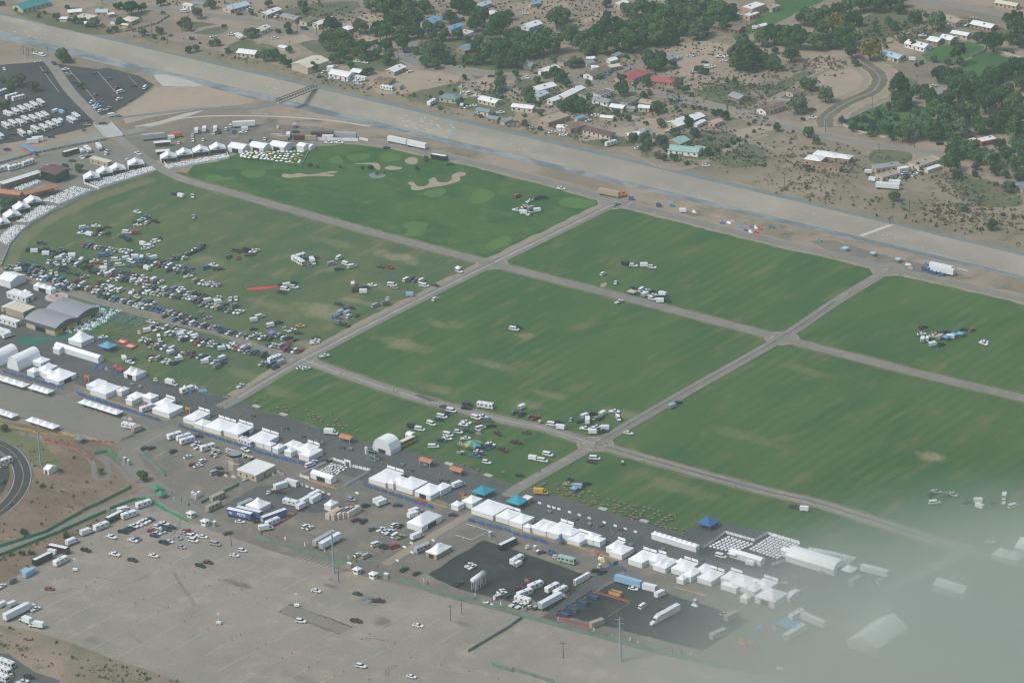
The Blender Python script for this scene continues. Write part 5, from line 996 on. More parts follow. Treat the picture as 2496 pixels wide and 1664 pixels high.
# steel stage frame and screen beside the arched tent
g = G(T(1, 2, 1075, 1085)); t = thing('stage_frame', 'steel scaffold frame with a screen in front of the stage tent', 'scaffold', (g.x, g.y, .1))
for x in (-2.6, 2.6):
    for y in (-1.6, 1.6): obj('upright', MB().box(x-.12, x+.12, y-.12, y+.12, 0, 5.6).mesh('frame_upright'), 'p_galv', t)
for z in (.3, 2.9, 5.5): obj('ring_beam', MB().box(-2.5, 2.5, -1.7, -1.5, z, z+.2).box(-2.5, 2.5, 1.5, 1.7, z, z+.2).box(-2.7, -2.5, -1.5, 1.5, z, z+.2).box(2.5, 2.7, -1.5, 1.5, z, z+.2).mesh('frame_beam'), 'p_galv', t)
obj('screen', MB().box(-2.4, 2.4, -.1, .1, 3.2, 5.4).mesh('frame_screen'), 'glass', t)
g = G(T(1, 2, 1015, 1030)); t = thing('speaker_stack', 'white cylinder tower with a yellow flag beside the stage', 'tower', (g.x, g.y, .1)); obj('tube', MB().tube((0, 0, 0), (0, 0, 3.6), .7, n=12).mesh('tower_tube'), 'p_white', t); obj('flag', MB().box(-.03, .03, 0, .5, 3.6, 5.6).mesh('feather_flag'), 'p_yellow', t)
# delivery trailers with lettering
def text_mesh(s, size):
    cu = bpy.data.curves.new('lettering', 'FONT'); cu.body = s; cu.size = size; cu.extrude = .01; cu.align_x = 'CENTER'; cu.align_y = 'CENTER'; cu.offset = size*.02
    o = bpy.data.objects.new('tmp', cu); COL.objects.link(o); dg = bpy.context.evaluated_depsgraph_get(); me = bpy.data.meshes.new_from_object(o.evaluated_get(dg)); bpy.data.objects.remove(o); bpy.data.curves.remove(cu); me.name = 'lettering'; me.materials.clear(); return me
def drink_trailer(p, ang, lab, txt):
    g = G(p, 2); rz = head(p, ang); t = thing('delivery_trailer', lab, 'trailer', (g.x, g.y, .15), rz)
    for q in VEH['x'][2]: obj(q[0], q[1], q[2] or 'car_n', t, q[3] if len(q) > 3 else None)
    obj('side_panel', MB().box(-6.9, 6.9, -1.3, -1.275, 1.1, 3.9).mesh('trailer_livery'), 'p_blue', t); obj('roof', MB().box(-6.95, 6.95, -1.2, 1.2, 3.95, 4.02).mesh('trailer_top'), 'p_white', t)
    if txt:
        m = text_mesh(txt, 2.2); o = obj('lettering', m, 'p_white', t, (1.6, -1.32, 2.5)); o.rotation_euler = (math.pi/2, 0, 0)
        for nm, mt, z0, z1 in (('emblem_top', 'p_red', .15, 1.0), ('emblem_middle', 'p_white', -.22, .12), ('emblem_bottom', 'p_sky', -1.0, -.25)):
            pts = [(math.sqrt(max(0, 1-z*z)), z) for z in np.linspace(z0, z1, 7)]; pr = [(x, z) for x, z in pts]+[(-x, z) for x, z in pts[::-1]]
            if z1 == 1.0 or z0 == -1.0: pr = list(dict.fromkeys([(round(a, 4), round(b, 4)) for a, b in pr]))
            obj(nm, MB().prism(pr, -.03, 0).mesh('emblem'), mt, t, (-4.6, -1.3, 2.5))
    block(g.x, g.y, rz, 7.2, 1.3)
drink_trailer(T(0, 3, 2205, 20), -13, 'dark blue delivery trailer lettered PEPSI beside a white tent', 'PEPSI'); drink_trailer(T(0, 3, 2290, 5), -13, 'blue sided delivery trailer with white roof, next to the lettered one', None); drink_trailer(T(1, 3, 165, 40), 20, 'blue and white delivery trailer at the red barrier', None)
# footbridge truss over the channel
a, b = G(T(1, 0, 200, 945), .3), G(T(1, 0, 545, 810), .3); d = b-a; L = d.length; rz = math.atan2(d.y, d.x)
t = thing('footbridge', 'brown steel truss footbridge spanning the concrete channel', 'bridge', (a.x, a.y, .3), rz)
obj('deck', MB().box(0, L, -1.1, 1.1, -.2, 0).mesh('bridge_deck'), 'p_concrete', t)
for s in (-1.5, 1.5):
    obj('chord', MB().box(0, L, s-.12, s+.12, 1.9, 2.2).box(0, L, s-.12, s+.12, -.35, -.05).mesh('bridge_chord'), 'p_pole', t)
    n = 14
    for i in range(n+1): obj('upright', MB().box(-.1, .1, s-.1, s+.1, -.05, 1.9).mesh('bridge_upright'), 'p_pole', t, (L*i/n, 0, 0))
    for i in range(n): obj('diagonal', MB().tube((0, s, 0), (L/n, s, 1.9) if i < n/2 else (L/n, s, 1.9), .08, n=4).mesh('bridge_diagonal'), 'p_pole', t, (L*i/n, 0, 0))
# road bridge over the side channel
a, b = G(T(0, 0, 965, 1170)), G(T(0, 0, 1035, 1245)); d = b-a
t = thing('road_bridge', 'pale concrete road bridge with railings over the side channel', 'bridge', ((a.x+b.x)/2, (a.y+b.y)/2, .0), math.atan2(d.y, d.x))
obj('deck', MB().box(-13, 13, -5.5, 5.5, .22, .5).mesh('road_bridge_deck'), 'p_concrete', t)
for s in (-1, 1): obj('railing', MB().box(-13, 13, s*5.4-.12, s*5.4+.12, .5, 1.5).mesh('bridge_rail'), 'p_ltblue', t)
# ---- vehicles placed
Z = 'in the camping lot:camp'
listed(0, 0, '140 1025 mw -32;200 1005 mw -32;262 990 mw -32;312 968 mw -32;375 945 mw -32;55 1155 mw -32;118 1135 mw -32;182 1130 mw -32;235 1100 mw -32;305 1090 mw -32;365 1075 mw -32;415 1060 mw -32;200 1225 mw -32;325 1190 mw -32;400 1175 mw -32;460 1150 mw -32;520 1130 mw -32;655 1105 mw -32;700 1070 mw -32;75 1045 fw -20;110 885 mw 15;172 900 mw 15;20 845 fw 20;505 1022 tw 20;568 1030 tl -20;275 1225 tw -35;555 1110 tw -40;0 1250 mw -32', Z)
listed(0, 0, '38 632 cw -60;428 663 ck -5;600 637 pw 5;625 682 ss 0;692 758 ck -5;876 675 cd -5;1000 725 cg 15;1238 788 ck -5;1335 805 vw 40;1072 808 sg 30;1110 845 vw 15;1065 887 cr 0;1097 912 sw 20;1195 920 cd 50;878 872 sg 30;905 914 cr 0;850 937 sw 25;918 938 cb 0;878 965 pw 25;895 985 pw 20;930 1018 sw 20;985 1000 ps 30;1020 1058 tw 10;1075 1062 ss 10;950 1138 pd 0;800 1145 ct 0;765 1190 cg 80;470 1255 cn 0;785 1098 cm 0;590 1008 ck 0;350 565 cw 10;330 495 pw -10;370 505 vw -10;495 582 pm -40;130 1230 cm 0;65 1372 cn 0', Z)
listed(0, 0, '1693 110 vw 5;2200 130 cm 10;2270 60 pw 15;2290 80 cw 10;2130 315 cw 0;2200 335 fw -30;1960 335 cw 10', 'among the houses:town')
Z = 'on the service yard behind the catering tents'
listed(0, 0, '1408 1255 xs 5;1632 1240 ko 5;1540 1255 tw 5;1640 1310 cw 90;1770 1290 pw 85;1865 1285 cw 80;1767 1243 cw 85;1805 1198 kw 80;1878 1185 kw 80;1978 1180 kw 75;1960 1222 cw 80;2015 1215 cm 80;2077 1185 sw 80;2148 1210 pb 80;2232 1215 pw 5;2247 1185 tw 5;2240 1140 xw 3;2137 1160 sw 80;2300 1290 ck 80', Z)
listed(1, 0, '665 1312 pw -3;762 1312 pw -3;200 1175 gw 80;298 1238 kw 75;365 1210 ck 0;80 1275 cw 80;610 1240 xm 0;660 1262 zw 0;800 1245 xs -3;1780 1508 ck 5;1200 1355 cn 5;190 1255 zt 0;240 1255 zt 0;400 1265 zm 0;470 1262 zt 0;355 1155 ts 80', Z)
listed(1, 0, '1302 1292 xw -12;1480 1330 xw -12;1685 1445 bk -10', 'parked along the service road by the channel')
Z = 'on the paved strip behind the chalet tents'
listed(0, 0, '650 1400 bk 15;747 1388 tw -45;805 1372 fw -40;908 1348 fw -50;752 1447 cw -40;820 1440 ck 0;1270 1410 pw -30;1175 1470 cw -40;985 1385 cw 30;985 1410 cw 30;440 1525 cw -40;488 1520 ct -40;135 1535 mw 15;260 1495 mw 18;30 1560 mw 18;665 1475 cd 0;300 1297 zw 5;345 1290 zw 5', Z)
Z = 'among the houses:town'
listed(1, 0, '445 265 vd -10;175 350 cw 5;1413 658 cw 15;1207 810 mw -10;965 720 fw -10;940 770 cw -5;930 745 pw 0;695 722 cw -10;590 705 ck 10;815 743 cw -10;1615 940 fw 35;1910 855 cw 5;1945 858 vw 20;2025 880 cw -10;2245 1035 pw 5;1195 770 cw 0;925 565 cw -5;1000 575 cw -5;860 545 cd 10;790 570 cr 10;1385 478 ck 0;190 150 pw 30;505 235 ck -10;560 240 cr -10;1120 395 ck 5;1890 975 tw 75;1940 985 cw 20;1990 970 cw 0;1890 785 cw 50;720 610 cw 10;630 655 cw 30;2160 700 cd 0', Z)
listed(2, 0, '135 712 cw -30;1530 922 cb 0;910 1315 fw 15;1730 1110 mw 25;800 1065 cw 5;765 1055 cw 5;705 1108 cw 15;500 1225 cw 0;470 1240 cw 0;370 1215 cw 10;1785 1520 cw 0;1910 520 pw 0;1970 525 cw 0;1800 620 vw 0;1840 610 cw 0;1690 655 cw 0;1640 515 cw 0;1690 500 cs 0;1940 560 cw 0;1770 570 ck 0;2110 125 cw 0;2250 250 tw 0;1455 1200 pw 5;1160 1360 cw 5;125 125 cw 0;1250 690 cs 20;1800 290 cw 0;190 1170 cs 0', Z)
listed(3, 0, '1890 165 cs -5;1825 190 cs 70;1805 225 pw 20;1420 330 pw 0;1475 320 ck -10;400 1005 pr 5;410 1080 cw 0;560 1540 mw 15;410 1550 pk 15;1520 790 cw 10;1580 1320 ck 5;1325 545 tw 0;1690 400 ck 20;380 1530 ck 10', Z)
listed(3, 1, '1005 75 tw -10;1105 80 cy 30;1140 65 cw 30;1210 70 cw 30;1180 55 cs 30;1275 60 ck 30;1245 20 cw 20;1340 40 cw 30;1380 10 cw 30;1100 140 xw -5;1165 112 zw -5;920 10 tw 0;1300 45 cd 30', Z)

ZF = 'in the crowded rows:field'
listed(0, 1, '1610 215 pn -5;1655 227 tw -15;1768 235 pw -80;1778 425 ps -85;1262 380 pw -15;1305 450 pw 15;1345 440 pb 10;1350 478 sw 40;1422 465 pk -15;1265 497 cw 0;1245 470 cm 0;880 510 pw 0;770 525 vw 10;770 548 pb 0;752 575 pw -5;815 580 tw -15;890 575 cm 70;930 580 cw 40;990 575 pd 50;920 540 pm 20;955 530 cm 0;1165 567 vw -5;1240 565 tr 5;1130 610 pn -15;1170 628 tn -15;1465 617 cm -20;1440 640 pw -15;1312 670 tw -20;1380 668 pw 10;1370 697 vw 5;1328 712 cw 5;380 665 pn -5;255 725 pk 80', 'standing apart on the grass:field')
listed(0, 1, '315 738 tw 0;370 738 pk -10;430 725 pk -10;420 760 tw 0;480 745 pk -10;540 738 pg 35;585 742 pd 35;495 770 pg 30;585 785 vw 25;635 770 tw 0;530 805 tw 10;590 805 pw 20;950 780 vb 0;985 770 pb 0;445 838 pw 60;518 855 pw -40;590 852 pw -70;470 868 cb -70;645 820 sw 30;690 840 pm 50;745 822 tw 50;715 860 vw 40;800 830 vd 70;865 832 pw 15;893 842 cr 0;943 850 pw -75;950 898 tw 0;1000 855 cb 80;775 885 pd 35;820 880 pm 40;1065 820 vw 0;1140 805 tw 10;1185 785 pk 5;1240 782 tw 0;1300 800 tw 70;1205 835 vw -20;1275 830 vb -20;1370 780 pw -40;1410 798 tw 10;1100 868 vw 5;1190 870 cb 0;1290 880 pm -10;1350 893 tw -20;1500 840 td 10;1550 915 cm 20;1630 930 cg 30;1690 930 vg 40;1765 932 cg -50;1730 972 pw 10;1800 1010 vt 25', ZF)
listed(0, 1, '2105 790 pd 40;2190 795 cr 80;2175 735 pm -15;2285 775 cd 0;2315 765 cm 0;1900 890 vb 15;1940 880 pw -10;1990 895 cm 10;2018 900 cd 10;165 912 tw 10;385 935 pw 40;468 935 pw 80;518 950 pw -70;590 893 vn 5;575 915 pd 0;635 935 cd -10;720 958 pd -20;780 975 ps 10;990 950 tw 20;1035 925 vw 25;1235 1010 vw 15;1410 1000 tw 30;710 1015 pr 15;920 1025 pr 25;940 1042 pd 25;1200 1135 tw 60;1240 1160 pw -20;1225 1105 gw 60;1520 1085 vw 30;1605 1085 vv 25;1905 1190 tw 10;1855 1225 pt 20;2000 1170 pw 20;2000 1205 tw 10;2115 1180 pw -85;2167 1175 pw -80;2065 1225 cg 20;2155 1240 tg 15;1855 1322 pg -20;1910 1350 cs 15;2255 1515 vg 80;2295 1530 cw 30;2330 1370 tw 10;2330 1450 ck 10;600 1092 ck -10', ZF)
rows(0, 1, '785 690 1185 745 12;1350 830 1450 870 5;1520 870 1720 905 7;1850 1030 2010 1050 5;1600 805 1690 785 4;1715 760 1860 705 5;2250 725 2330 735 4;80 885 380 920 9;170 860 350 900 7;270 935 330 960 4;360 985 520 1000 6;845 915 960 945 5;920 940 1060 965 5;1090 935 1175 950 5;1050 985 1165 1005 4;1200 965 1330 1000 6;1300 1020 1480 1010 6;530 1020 640 1030 5;520 1048 700 1078 7;690 1062 860 1078 7;960 1060 1110 1100 5;870 1108 1050 1104 6;940 1140 1060 1185 5;1070 1180 1250 1225 8;1230 1200 1400 1210 7;1250 1238 1420 1262 7;1400 1260 1500 1290 4;1480 1280 1600 1310 5;1540 1320 1720 1340 7;1640 1352 1760 1350 4', ZF)
rows(0, 1, '1310 1110 1440 1130 6;1340 1062 1470 1085 6;1480 1120 1600 1150 5;1640 1085 1700 1115 3;1620 1150 1780 1172 6;1720 1132 1880 1155 6;1780 1190 1870 1200 4;1940 1240 2080 1272 5;2080 1280 2190 1292 5;1700 1388 1820 1400 6;1860 1425 2000 1432 6;2040 1470 2220 1512 8', ZF)
ZL = 'on the lower lawn:field'
listed(0, 1, '1385 1385 cw -10;1420 1415 pw 25;1350 1465 tw 10;1437 1455 pw 25;1390 1435 pd 25;1660 1510 tw 15;1690 1488 vw 15;1785 1520 tw 10;1460 1535 vw -80;1310 1550 pw 25;1360 1555 cw 20;945 1530 pw 5;1280 1490 gw -20', ZL)
rows(0, 1, '1520 1440 1640 1465 6;1550 1495 1720 1505 4;1680 1540 1790 1550 4;1810 1535 1900 1560 4', ZL)
listed(0, 2, '1380 140 pr 25;1400 163 sw 25;1460 155 vs 30;1525 180 pw 25;1560 190 sw 30;1600 200 pd 25;1632 165 tw 10;1140 155 tw -50;1185 187 pw -20;1230 160 cm 0;1565 100 tw 20;1880 185 tw 10;1920 165 vw 20;1970 190 pw 30;2020 160 tw 20;2045 200 pd 25;2000 225 tg 20;2035 62 tw 10;1380 15 pm 25;1470 8 cw 30;2290 40 gw 0;2210 407 pw 25', ZL)
rows(0, 2, '1400 45 1560 70 6;1590 95 1740 108 5;1740 120 1870 142 5;1800 12 1850 16 2;1910 20 2110 42 6;2120 45 2250 75 5;2270 95 2350 110 3', ZL)
listed(0, 2, '1575 378 kw -15;1430 355 gw 0;1720 440 fw 20', 'on the vendor street beside the lower lawn')
rows(1, 2, '60 205 180 235 3;30 115 140 145 4', ZL); listed(1, 2, '150 170 mw 20;195 205 ts 20', ZL)
rows(1, 2, '120 30 260 45 5;280 75 390 90 4', ZF); listed(1, 2, '300 10 cr 80;540 12 pw 10', ZF)
ZM = 'among the scattered crews:field'
listed(1, 1, '393 790 mw 15;400 833 mw -30;520 830 kw -50;470 805 cd 0;530 795 cm 0;487 862 cg -20;768 798 vw 25;698 855 vs 10;763 902 pn 5;828 858 vw -20;883 880 vw 15;1142 880 cm -10;1222 885 pr -20;1865 923 sw -15;280 1050 tw 10;335 1035 pd 10;340 1065 sw -5;268 1090 vw -10;240 1118 pm -10;235 1055 ck 0;890 1045 tw 80;920 1075 cm 10;1065 1052 pw -5;1005 1070 pn -5;985 1107 tw 0;920 1105 pd 5;1250 1050 vw -5;1290 1062 ct -10;1525 1010 vw 30;1545 1055 vw -5;1645 1050 cd -10;1412 1135 tl 0;1100 1240 vs 20;1163 1217 tg 10;1210 1180 gw 0;765 1225 pn -10;878 1255 ck -15;805 1270 cd 30;775 1300 tl 25;835 1305 ts 25;855 1335 sw 30;740 1348 pb -5;925 1325 ck 60;742 1390 tg -10;795 1412 pd -15;1648 1178 sw 25;35 1340 vw 15;130 1418 tw 10;195 1397 pn 15;265 1455 ps -70;330 1468 pw 15;405 1425 py 0;388 1488 cd 0;550 1530 cm 0;360 1552 cm 20;10 1500 cw 10;545 1562 pw 10', ZM)
rows(1, 1, '1385 1005 1500 1000 5;20 1530 110 1540 4;190 1520 270 1532 4', ZM)
ZR = 'on the upper lawn panels:crew'
listed(2, 1, '450 165 pw -5;50 235 vr 25;160 280 pw 25;215 252 tk 10;285 243 pk -5;45 362 pw -5;105 382 tw 0;115 328 cw 20;172 345 tt 20;230 363 tw 5;150 392 pw 30;80 345 ct 20;955 310 ps 20;1040 850 tk -5;1110 868 sw -5;1212 865 tw 0;1275 882 sw -8;840 947 sw 30;952 1025 cw 80;1110 1075 cn 10;1195 1092 vw 30;1240 1100 cw 15;1285 1105 cm 15;1220 1137 tw 20;1270 1142 pw 10;1290 1175 sw -10;1360 1192 tw 0;1357 1133 tw -10;1420 1155 pn -20;1425 1190 pd -20;985 1203 pw 20;20 1455 vw -10;40 1435 pk -10;895 205 xt -12;1570 367 tw 0', ZR)
listed(3, 1, '1425 1437 pm 15;1412 1498 cw 5;1420 1550 tw 80;1465 1545 vw 80;1515 1520 cw 0;1545 1500 cy 0;1590 1500 cm 0;1640 1475 cm 0;1675 1524 tw 0;1800 1455 ck 0;1850 1455 cr 30;1575 1525 ts 30;1605 1535 cs 20;1990 1566 cw -10', ZR)
listed(3, 1, '1590 890 xw -12;1625 905 xw -12', 'parked by the white rail on the channel road')
listed(3, 2, '1510 25 tw 10;1590 30 pd 25;1990 12 pw -20;1545 1375 ps -10;1510 1400 pd 20;1610 1405 tg 0;1700 1405 ps -20;1530 1480 vw 5;1830 1475 cd 10;1930 1460 tw 0;1945 1510 tw -20;2075 1475 cm 10;2170 1415 tw 80;2170 1465 pw 85;2255 1510 vw 15;240 1520 pm -10;308 1527 tw -5', 'on the wide lawn panel at the blurred end of the field')
ZC = 'on the lawn:crew'
listed(1, 2, '630 133 pw 10;410 240 cw 15;463 245 cw 10;1945 580 vk -10;1935 612 pk -5;2110 585 mw -10;1725 597 cm -10;1795 635 vw -10;1745 665 vm -15;1710 690 vw -10;1680 714 ck -10;1610 755 vw -20;1505 805 vw -10;1440 777 tk -10;1905 764 pw -10;1930 743 pw -10;2020 700 vw -15;2080 690 pw -15;2125 725 vg -5;2050 752 cm -15;2065 795 vw 15;2165 775 pk 10;1860 830 sw -10;1925 832 pd -10;1765 855 vw -10;1755 888 pw -10;1710 908 pd -5;2220 845 sm -20;1630 965 vw 0;1925 890 pw 5;2105 980 pn -15;2155 942 pw -15;2150 962 pn -15;2040 1005 cw -10;2058 1027 cm -10;2015 1047 pb -15;2055 832 gk 20;1900 1027 gk 0;2270 995 pm -15;2120 1108 sw -10', ZC)
listed(2, 2, '90 600 tw 25;20 652 sg 30;90 668 pm 30;165 690 sg 30;215 702 pr 20;255 742 gt 60;370 762 vw -8;450 785 tw -8;415 742 pk 0;540 715 cs 70;625 730 cd 20;665 683 tw 20;735 665 pk 10;830 662 tw 30;800 700 ck 30;695 720 kw 80;775 718 cs 35;940 643 pw -2;975 705 vw -55;675 800 pw -8;775 785 pw 5;855 790 tw 0;740 828 tw 0;830 824 pd 5;1070 838 cw -12;1470 592 ts 20;1520 568 pk 15;130 833 cm -10;35 925 pm -10;330 1037 vw -10;190 1067 tw -10;273 1090 vw -10;760 1072 vw -5;735 1103 pd -10;1017 1118 gd 80;68 1225 ck -5;520 1310 pt -5;600 1325 ts -10;545 1285 pk -30;660 1320 pk 15', ZC)
listed(2, 2, '265 1378 ky -5', 'at the edge of the lawn by the picnic tables'); listed(1, 2, '690 830 kw -5;1860 1310 kw 20', 'on the vendor street by the rust roofed shelters')
ZY = 'in the service yard:yard'
listed(0, 2, '1605 862 fw 18;1720 905 fw 18;1690 878 fw 18;1910 970 fw 18;1800 940 pw 25;1825 970 pw 20;1825 868 ck 0;1330 975 ck 20;1365 965 ck 20;1590 1007 sd 25;1725 1057 cw 20;1860 1097 sw 25;1770 1125 cr 15;1820 1142 cw 15;1975 1203 vs 20;2043 1213 pm 10;2005 1165 ck 10;2255 995 pw -30;2220 890 pw 20;2280 915 mw -20;2000 1425 mt 25;1965 1512 mt 25;1270 800 kt 20;1185 772 fw -10;2260 1490 ms 25;1320 1490 fw 20;1145 1545 kw 15;1240 1530 pd 0;1350 610 fw 20;2250 1265 gw 20', ZY)
for i, (x, y) in enumerate([(2090, 1000), (2115, 1008), (2140, 1016), (2165, 1024), (2190, 1032), (2105, 1035), (2130, 1043), (2215, 1045), (2240, 1053), (2265, 1061), (2290, 1069), (2315, 1077), (1960, 1000), (1985, 1010), (2010, 1018), (1950, 1040), (1980, 1050)]):
    vehicle('g', 'wktd'[i % 4], T(0, 2, x, y), 'b', 'in the cart park by the control tower')
listed(0, 2, '25 1285 sd 60;40 1100 mw 20;30 1140 ct 20', 'inside the bend of the curved road')
listed(0, 1, '90 1245 bt 25;50 1500 kw 20;20 1480 kw 20', 'beside the grey wave roofed hall')
listed(1, 2, '645 1097 pm 10;530 1102 cw 20;490 1132 vw 20;875 1450 ss -10;1010 1505 sk 15;1165 1475 kw 20;1300 1500 cn 0;320 1475 fw -15;425 1505 kw 30;225 1325 zw 20;330 1298 zw -15;225 1385 pm 0;1140 1460 kw 20;1465 1555 kw 20;115 1390 gw 20;150 1375 gd 20', ZY)
for i in range(4): vehicle('z', 'w', T(1, 2, 460+27*i, 1462-14*i), 'b', 'in the line of four white containers')
listed(1, 3, '460 130 sw 25;498 140 cw 25;920 70 pm 15;988 80 pk 40;1068 150 cg 20;1275 117 sw 30;1315 122 sm 40;1150 158 pw 25;1188 170 cw 25;1225 180 pw 25;1255 190 cn 25;1270 208 vw 30;1312 222 pt 20;1105 295 vw 20;1165 307 ck 20;1205 317 pd 20;1270 315 vr 20;935 388 cw 25;1015 402 vs 25;1360 522 pd 30;1475 558 ck 25;1480 215 kw 25;1530 325 ms 25;1455 20 kw 20;625 245 xs 30;680 265 xw 28;90 140 kw 10;155 100 fw 25;60 95 cm 10;25 55 ck 0;1810 20 cn 0', ZY)
ZA = 'on the dark asphalt lot by the white tank'
listed(1, 3, '1960 485 pw 30;1990 502 pw 30;1862 658 pd 30;2250 720 cw 30;2250 747 pw 20;2190 790 gw 80;2325 765 ck 20;2310 290 bk 25', ZA); listed(1, 3, '2125 845 pw -12', 'driving along the green fence of the gravel lot')
listed(2, 3, '215 670 fw 25;370 690 fw 30;445 718 fw 28;118 740 fw 20;100 800 fw -15;30 835 pw 30;100 857 pw 25;60 697 cm 15;350 815 xw 30;505 435 me -12;270 365 cm 15;395 410 gw 0;143 322 gw 20;765 530 ck 20;825 550 pd 25;45 432 fw 30;20 462 tw 30;240 890 gd 20;160 875 gt 20', ZA)
ZB = 'on the dark asphalt lot beside the blue skips'
listed(2, 3, '1070 635 xl -15;1105 697 cw -10;1265 690 zw -15;1370 745 kw 25;1205 862 vw 35;1395 945 hw 210;1390 893 pd 30;1955 930 cs 15;2012 955 zt 25;1895 1115 ms 25;780 1020 zt 20', ZB)
listed(2, 3, '1920 402 vw -12;2190 465 tw -12', 'beside the long white tent by the table terraces')
listed(3, 3, '265 940 mw 30;420 995 xw -25;245 1105 xw 32;1035 625 cw 30;1005 690 cy 30;980 540 xw -15;800 630 zs 30;870 530 pd 70;2040 270 cw 0', 'in the blur beyond the vendor tents')
ZG = 'in the gravel lot:lot'
listed(0, 3, '1132 178 pk -10;1165 160 cd -10;1200 145 ck -10;1225 127 pw -10;1260 115 cw -10;1305 95 pw -10;1340 77 pw -10;1380 62 ck -10;1445 137 sw -15;1475 125 cd -15;1495 105 pw -10;1530 148 cn -10;1568 135 ck -10;1508 163 cs -15;1400 168 cr 0;1440 192 cw -5;1418 210 cn -10;1695 190 cs -10;1727 175 pr -10;1787 200 cw -10;1760 220 sw -10;1850 217 cw -10;1630 235 cs -10;1780 258 sw -10;1555 265 cw -10;1507 277 pk -15;1665 317 cs -10;1222 257 pw -15;1250 243 cg -10;1025 225 pw -15;787 347 pk -15;1055 385 pw -15;1218 437 pd -15;1410 397 pw -12;1840 488 pd -15;1910 457 cm -10;1978 290 vs -10;2095 190 cd 15;2228 350 sw -10;2155 392 cw -10;455 700 cr -5;2205 85 cw -5', ZG)
listed(0, 3, '1055 40 bk 25;930 125 fw 22;810 175 kw 20;665 265 kw 22;540 335 bm -12;480 363 tw -10;390 425 bk 25;558 445 fw 28;225 543 tl 28;110 628 tg 25;15 680 pw 30;105 843 tw 25;190 895 hw 27;328 888 pw 25;235 985 kw 160;322 1025 kw 170;15 845 tw 25;1155 10 fw 20;225 540 zl 28', 'along the lot edge:lot')
listed(0, 3, '60 1385 mw -20;30 1445 mw -25;10 1510 mw -25;265 1508 pk -15;205 1558 pw 10;80 1495 gt 0', 'in the small lot below the scrub slope')
listed(1, 3, '552 718 cw -10;932 745 cd -10;1125 812 pm -5;920 995 pm -10;413 998 sw -10;1490 1037 cw -10;967 1410 sw -10;1428 1505 cw -10', ZG)
# yellow school bus by the stage
vehicle('b', 'y', T(1, 2, 1345, 940), '25', 'with white roof behind the arched stage tent')
# ================================================================== TABLES, POLES, SMALL THINGS
TB = {}
TB['top'] = MB().tube((0, 0, .68), (0, 0, .75), .8, n=12).tube((0, 0, .25), (0, 0, .68), .78, .8, n=12, cap=False).mesh('table_cloth'); TB['leg'] = MB().tube((0, 0, 0), (0, 0, .68), .08, n=5).mesh('table_leg')
TB['chair'] = MB().box(-.22, .22, -.22, .22, .4, .47).box(-.22, .22, .17, .22, .47, .9).box(-.2, -.16, -.2, -.16, 0, .4).box(.16, .2, -.2, -.16, 0, .4).box(-.2, -.16, .16, .2, 0, .4).box(.16, .2, .16, .2, 0, .4).mesh('chair')
TB['umb'] = MB().add([(1.05*math.cos(i*math.pi/4), 1.05*math.sin(i*math.pi/4), 2.1) for i in range(8)]+[(0, 0, 2.7)], [(i, (i+1) % 8, 8) for i in range(8)]).mesh('umbrella_cloth')
ntab = [0]
def table(x, y, lab, mat='fabric', z=.16, s=1.0, dome=False):
    ntab[0] += 1
    t = thing('round_table', lab, 'table', (x, y, z), 0, lab, s); obj('tablecloth', TB['top'], mat, t); obj('leg', TB['leg'], 'steel', t)
def quad_grid(c, r, q, nu, nv, jit=.15):
    P = [G(T(c, r, *p)) for p in q]; out = []
    for j in range(nv):
        for i in range(nu):
            u = (i+.5+random.uniform(-jit, jit))/nu; v = (j+.5+random.uniform(-jit, jit))/nv
            out.append(P[0].lerp(P[1], u).lerp(P[3].lerp(P[2], u), v))
    return out
for p in quad_grid(2, 3, [(1795, 325), (1985, 225), (2230, 300), (2040, 385)], 7, 7, .05): table(p.x, p.y, 'white clothed round table on the smaller table terrace', s=.92)
for p in quad_grid(2, 3, [(2170, 350), (2390, 215), (2660, 295), (2440, 440)], 9, 9, .05): table(p.x, p.y, 'white clothed round table on the larger table terrace', s=.92)
for p in quad_grid(1, 2, [(565, 1200), (690, 1120), (850, 1165), (745, 1235)], 6, 6, .25): table(p.x, p.y, 'white clothed round table in the fenced table court', s=.72)
# chairs and tables in the hundreds round the curve: the largest as tables, the rest as one mass of seating
dense = []
for q, nu, nv, lab in (((( 1500, 1530), (2060, 1425), (2105, 1455), (1560, 1560)), 26, 3, 'white clothed table in front of the golf lawn chalets'),):
    dense += [(p, lab) for p in quad_grid(0, 0, q, nu, nv, .3)]
for q, nu, nv, lab in ((((820, 110), (1400, -35), (1420, 5), (905, 160)), 26, 4, 'white clothed table in front of the chalets above the track'), (((375, 290), (680, 150), (840, 185), (545, 310)), 10, 8, 'white clothed table below the courtyard pavilion'), (((150, 480), (370, 330), (520, 335), (270, 480)), 10, 7, 'white clothed table by the tight end chalets'),
                       (((-20, 640), (120, 510), (240, 515), (60, 690)), 8, 8, 'white clothed table at the tightest bend of the field'), (((130, 170), (330, 90), (390, 105), (190, 190)), 7, 4, 'white clothed table in the courtyard of the pavilion')):
    dense += [(p, lab) for p in quad_grid(0, 1, q, nu, nv, .3)]
cafe = [(p, 'white parasol table on the green carpet by the wave roofed hall') for p in quad_grid(0, 1, [(560, 1500), (830, 1240), (1110, 1300), (830, 1470)], 11, 8, .5)]
mb = MB(); random.shuffle(cafe)
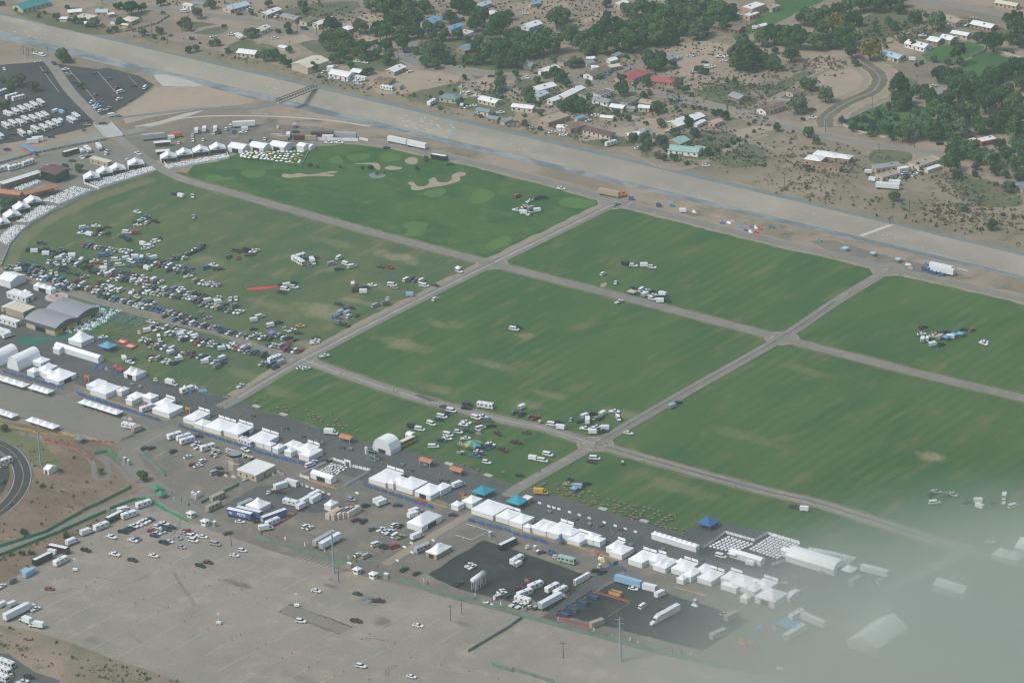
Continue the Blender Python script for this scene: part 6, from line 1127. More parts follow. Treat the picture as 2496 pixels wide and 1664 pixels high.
for i, (p, lab) in enumerate(dense):
    if i % 2 == 0 and ntab[0] < 290: table(p.x, p.y, lab, s=.75)
    else: mb.tube((p.x, p.y, .2), (p.x, p.y, .95), .58, n=7)
    for k in range(3):
        a = k*1.57+random.random(); x, y = p.x+1.15*math.cos(a), p.y+1.15*math.sin(a); mb.box(x-.17, x+.17, y-.17, y+.17, .2, .62); mb.box(x-.17, x+.17, y+.12, y+.17, .62, 1.0)
for i, (p, lab) in enumerate(cafe):
    mb.tube((p.x, p.y, .2), (p.x, p.y, .95), .6, n=7)
    for k in range(3):
        a = k*1.26+random.random(); x, y = p.x+1.15*math.cos(a), p.y+1.15*math.sin(a); mb.box(x-.24, x+.24, y-.24, y+.24, .2, .7)
for p in quad_grid(3, 3, [(400, 375), (420, 345), (790, 435), (740, 480)], 3, 22, .4): mb.box(p.x-.3, p.x+.3, p.y-.3, p.y+.3, .1, .9)
o = obj('chairs_and_tables', mb.mesh('seating'), 'fabric'); o['kind'] = 'stuff'; tag(o, 'massed white chairs and tables around the field edge and hall', 'seating')
# parasol terrace on the golf lawn
UC = ['fabric']*8 + [ 'p_mint', 'p_salmon', 'p_yellow', 'p_rust']
for p in quad_grid(1, 0, [(-160, 1470), (-100, 1420), (450, 1415), (400, 1540)], 5, 15, .3):
    m = random.choice(UC); nm = {'fabric': 'white', 'p_mint': 'mint', 'p_salmon': 'salmon', 'p_yellow': 'yellow', 'p_rust': 'rust'}[m]
    lab = f'{nm} parasol over a table in front of the catering hall'; t = thing('parasol', lab, 'parasol', (p.x, p.y, .1), random.random(), lab); obj('cloth', TB['umb'], m, t); obj('pole', MB().tube((0, 0, 0), (0, 0, 2.7), .04, n=5).mesh('parasol_pole') if True else None, 'steel', t)
# rows of green bleacher benches by the hall
bench = MB().box(-4.5, 4.5, -.15, .15, .38, .45).box(-4.2, -4.0, -.1, .1, 0, .38).box(4.0, 4.2, -.1, .1, 0, .38).mesh('bench')
for k, (q, n_, m) in enumerate((([(1045, 1390), (1140, 1325), (1370, 1390), (1280, 1430)], 9, 'p_greengrey'), ([(1010, 1495), (1120, 1430), (1330, 1440), (1180, 1520)], 7, 'p_wood'))):
    P = [G(T(0, 1, *p)) for p in q]
    for i in range(n_):
        u = i/(n_-1); a = P[0].lerp(P[1], u); b = P[3].lerp(P[2], u); d = b-a
        lab = ['green', 'weathered wooden'][k]+' bench in the seating rows beside the wave roofed hall'
        for v in (.22, .75):
            cc = a.lerp(b, v); o = obj('bench', bench, m, None, (cc.x, cc.y, .2), math.atan2(d.y, d.x)); tag(o, lab, 'bench', lab); o.scale = (d.length/20, 1, 1)
# picnic tables
pt = MB().box(-.95, .95, -.38, .38, .7, .77); pt_seat = MB().box(-.95, .95, -.8, -.52, .42, .48).box(-.95, .95, .52, .8, .42, .48); pt_leg = MB().box(-.75, -.65, -.7, .7, .3, .38).box(.65, .75, -.7, .7, .3, .38).box(-.75, -.65, -.3, -.2, 0, .7).box(.65, .75, -.3, -.2, 0, .7).box(-.75, -.65, .2, .3, 0, .7).box(.65, .75, .2, .3, 0, .7)
pt, pt_seat, pt_leg = pt.mesh('picnic_top'), pt_seat.mesh('picnic_seat'), pt_leg.mesh('picnic_frame')
def picnic(c, r, s, lab):
    for q in s.split():
        p = T(c, r, *map(float, q.split(','))); g = G(p, .5); t = thing('picnic_table', lab, 'picnic table', (g.x, g.y, .04), random.uniform(-.15, .15), lab, .92); parts(t, [('tabletop', pt, 'p_wood'), ('seat', pt_seat, 'p_brown'), ('frame', pt_leg, 'p_brown')])
picnic(1, 2, '198,610 265,605 285,632 465,630 485,678 525,670 530,690 575,697 545,713 600,720 655,768 715,770 733,725 755,748 772,772 795,797 833,775 928,820 1905,1130 2037,1178 2270,1200 20,520 0,550', 'wooden picnic table on the lawn above the stage')
picnic(2, 2, '300,1303 280,1312 262,1325 408,1315 480,1340 425,1358 422,1383 497,1360 560,1378 540,1392 502,1408 570,1410 628,1395 615,1420 652,1382 715,1378 765,1387 785,1413 800,1437 887,1448 940,1462 658,1470 735,1480 755,1465 770,1482 710,1502 825,1500 883,1503 958,1500 990,1475 1037,1488 1075,1515 1110,1502 1142,1510 985,1512 950,1527 1040,1535 1098,1540 1218,1523 1260,1533 1305,1546 1140,1558 1345,1558 1215,1556 935,1560 1000,1560', 'wooden picnic table in the field of tables beside the street')
picnic(2, 3, '1115,12 1090,30 1185,15 1180,38 1150,52 1120,45 1255,42 1290,55 1310,10 1355,25 1405,48 1450,28 1380,68 1420,75 1465,65 1350,90 1395,108 1325,112 1360,128 1415,135 1460,148 1500,152 1570,158 1755,125 1800,118 1840,105', 'wooden picnic table in the field of tables near the terraces')
for c, r, x, y in ((1, 2, 253, 672), (1, 2, 1773, 1125), (1, 2, 2133, 1230), (2, 2, 835, 1538), (2, 3, 1215, 82), (1, 2, 5, 597)):
    g = G(T(c, r, x, y)); o = obj('concrete_pad', MB().box(-2.3, 2.3, -1.2, 1.2, 0, .3).mesh('concrete_pad'), 'p_concrete', None, (g.x, g.y, .05)); tag(o, 'pale low concrete pad at the lawn edge of the vendor street', 'pad', 'pale low concrete pads')
# traffic cones on the bay lines
cone_b = MB().box(-.3, .3, -.3, .3, 0, .06).mesh('cone_base'); cone_c = MB().tube((0, 0, .06), (0, 0, .95), .24, .05, n=8).mesh('cone_body')
for k, Y in enumerate((Y1, Y2, Y3, Y4)):
    lab = 'orange traffic cone on the '+['uppermost', 'second', 'third', 'lowest'][k]+' yellow line of the gravel lot'
    for p in Y:
        g = G(p); t = thing('traffic_cone', lab, 'cone', (g.x, g.y, .1), 0, lab, .9); parts(t, [('base', cone_b, 'p_red'), ('cone', cone_c, 'p_red')])
# yellow bins and small markers along the street and crossroads
binm = MB().tube((0, 0, 0), (0, 0, .95), .3, .34, n=8).mesh('bin_drum'); lidm = MB().tube((0, 0, .95), (0, 0, 1.08), .36, .2, n=8).mesh('bin_lid')
def bins(c, r, s, lab, mat='p_yellow'):
    for q in s.split():
        g = G(T(c, r, *map(float, q.split(',')))); t = thing('litter_bin', lab, 'bin', (g.x, g.y, .08), 0, lab); parts(t, [('drum', binm, mat), ('lid', lidm, 'p_dkgrey')])
bins(1, 2, '60,770 152,760 235,800 240,828 285,800 288,828 472,805 415,855 478,760 350,715 180,660 600,745 822,258 775,310 1262,465 1297,475 1657,553 495,712 690,688 360,583 103,500 1205,1130 1370,1015 1155,1125 1500,1085 1655,1115 1690,1220 1540,1300 1340,1140 1970,1345 2025,1220 2220,1280 1410,1195 800,1005 850,1000', 'yellow litter bin along the vendor street and lawn crossroads')
bins(2, 2, '640,955 865,945 765,988 368,802 290,845 1325,583 1423,607 1315,1068 1212,1110 2105,1285 2045,1340 2195,168 1978,348 345,1390 180,1350 535,1465 460,1412 750,1420 762,1535 150,1540 50,1520', 'yellow litter bin beside the lawn crossroads')
bins(2, 3, '465,45 510,65 700,115 715,105 783,140 910,170 930,195 1005,210 1105,65 1565,205 1425,155 1500,40 1380,350 1430,315 1810,150 2200,550', 'yellow litter bin outside the brick walk tents')
bins(3, 1, '595,805 745,1130 870,1125 1600,1042 1210,962', 'yellow marker drum beside the channel road')
bins(0, 2, '2200,690 2255,725 2045,605 2080,575 1790,600 1880,545 1655,265 2165,525 1960,360 980,345 680,385 350,130 460,180', 'yellow litter bin on the upper vendor street')
# street benches, planters, dark carts: small clusters on the vendor street
cartm = MB().box(-1.1, 1.1, -.6, .6, .4, 1.1).box(-1.0, 1.0, -.5, .5, 1.1, 1.25).mesh('street_cart')
for c, r, s in ((1, 2, '285,805 435,880 555,930 610,940 795,985 870,995 1410,1185 1435,1192 1350,1140 1560,1145 1700,1280 1750,1285'), (2, 3, '590,70 715,120 820,130 1000,165 345,5 1090,310 1390,350 1750,450 440,250'), (0, 2, '320,115 2330,690 1290,425 1215,405 330,125')):
    for q in s.split():
        g = G(T(c, r, *map(float, q.split(',')))); t = thing('street_cart', 'small dark vending cart standing in the middle of the vendor street', 'cart', (g.x, g.y, .08), random.uniform(-.4, .4), 'vending carts'); obj('box', cartm, random.choice(('p_dkgrey', 'p_bluegrey', 'p_greengrey')), t); parts(t, wheels('s', (-.7, .7), .6, .24))
# white jersey blocks in rows
blk = MB().box(-1.0, 1.0, -.25, .25, 0, .8, .05, .1).mesh('barrier_block')
for c, r, s, l in ((2, 2, '340,1520 432,1545 255,1490 385,1532', 'street by the picnic tables'), (2, 3, '620,32 712,60 850,100 950,130 1042,158 1135,185 530,5', 'street by the picnic tables'), (1, 2, '520,1355 570,1372 617,1390 670,1408 930,1398 470,1338 420,1322', 'edge of the container yard'), (1, 3, '1630,265 1560,300 1500,330 1435,375 1365,325 1300,450 1430,290 1690,330', 'brick walk')):
    for q in s.split():
        g = G(T(c, r, *map(float, q.split(',')))); o = obj('barrier_block', blk, 'p_white', None, (g.x, g.y, .1)); tag(o, 'white concrete barrier block in the row on the '+l, 'barrier', 'white barrier blocks on the '+l)
# skips
def skip(p, ang, lab, mat, L=6, s=1):
    g = G(p); t = thing('skip', lab, 'skip', (g.x, g.y, .12), head(p, ang), None, s); h = 1.7
    obj('hull', MB().hexa([(-L/2+.4, -1, 0), (L/2-.4, -1, 0), (L/2-.4, 1, 0), (-L/2+.4, 1, 0)], [(-L/2, -1.2, .25), (L/2, -1.2, .25), (L/2, 1.2, .25), (-L/2, 1.2, .25)]).box(-L/2, L/2, -1.2, -1.1, .25, h).box(-L/2, L/2, 1.1, 1.2, .25, h).box(-L/2, -L/2+.1, -1.1, 1.1, .25, h).box(L/2-.1, L/2, -1.1, 1.1, .25, h).mesh('skip_hull'), mat, t)
    obj('rim', MB().box(-L/2-.05, L/2+.05, -1.28, -1.08, h, h+.12).box(-L/2-.05, L/2+.05, 1.08, 1.28, h, h+.12).mesh('skip_rim'), mat, t); obj('contents', MB().box(-L/2+.1, L/2-.1, -1.1, 1.1, .9, 1.1).mesh('skip_load'), 'p_dkgrey', t)
for i, (x, y) in enumerate(((745, 790), (645, 845), (550, 908), (478, 953))): skip(T(2, 3, x, y), -15, 'open blue skip, '+['first', 'second', 'third', 'fourth'][i]+' from the yellow skip in the red barrier corner', 'p_skipblue')
skip(T(2, 3, 952, 760), -14, 'yellow skip outside the red barrier corner', 'p_yellow', 6)
for c, r, x, y, l in ((2, 1, 1095, 270, 'near the red tractor unit'), (2, 1, 1347, 330, 'past the scrap pile'), (3, 1, 1430, 917, 'farthest from the white rail'), (3, 1, 1488, 934, 'second from the white rail'), (3, 1, 1525, 950, 'in the middle of the blue bin row'), (3, 1, 1595, 965, 'closest to the white rail'), (2, 3, 360, 385, 'beside the golf cart on the dark lot')): skip(T(c, r, x, y), 60, 'small blue bin '+l, 'p_blue', 2.6)
# red lorry tractor with the hay trailer, scrap pile, play equipment
g = G(T(2, 1, 1022, 232)); t = thing('tractor_unit', 'orange red lorry tractor unit beside the tan semi trailer', 'truck', (g.x, g.y, .2), head(T(2, 1, 1022, 232), -35)); parts(t, [('cab', MB().loft([(-1.2, 1.1, .5, 2.7), (.8, 1.1, .5, 2.6), (1.2, 1.0, .5, 1.7), (2.8, .9, .5, 1.4)]).mesh('tractor_cab'), 'car_o'), ('windshield', MB().box(.85, 1.15, -.9, .9, 1.75, 2.4).mesh('tractor_glass'), 'glass'), ('chassis', MB().box(-3.5, -1.2, -.5, .5, .5, .9).mesh('tractor_chassis'), 'car_o')]+wheels('b', (-2.8, 1.9), 1.0, .5))
def junk(c, r, s, lab, mats):
    for i, q in enumerate(s.split()):
        x, y = map(float, q.split(',')); g = G(T(c, r, x, y)); mt = mats[i % len(mats)]
        mb = MB().hexa([(-1.6, -.7, 0), (1.6, -.7, 0), (1.6, .7, 0), (-1.6, .7, 0)], [(-1.2, -.4, .9), (1.3, -.5, .7), (1.0, .5, .8), (-1.3, .4, 1.1)]).tube((-1.6, -.6, .2), (-.6, .3, 1.9), .09, n=5)
        t = thing('play_equipment', lab.format({'p_blue': 'blue', 'p_red': 'red', 'p_white': 'white', 'p_grey': 'grey', 'p_yellow': 'yellow', 'p_tan': 'tan', 'p_sky': 'light blue', 'p_green': 'green'}[mt]), 'equipment', (g.x, g.y, .1), random.uniform(-.5, .8), lab.format('mixed')); obj('body', mb.mesh('equipment_body'), mt, t); obj('frame', MB().tube((1.2, -.5, 0), (.4, .2, 1.6), .08, n=5).mesh('equipment_frame'), 'steel', t)
junk(2, 1, '1935,487 1995,485 2030,470 2090,525 2120,485 2205,525 2240,530 2280,540 2150,553 2192,566 2245,578 1475,330 1675,385 1890,432 1465,290 2335,540', '{} piece of stored play equipment by the channel road', ['p_blue', 'p_white', 'p_tan', 'p_sky', 'p_grey', 'p_blue', 'p_white', 'p_red', 'p_blue', 'p_white', 'p_red'])
junk(3, 1, '478,650 690,725 1290,868 1310,900 1460,870 855,655 40,525', '{} scrap piece on the dark yard by the channel', ['p_green', 'p_sky', 'p_white', 'p_tan', 'p_blue', 'p_grey', 'p_blue'])
junk(2, 3, '2080,1195 2120,1210 2170,1220 2100,1180 2190,1205 2140,1245 2250,1250 2300,1150 2230,1090 2280,1060', '{} inflatable ride part at the blurred play area', ['p_red', 'p_yellow', 'p_red', 'p_yellow', 'p_yellow', 'p_red', 'p_red', 'p_red', 'p_sky', 'p_sky'])
junk(3, 3, '150,650 250,600 60,1070 260,1390 330,1410 110,1440 500,560 860,640 930,660 310,880 330,920', '{} loose equipment beyond the last tents', ['p_tan', 'p_grey', 'p_tan', 'p_red', 'p_red', 'p_white', 'p_grey', 'p_green', 'p_grey', 'p_green', 'p_green'])
junk(0, 2, '870,240 930,250 980,260 1060,310 1750,480 1850,460 1800,430 1700,430 1880,455 1150,710 1200,720 2080,1240 2150,1250', '{} fairground piece on the upper street', ['p_blue', 'p_blue', 'p_grey', 'p_blue', 'p_blue', 'p_sky', 'p_white', 'p_white', 'p_sky', 'p_grey', 'p_tan', 'p_tan', 'p_tan'])
junk(1, 2, '1880,945 1940,975 1990,985 1870,1025 2050,850 100,1200 150,1220 200,1200 240,1225 320,1320 1500,1465 1540,1480 1900,1410 1920,1440', '{} crew gear and baskets by the tents', ['p_tan', 'p_grey', 'p_tan', 'p_grey', 'p_grey', 'p_tan', 'p_tan', 'p_tan', 'p_grey', 'p_red', 'p_red', 'p_red', 'p_red', 'p_yellow'])
junk(2, 3, '190,830 210,850 250,850 820,430 840,455 780,385 1910,410 140,635 240,360 815,510 1680,860 480,770', '{} stall gear behind the tents and caravans', ['p_tan', 'p_grey', 'p_tan', 'p_white', 'p_yellow', 'p_red', 'p_sky', 'p_red', 'p_white', 'p_white', 'p_white', 'p_grey'])
# red inflatable rings, red balloon envelope on the grass
for (x, y, a, b, l) in ((1120, 8, 6.5, 4, 'farther'), (1195, 48, 6.5, 4.5, 'nearer')):
    g = G(T(0, 2, x, y)); t = thing('inflatable', f'red and cream inflatable play ring, the {l} of the pair', 'inflatable', (g.x, g.y, .1))
    for q in ([(-a/2, -b/2), (a/2, -b/2)], [(a/2, -b/2), (a/2, b/2)], [(a/2, b/2), (-a/2, b/2)], [(-a/2, b/2), (-a/2, -b/2)]): obj('tube', MB().tube((*q[0], .5), (*q[1], .5), .5, n=8).mesh('inflatable_tube'), 'p_red', t)
    obj('floor', MB().box(-a/2+.3, a/2-.3, -b/2+.3, b/2-.3, .05, .2).mesh('inflatable_floor'), 'p_cream', t)
a, b = G(T(0, 1, 2265, 1092)), G(T(1, 1, 215, 1065)); n = 14; vs = []; fs = []; d = (b-a); q = Vector((-d.y, d.x, 0)).normalized()
for i in range(n+1):
    u = i/n; wd = 1.7*math.sin(math.pi*min(.98, max(.02, u**.8)))+.15
    for s, z in ((-1, .06), (-.5, .45), (0, .6), (.5, .4), (1, .06)): c_ = a.lerp(b, u)+q*(s*wd); vs.append((c_.x, c_.y, z+.12*random.random()))
    if i: fs += [((i-1)*5+j, (i-1)*5+j+1, i*5+j+1, i*5+j) for j in range(4)]
tag(obj('balloon_envelope', MB().add(vs, fs).mesh('balloon_envelope'), 'p_redbright'), 'bright red balloon envelope laid out flat on the grass', 'balloon')
# arches over the street, court arch
def arch(p, w_, h, lab, mat, rz=math.pi/2*0):
    g = G(p); t = thing('street_arch', lab, 'arch', (g.x, g.y, .1), rz)
    for s in (-1, 1): obj('leg', MB().box(s*w_/2-.35, s*w_/2+.35, -.35, .35, 0, h).mesh('arch_leg'), mat, t)
    obj('beam', MB().box(-w_/2-.35, w_/2+.35, -.35, .35, h, h+.8).mesh('arch_beam'), mat, t)
arch(T(0, 2, 802, 360), 2.6, 2.0, 'orange inflatable arch by the arched tents end of the street', 'p_orange'); arch(T(0, 2, 1730, 655), 2.6, 2.0, 'orange inflatable arch between two vendor rows', 'p_orange'); arch(T(1, 2, 845, 1148), 3.4, 2.6, 'white wall arch at the table court entrance', 'p_white')
# poles
def pole(p0, p1, lab, mat='p_pole', r=.14, arms=0, name='utility_pole'):
    g = G(p0); s = math.hypot(p1[0]-p0[0], p1[1]-p0[1]); d = (g-CAM).dot(FW); h = s/(FPX/d*math.cos(PIT+.02)); t = thing(name, lab, 'pole', (g.x, g.y, 0), .6, lab)
    obj('shaft', MB().tube((0, 0, 0), (0, 0, h), r*1.3, r*.8, n=8).mesh('pole_shaft'), mat, t)
    for i in range(arms): obj('crossarm', MB().tube((-2.0, 0, h-1-2.2*i), (2.0, 0, h-1.2-2.2*i+.5), .09, n=5).mesh('crossarm'), mat, t)
    if not arms and name == 'utility_pole': obj('crossarm', MB().box(-1.1, 1.1, -.06, .06, h-.7, h-.55).mesh('crossarm'), mat, t)
    return g, h
PYL = []
for c, r, a, b, l in ((1, 3, (718, 560), (685, 165), 'at the edge of the gravel lot by the forecourt'), (2, 3, (1000, 1370), (978, 955), 'below the blue skip lot'), (0, 2, (375, 1130), (340, 820), 'on the grass bank by the curved road')): PYL.append(pole(T(c, r, *a), T(c, r, *b), 'tall pale steel power pylon '+l, 'p_galv', .42, 3, 'power_pylon'))
for (g0, h0), (g1, h1) in ((PYL[2], PYL[0]), (PYL[0], PYL[1])):
    for k, (dx, dz) in enumerate(((-1.8, -1.2), (1.8, -3.2), (-1.8, -5.4))):
        mb = MB(); A = Vector((g0.x+dx, g0.y, h0+dz)); B = Vector((g1.x+dx, g1.y, h1+dz)); pr = A
        for i in range(1, 15):
            u = i/14; c_ = A.lerp(B, u); c_.z -= 4*3.5*u*(1-u); mb.tube(pr, c_, .022, n=3, cap=False); pr = c_
        tag(obj('power_line', mb.mesh('power_line'), 'p_dkgrey'), 'thin sagging power line strung between the steel pylons', 'cable', 'power lines between the pylons')
for c, r, s, l in ((0, 3, '2127,310,2113,165', 'among cars on the gravel lot'), (1, 3, '762,645,747,500;1790,1000,1780,850;1892,940,1880,790', 'on the gravel lot near the green fence'), (2, 3, '473,1340,465,1185', 'on the gravel lot below the dark lot'), (3, 0, '957,1000,953,880;530,1220,526,1100;1020,1410,1017,1320;1345,1360,1343,1260;402,1090,399,1030;1370,760,1368,690', 'along the ditch and street'), (3, 1, '152,150,147,30;1300,380,1297,280;1120,490,1117,425', 'on the channel side track'),
                   (0, 0, '1400,350,1390,215;1675,300,1665,170;1540,400,1532,310;217,500,213,425;250,540,246,450;265,520,262,440;305,535,300,445;443,520,441,440;2145,125,2130,20;1730,150,1722,75;1632,60,1628,0;940,40,937,0', 'on the scrub above the channel'), (1, 0, '96,180,92,85;385,310,382,225;545,230,541,160;560,340,552,180;312,420,306,375;1310,565,1304,480;685,205,682,140;1145,380,1143,300;2200,670,2196,590', 'along the upper street'), (2, 0, '1258,840,1255,740;1390,830,1387,760;2098,1020,2093,910;835,1045,832,975;2225,950,2222,900;1970,1250,1968,1170;455,1240,452,1170', 'beside the main street houses')):
    for q in s.split(';'):
        f = list(map(float, q.split(','))); lab = 'dark wooden utility pole '+l; pole(T(c, r, f[0], f[1]), T(c, r, f[2], f[3]), lab)
for c, r, a, b, l in ((0, 3, (693, 540), (690, 425), 'by the scrub edge'), (0, 3, (2012, 1030), (2015, 930), 'among the lower cones'), (1, 3, (375, 868), (361, 745), 'above the sunken strip')):
    g, h = pole(T(c, r, *a), T(c, r, *b), 'white mobile light mast on the gravel lot '+l, 'p_white', .06, 0, 'light_mast')
    t = [o for o in bpy.data.objects if o.name.startswith('light_mast')][-1]; obj('generator', MB().box(-1.1, 1.1, -.6, .6, .4, 1.5).mesh('generator'), 'p_white', t); obj('lamp_head', MB().box(-.6, .6, -.15, .15, h-.3, h+.2).mesh('lamp_head'), 'p_white', t); parts(t, wheels('s', (-.5, .5), .6, .3))
# lavatory cabins
wcb = MB().box(-.55, .55, -.55, .55, 0, 2.1).mesh('cabin_body'); wcr = MB().box(-.58, .58, -.58, .58, 2.1, 2.3, .1, .1).mesh('cabin_roof'); wcd = MB().box(-.35, .35, -.58, -.55, .1, 1.9).mesh('cabin_door')
for c, r, s, l, m in ((2, 3, '585,668 605,657 625,646 645,635 665,624 685,613 700,603', 'in the line beside the dark lot', 'p_white'), (1, 3, '855,510 872,518 1193,608 1210,612', 'with a tan front by the forecourt', 'p_tan'), (0, 2, '1775,1430 1800,1445 1830,1425', 'in the corner of the yard', 'p_white'), (1, 3, '2155,225', 'on the yard by the ring', 'p_galv'), (2, 3, '215,355 810,525 1685,850', 'behind the vendor tents', 'p_galv'), (0, 2, '1150,1110 1185,1135', 'above the marked bays', 'p_galv'), (0, 3, '1975,130', 'by the ticket booths', 'p_tan')):
    for q in s.split():
        g = G(T(c, r, *map(float, q.split(',')))); lab = 'portable lavatory cabin '+l; t = thing('lavatory_cabin', lab, 'toilet', (g.x, g.y, .1), 0, lab, 1.25); parts(t, [('body', wcb, m), ('roof', wcr, 'p_white'), ('door', wcd, 'p_grey')])
# round planter by the street
g = G(T(0, 1, 520, 1165)); t = thing('round_planter', 'round brick planter with pale rings beside the street', 'planter', (g.x, g.y, .1)); parts(t, [('outer_ring', MB().tube((0, 0, 0), (0, 0, .3), 6.5, n=28).mesh('planter_ring'), 'p_concrete'), ('inner_ring', MB().tube((0, 0, .3), (0, 0, .6), 4.2, n=28).mesh('planter_inner'), 'p_salmon'), ('centre', MB().tube((0, 0, .6), (0, 0, 1.6), .8, .5, n=10).mesh('planter_centre'), 'p_brown')])
# flags and feather banners along the fence
ff = MB().tube((0, 0, 0), (0, 0, 3.2), .04, n=4).mesh('flag_pole'); fc = MB().box(-.02, .02, 0, .7, 1.2, 3.1).mesh('flag_cloth')
for c, r, s in ((1, 3, '455,335 503,345 528,348 565,358 780,445 857,450 893,455 932,485 1097,430 1130,540 1160,530 1230,455 1590,690 1550,660 1640,395 1745,725 1860,755 1975,800 2020,795 2255,880 640,390 275,280 205,260 130,235 65,230'), (0, 2, '1580,1425 1610,1480 1665,1490 1705,1510 1745,1530'), (2, 3, '105,920 150,930 430,1020 515,1045 590,1060 680,1095 760,1115 840,1140 930,1165 1090,1205 1165,1225 1330,1280 1480,1310 1565,1325 1650,1340')):
    for q in s.split():
        m = random.choice(('p_white', 'p_red', 'p_white', 'p_ltblue', 'p_dkgrey')); nm = {'p_white': 'white', 'p_red': 'red', 'p_ltblue': 'pale blue', 'p_dkgrey': 'dark'}[m]
        g = G(T(c, r, *map(float, q.split(',')))); lab = f'{nm} feather flag on the walk inside the lot fence'; t = thing('feather_flag', lab, 'flag', (g.x, g.y, .08), random.uniform(0, 3), lab); parts(t, [('pole', ff, 'steel'), ('cloth', fc, m)])
# ---- people (a few figures on the roads and round the striped canopy)
def person_mesh(stride):
    V_ = [(0, 0, .92), (0, 0, 1.15), (0, 0, 1.4), (0, 0, 1.52), (.02, 0, 1.66), (0, .1, .86), (stride, .1, .47), (stride*.6, .1, .05), (stride*.6+.13, .1, .03), (0, -.1, .86), (-stride*.4, -.1, .47), (-stride, -.1, .05), (-stride+.13, -.1, .03), (0, .19, 1.4), (-stride*.5, .24, 1.13), (stride*.2, .25, .88), (0, -.19, 1.4), (stride*.5, -.24, 1.13), (stride, -.25, .9)]
    E_ = [(0, 1), (1, 2), (2, 3), (3, 4), (0, 5), (5, 6), (6, 7), (7, 8), (0, 9), (9, 10), (10, 11), (11, 12), (2, 13), (13, 14), (14, 15), (2, 16), (16, 17), (17, 18)]
    Rr = [.15, .14, .16, .06, .11, .1, .07, .05, .04, .1, .07, .05, .04, .06, .05, .04, .06, .05, .04]
    me = bpy.data.meshes.new('person'); me.from_pydata(V_, E_, []); o = bpy.data.objects.new('tmp', me); COL.objects.link(o); o.modifiers.new('s', 'SKIN')
    for i, rr in enumerate(Rr): me.skin_vertices[0].data[i].radius = (rr, rr)
    me.skin_vertices[0].data[0].use_root = True; o.modifiers.new('u', 'SUBSURF').levels = 1
    dg = bpy.context.evaluated_depsgraph_get(); dg.update(); r = bpy.data.meshes.new_from_object(o.evaluated_get(dg)); bpy.data.objects.remove(o); r.name = 'person_body'; r.materials.clear(); return r
PM = [person_mesh(.05), person_mesh(.22)]
def people(c, r, s, lab):
    for i, q in enumerate(s.split()):
        m = random.choice(('p_dkgrey', 'p_bluegrey', 'p_brown', 'p_maroon')); g = G(T(c, r, *map(float, q.split(',')))); o = obj('person', PM[i % 2], m, None, (g.x, g.y, .15), random.uniform(0, 6.28)); tag(o, lab, 'person', lab)
people(2, 2, '237,1210 251,1211 266,1212', 'person in dark clothes walking on the road to the vendor street'); people(1, 2, '1860,950 1880,960 1900,940 1935,965 1955,970 2000,760 2005,830 2085,920 2110,930 2070,940 1850,985 1860,1000 2030,960 2045,950', 'person in dark clothes standing near the striped canopy'); people(0, 1, '1305,1345 1370,1345 1400,1300 2235,1090 1020,1205', 'person in dark clothes beside the crowded car rows'); people(1, 3, '1160,380 1940,810 1260,565', 'person in dark clothes on the yard near the gate')
# ================================================================== TREES AND SHRUBS
def crown_mesh(seed, n_lobe, n_leaf, leaf, squash=.8, tall=1.0):
    r_ = np.random.default_rng(seed); C = []; 
    for i in range(n_lobe):
        a = r_.uniform(0, 2*math.pi); rad = math.sqrt(r_.uniform(0, 1))*.68; z = r_.uniform(-.45, .62)*tall
        C.append((rad*math.cos(a)*(1-abs(z)*.45), rad*math.sin(a)*(1-abs(z)*.45), z*squash, r_.uniform(.26, .44)))
    C = np.array(C); idx = r_.integers(0, n_lobe, n_leaf); d = r_.normal(size=(n_leaf, 3)); d /= np.linalg.norm(d, axis=1)[:, None]; d[:, 2] = np.where(d[:, 2] < -.35, -d[:, 2], d[:, 2])
    P = C[idx, :3] + d*(C[idx, 3]*r_.uniform(.65, 1.08, n_leaf))[:, None]
    nn = d + r_.normal(size=(n_leaf, 3))*.45; nn /= np.linalg.norm(nn, axis=1)[:, None]
    u = np.cross(nn, r_.normal(size=(n_leaf, 3))); u /= np.linalg.norm(u, axis=1)[:, None]; v = np.cross(nn, u); s = leaf*r_.uniform(.6, 1.3, n_leaf)[:, None]
    vs = np.stack([P-u*s-v*s*.6, P+u*s-v*s*.7, P+u*s*.8+v*s, P-u*s*.7+v*s*.8], 1).reshape(-1, 3)
    me = bpy.data.meshes.new('crown'); me.vertices.add(len(vs)); me.vertices.foreach_set('co', vs.astype(np.float32).ravel()); me.loops.add(len(vs)); me.loops.foreach_set('vertex_index', np.arange(len(vs), dtype=np.int32)); me.polygons.add(n_leaf); me.polygons.foreach_set('loop_start', np.arange(0, len(vs), 4, dtype=np.int32)); me.update(calc_edges=True); me.validate(); return me
CR = [crown_mesh(i, 20, 2300, .07) for i in range(7)]; CT = [crown_mesh(20+i, 12, 1200, .075, 1.0, 1.5) for i in range(2)]; SH = [crown_mesh(40+i, 8, 420, .13, .7) for i in range(5)]
trunk = MB().tube((0, 0, 0), (.03, .02, .55), .075, .05, n=7).tube((.03, .02, .5), (.3, .1, 1.0), .04, .015, n=5).tube((.03, .02, .5), (-.25, .2, 1.05), .04, .015, n=5).tube((.03, .02, .5), (.0, -.3, 1.0), .04, .015, n=5).mesh('trunk')
stem = MB().tube((0, 0, 0), (0, 0, .4), .06, .03, n=5).mesh('stem')
NT = [0, 0]
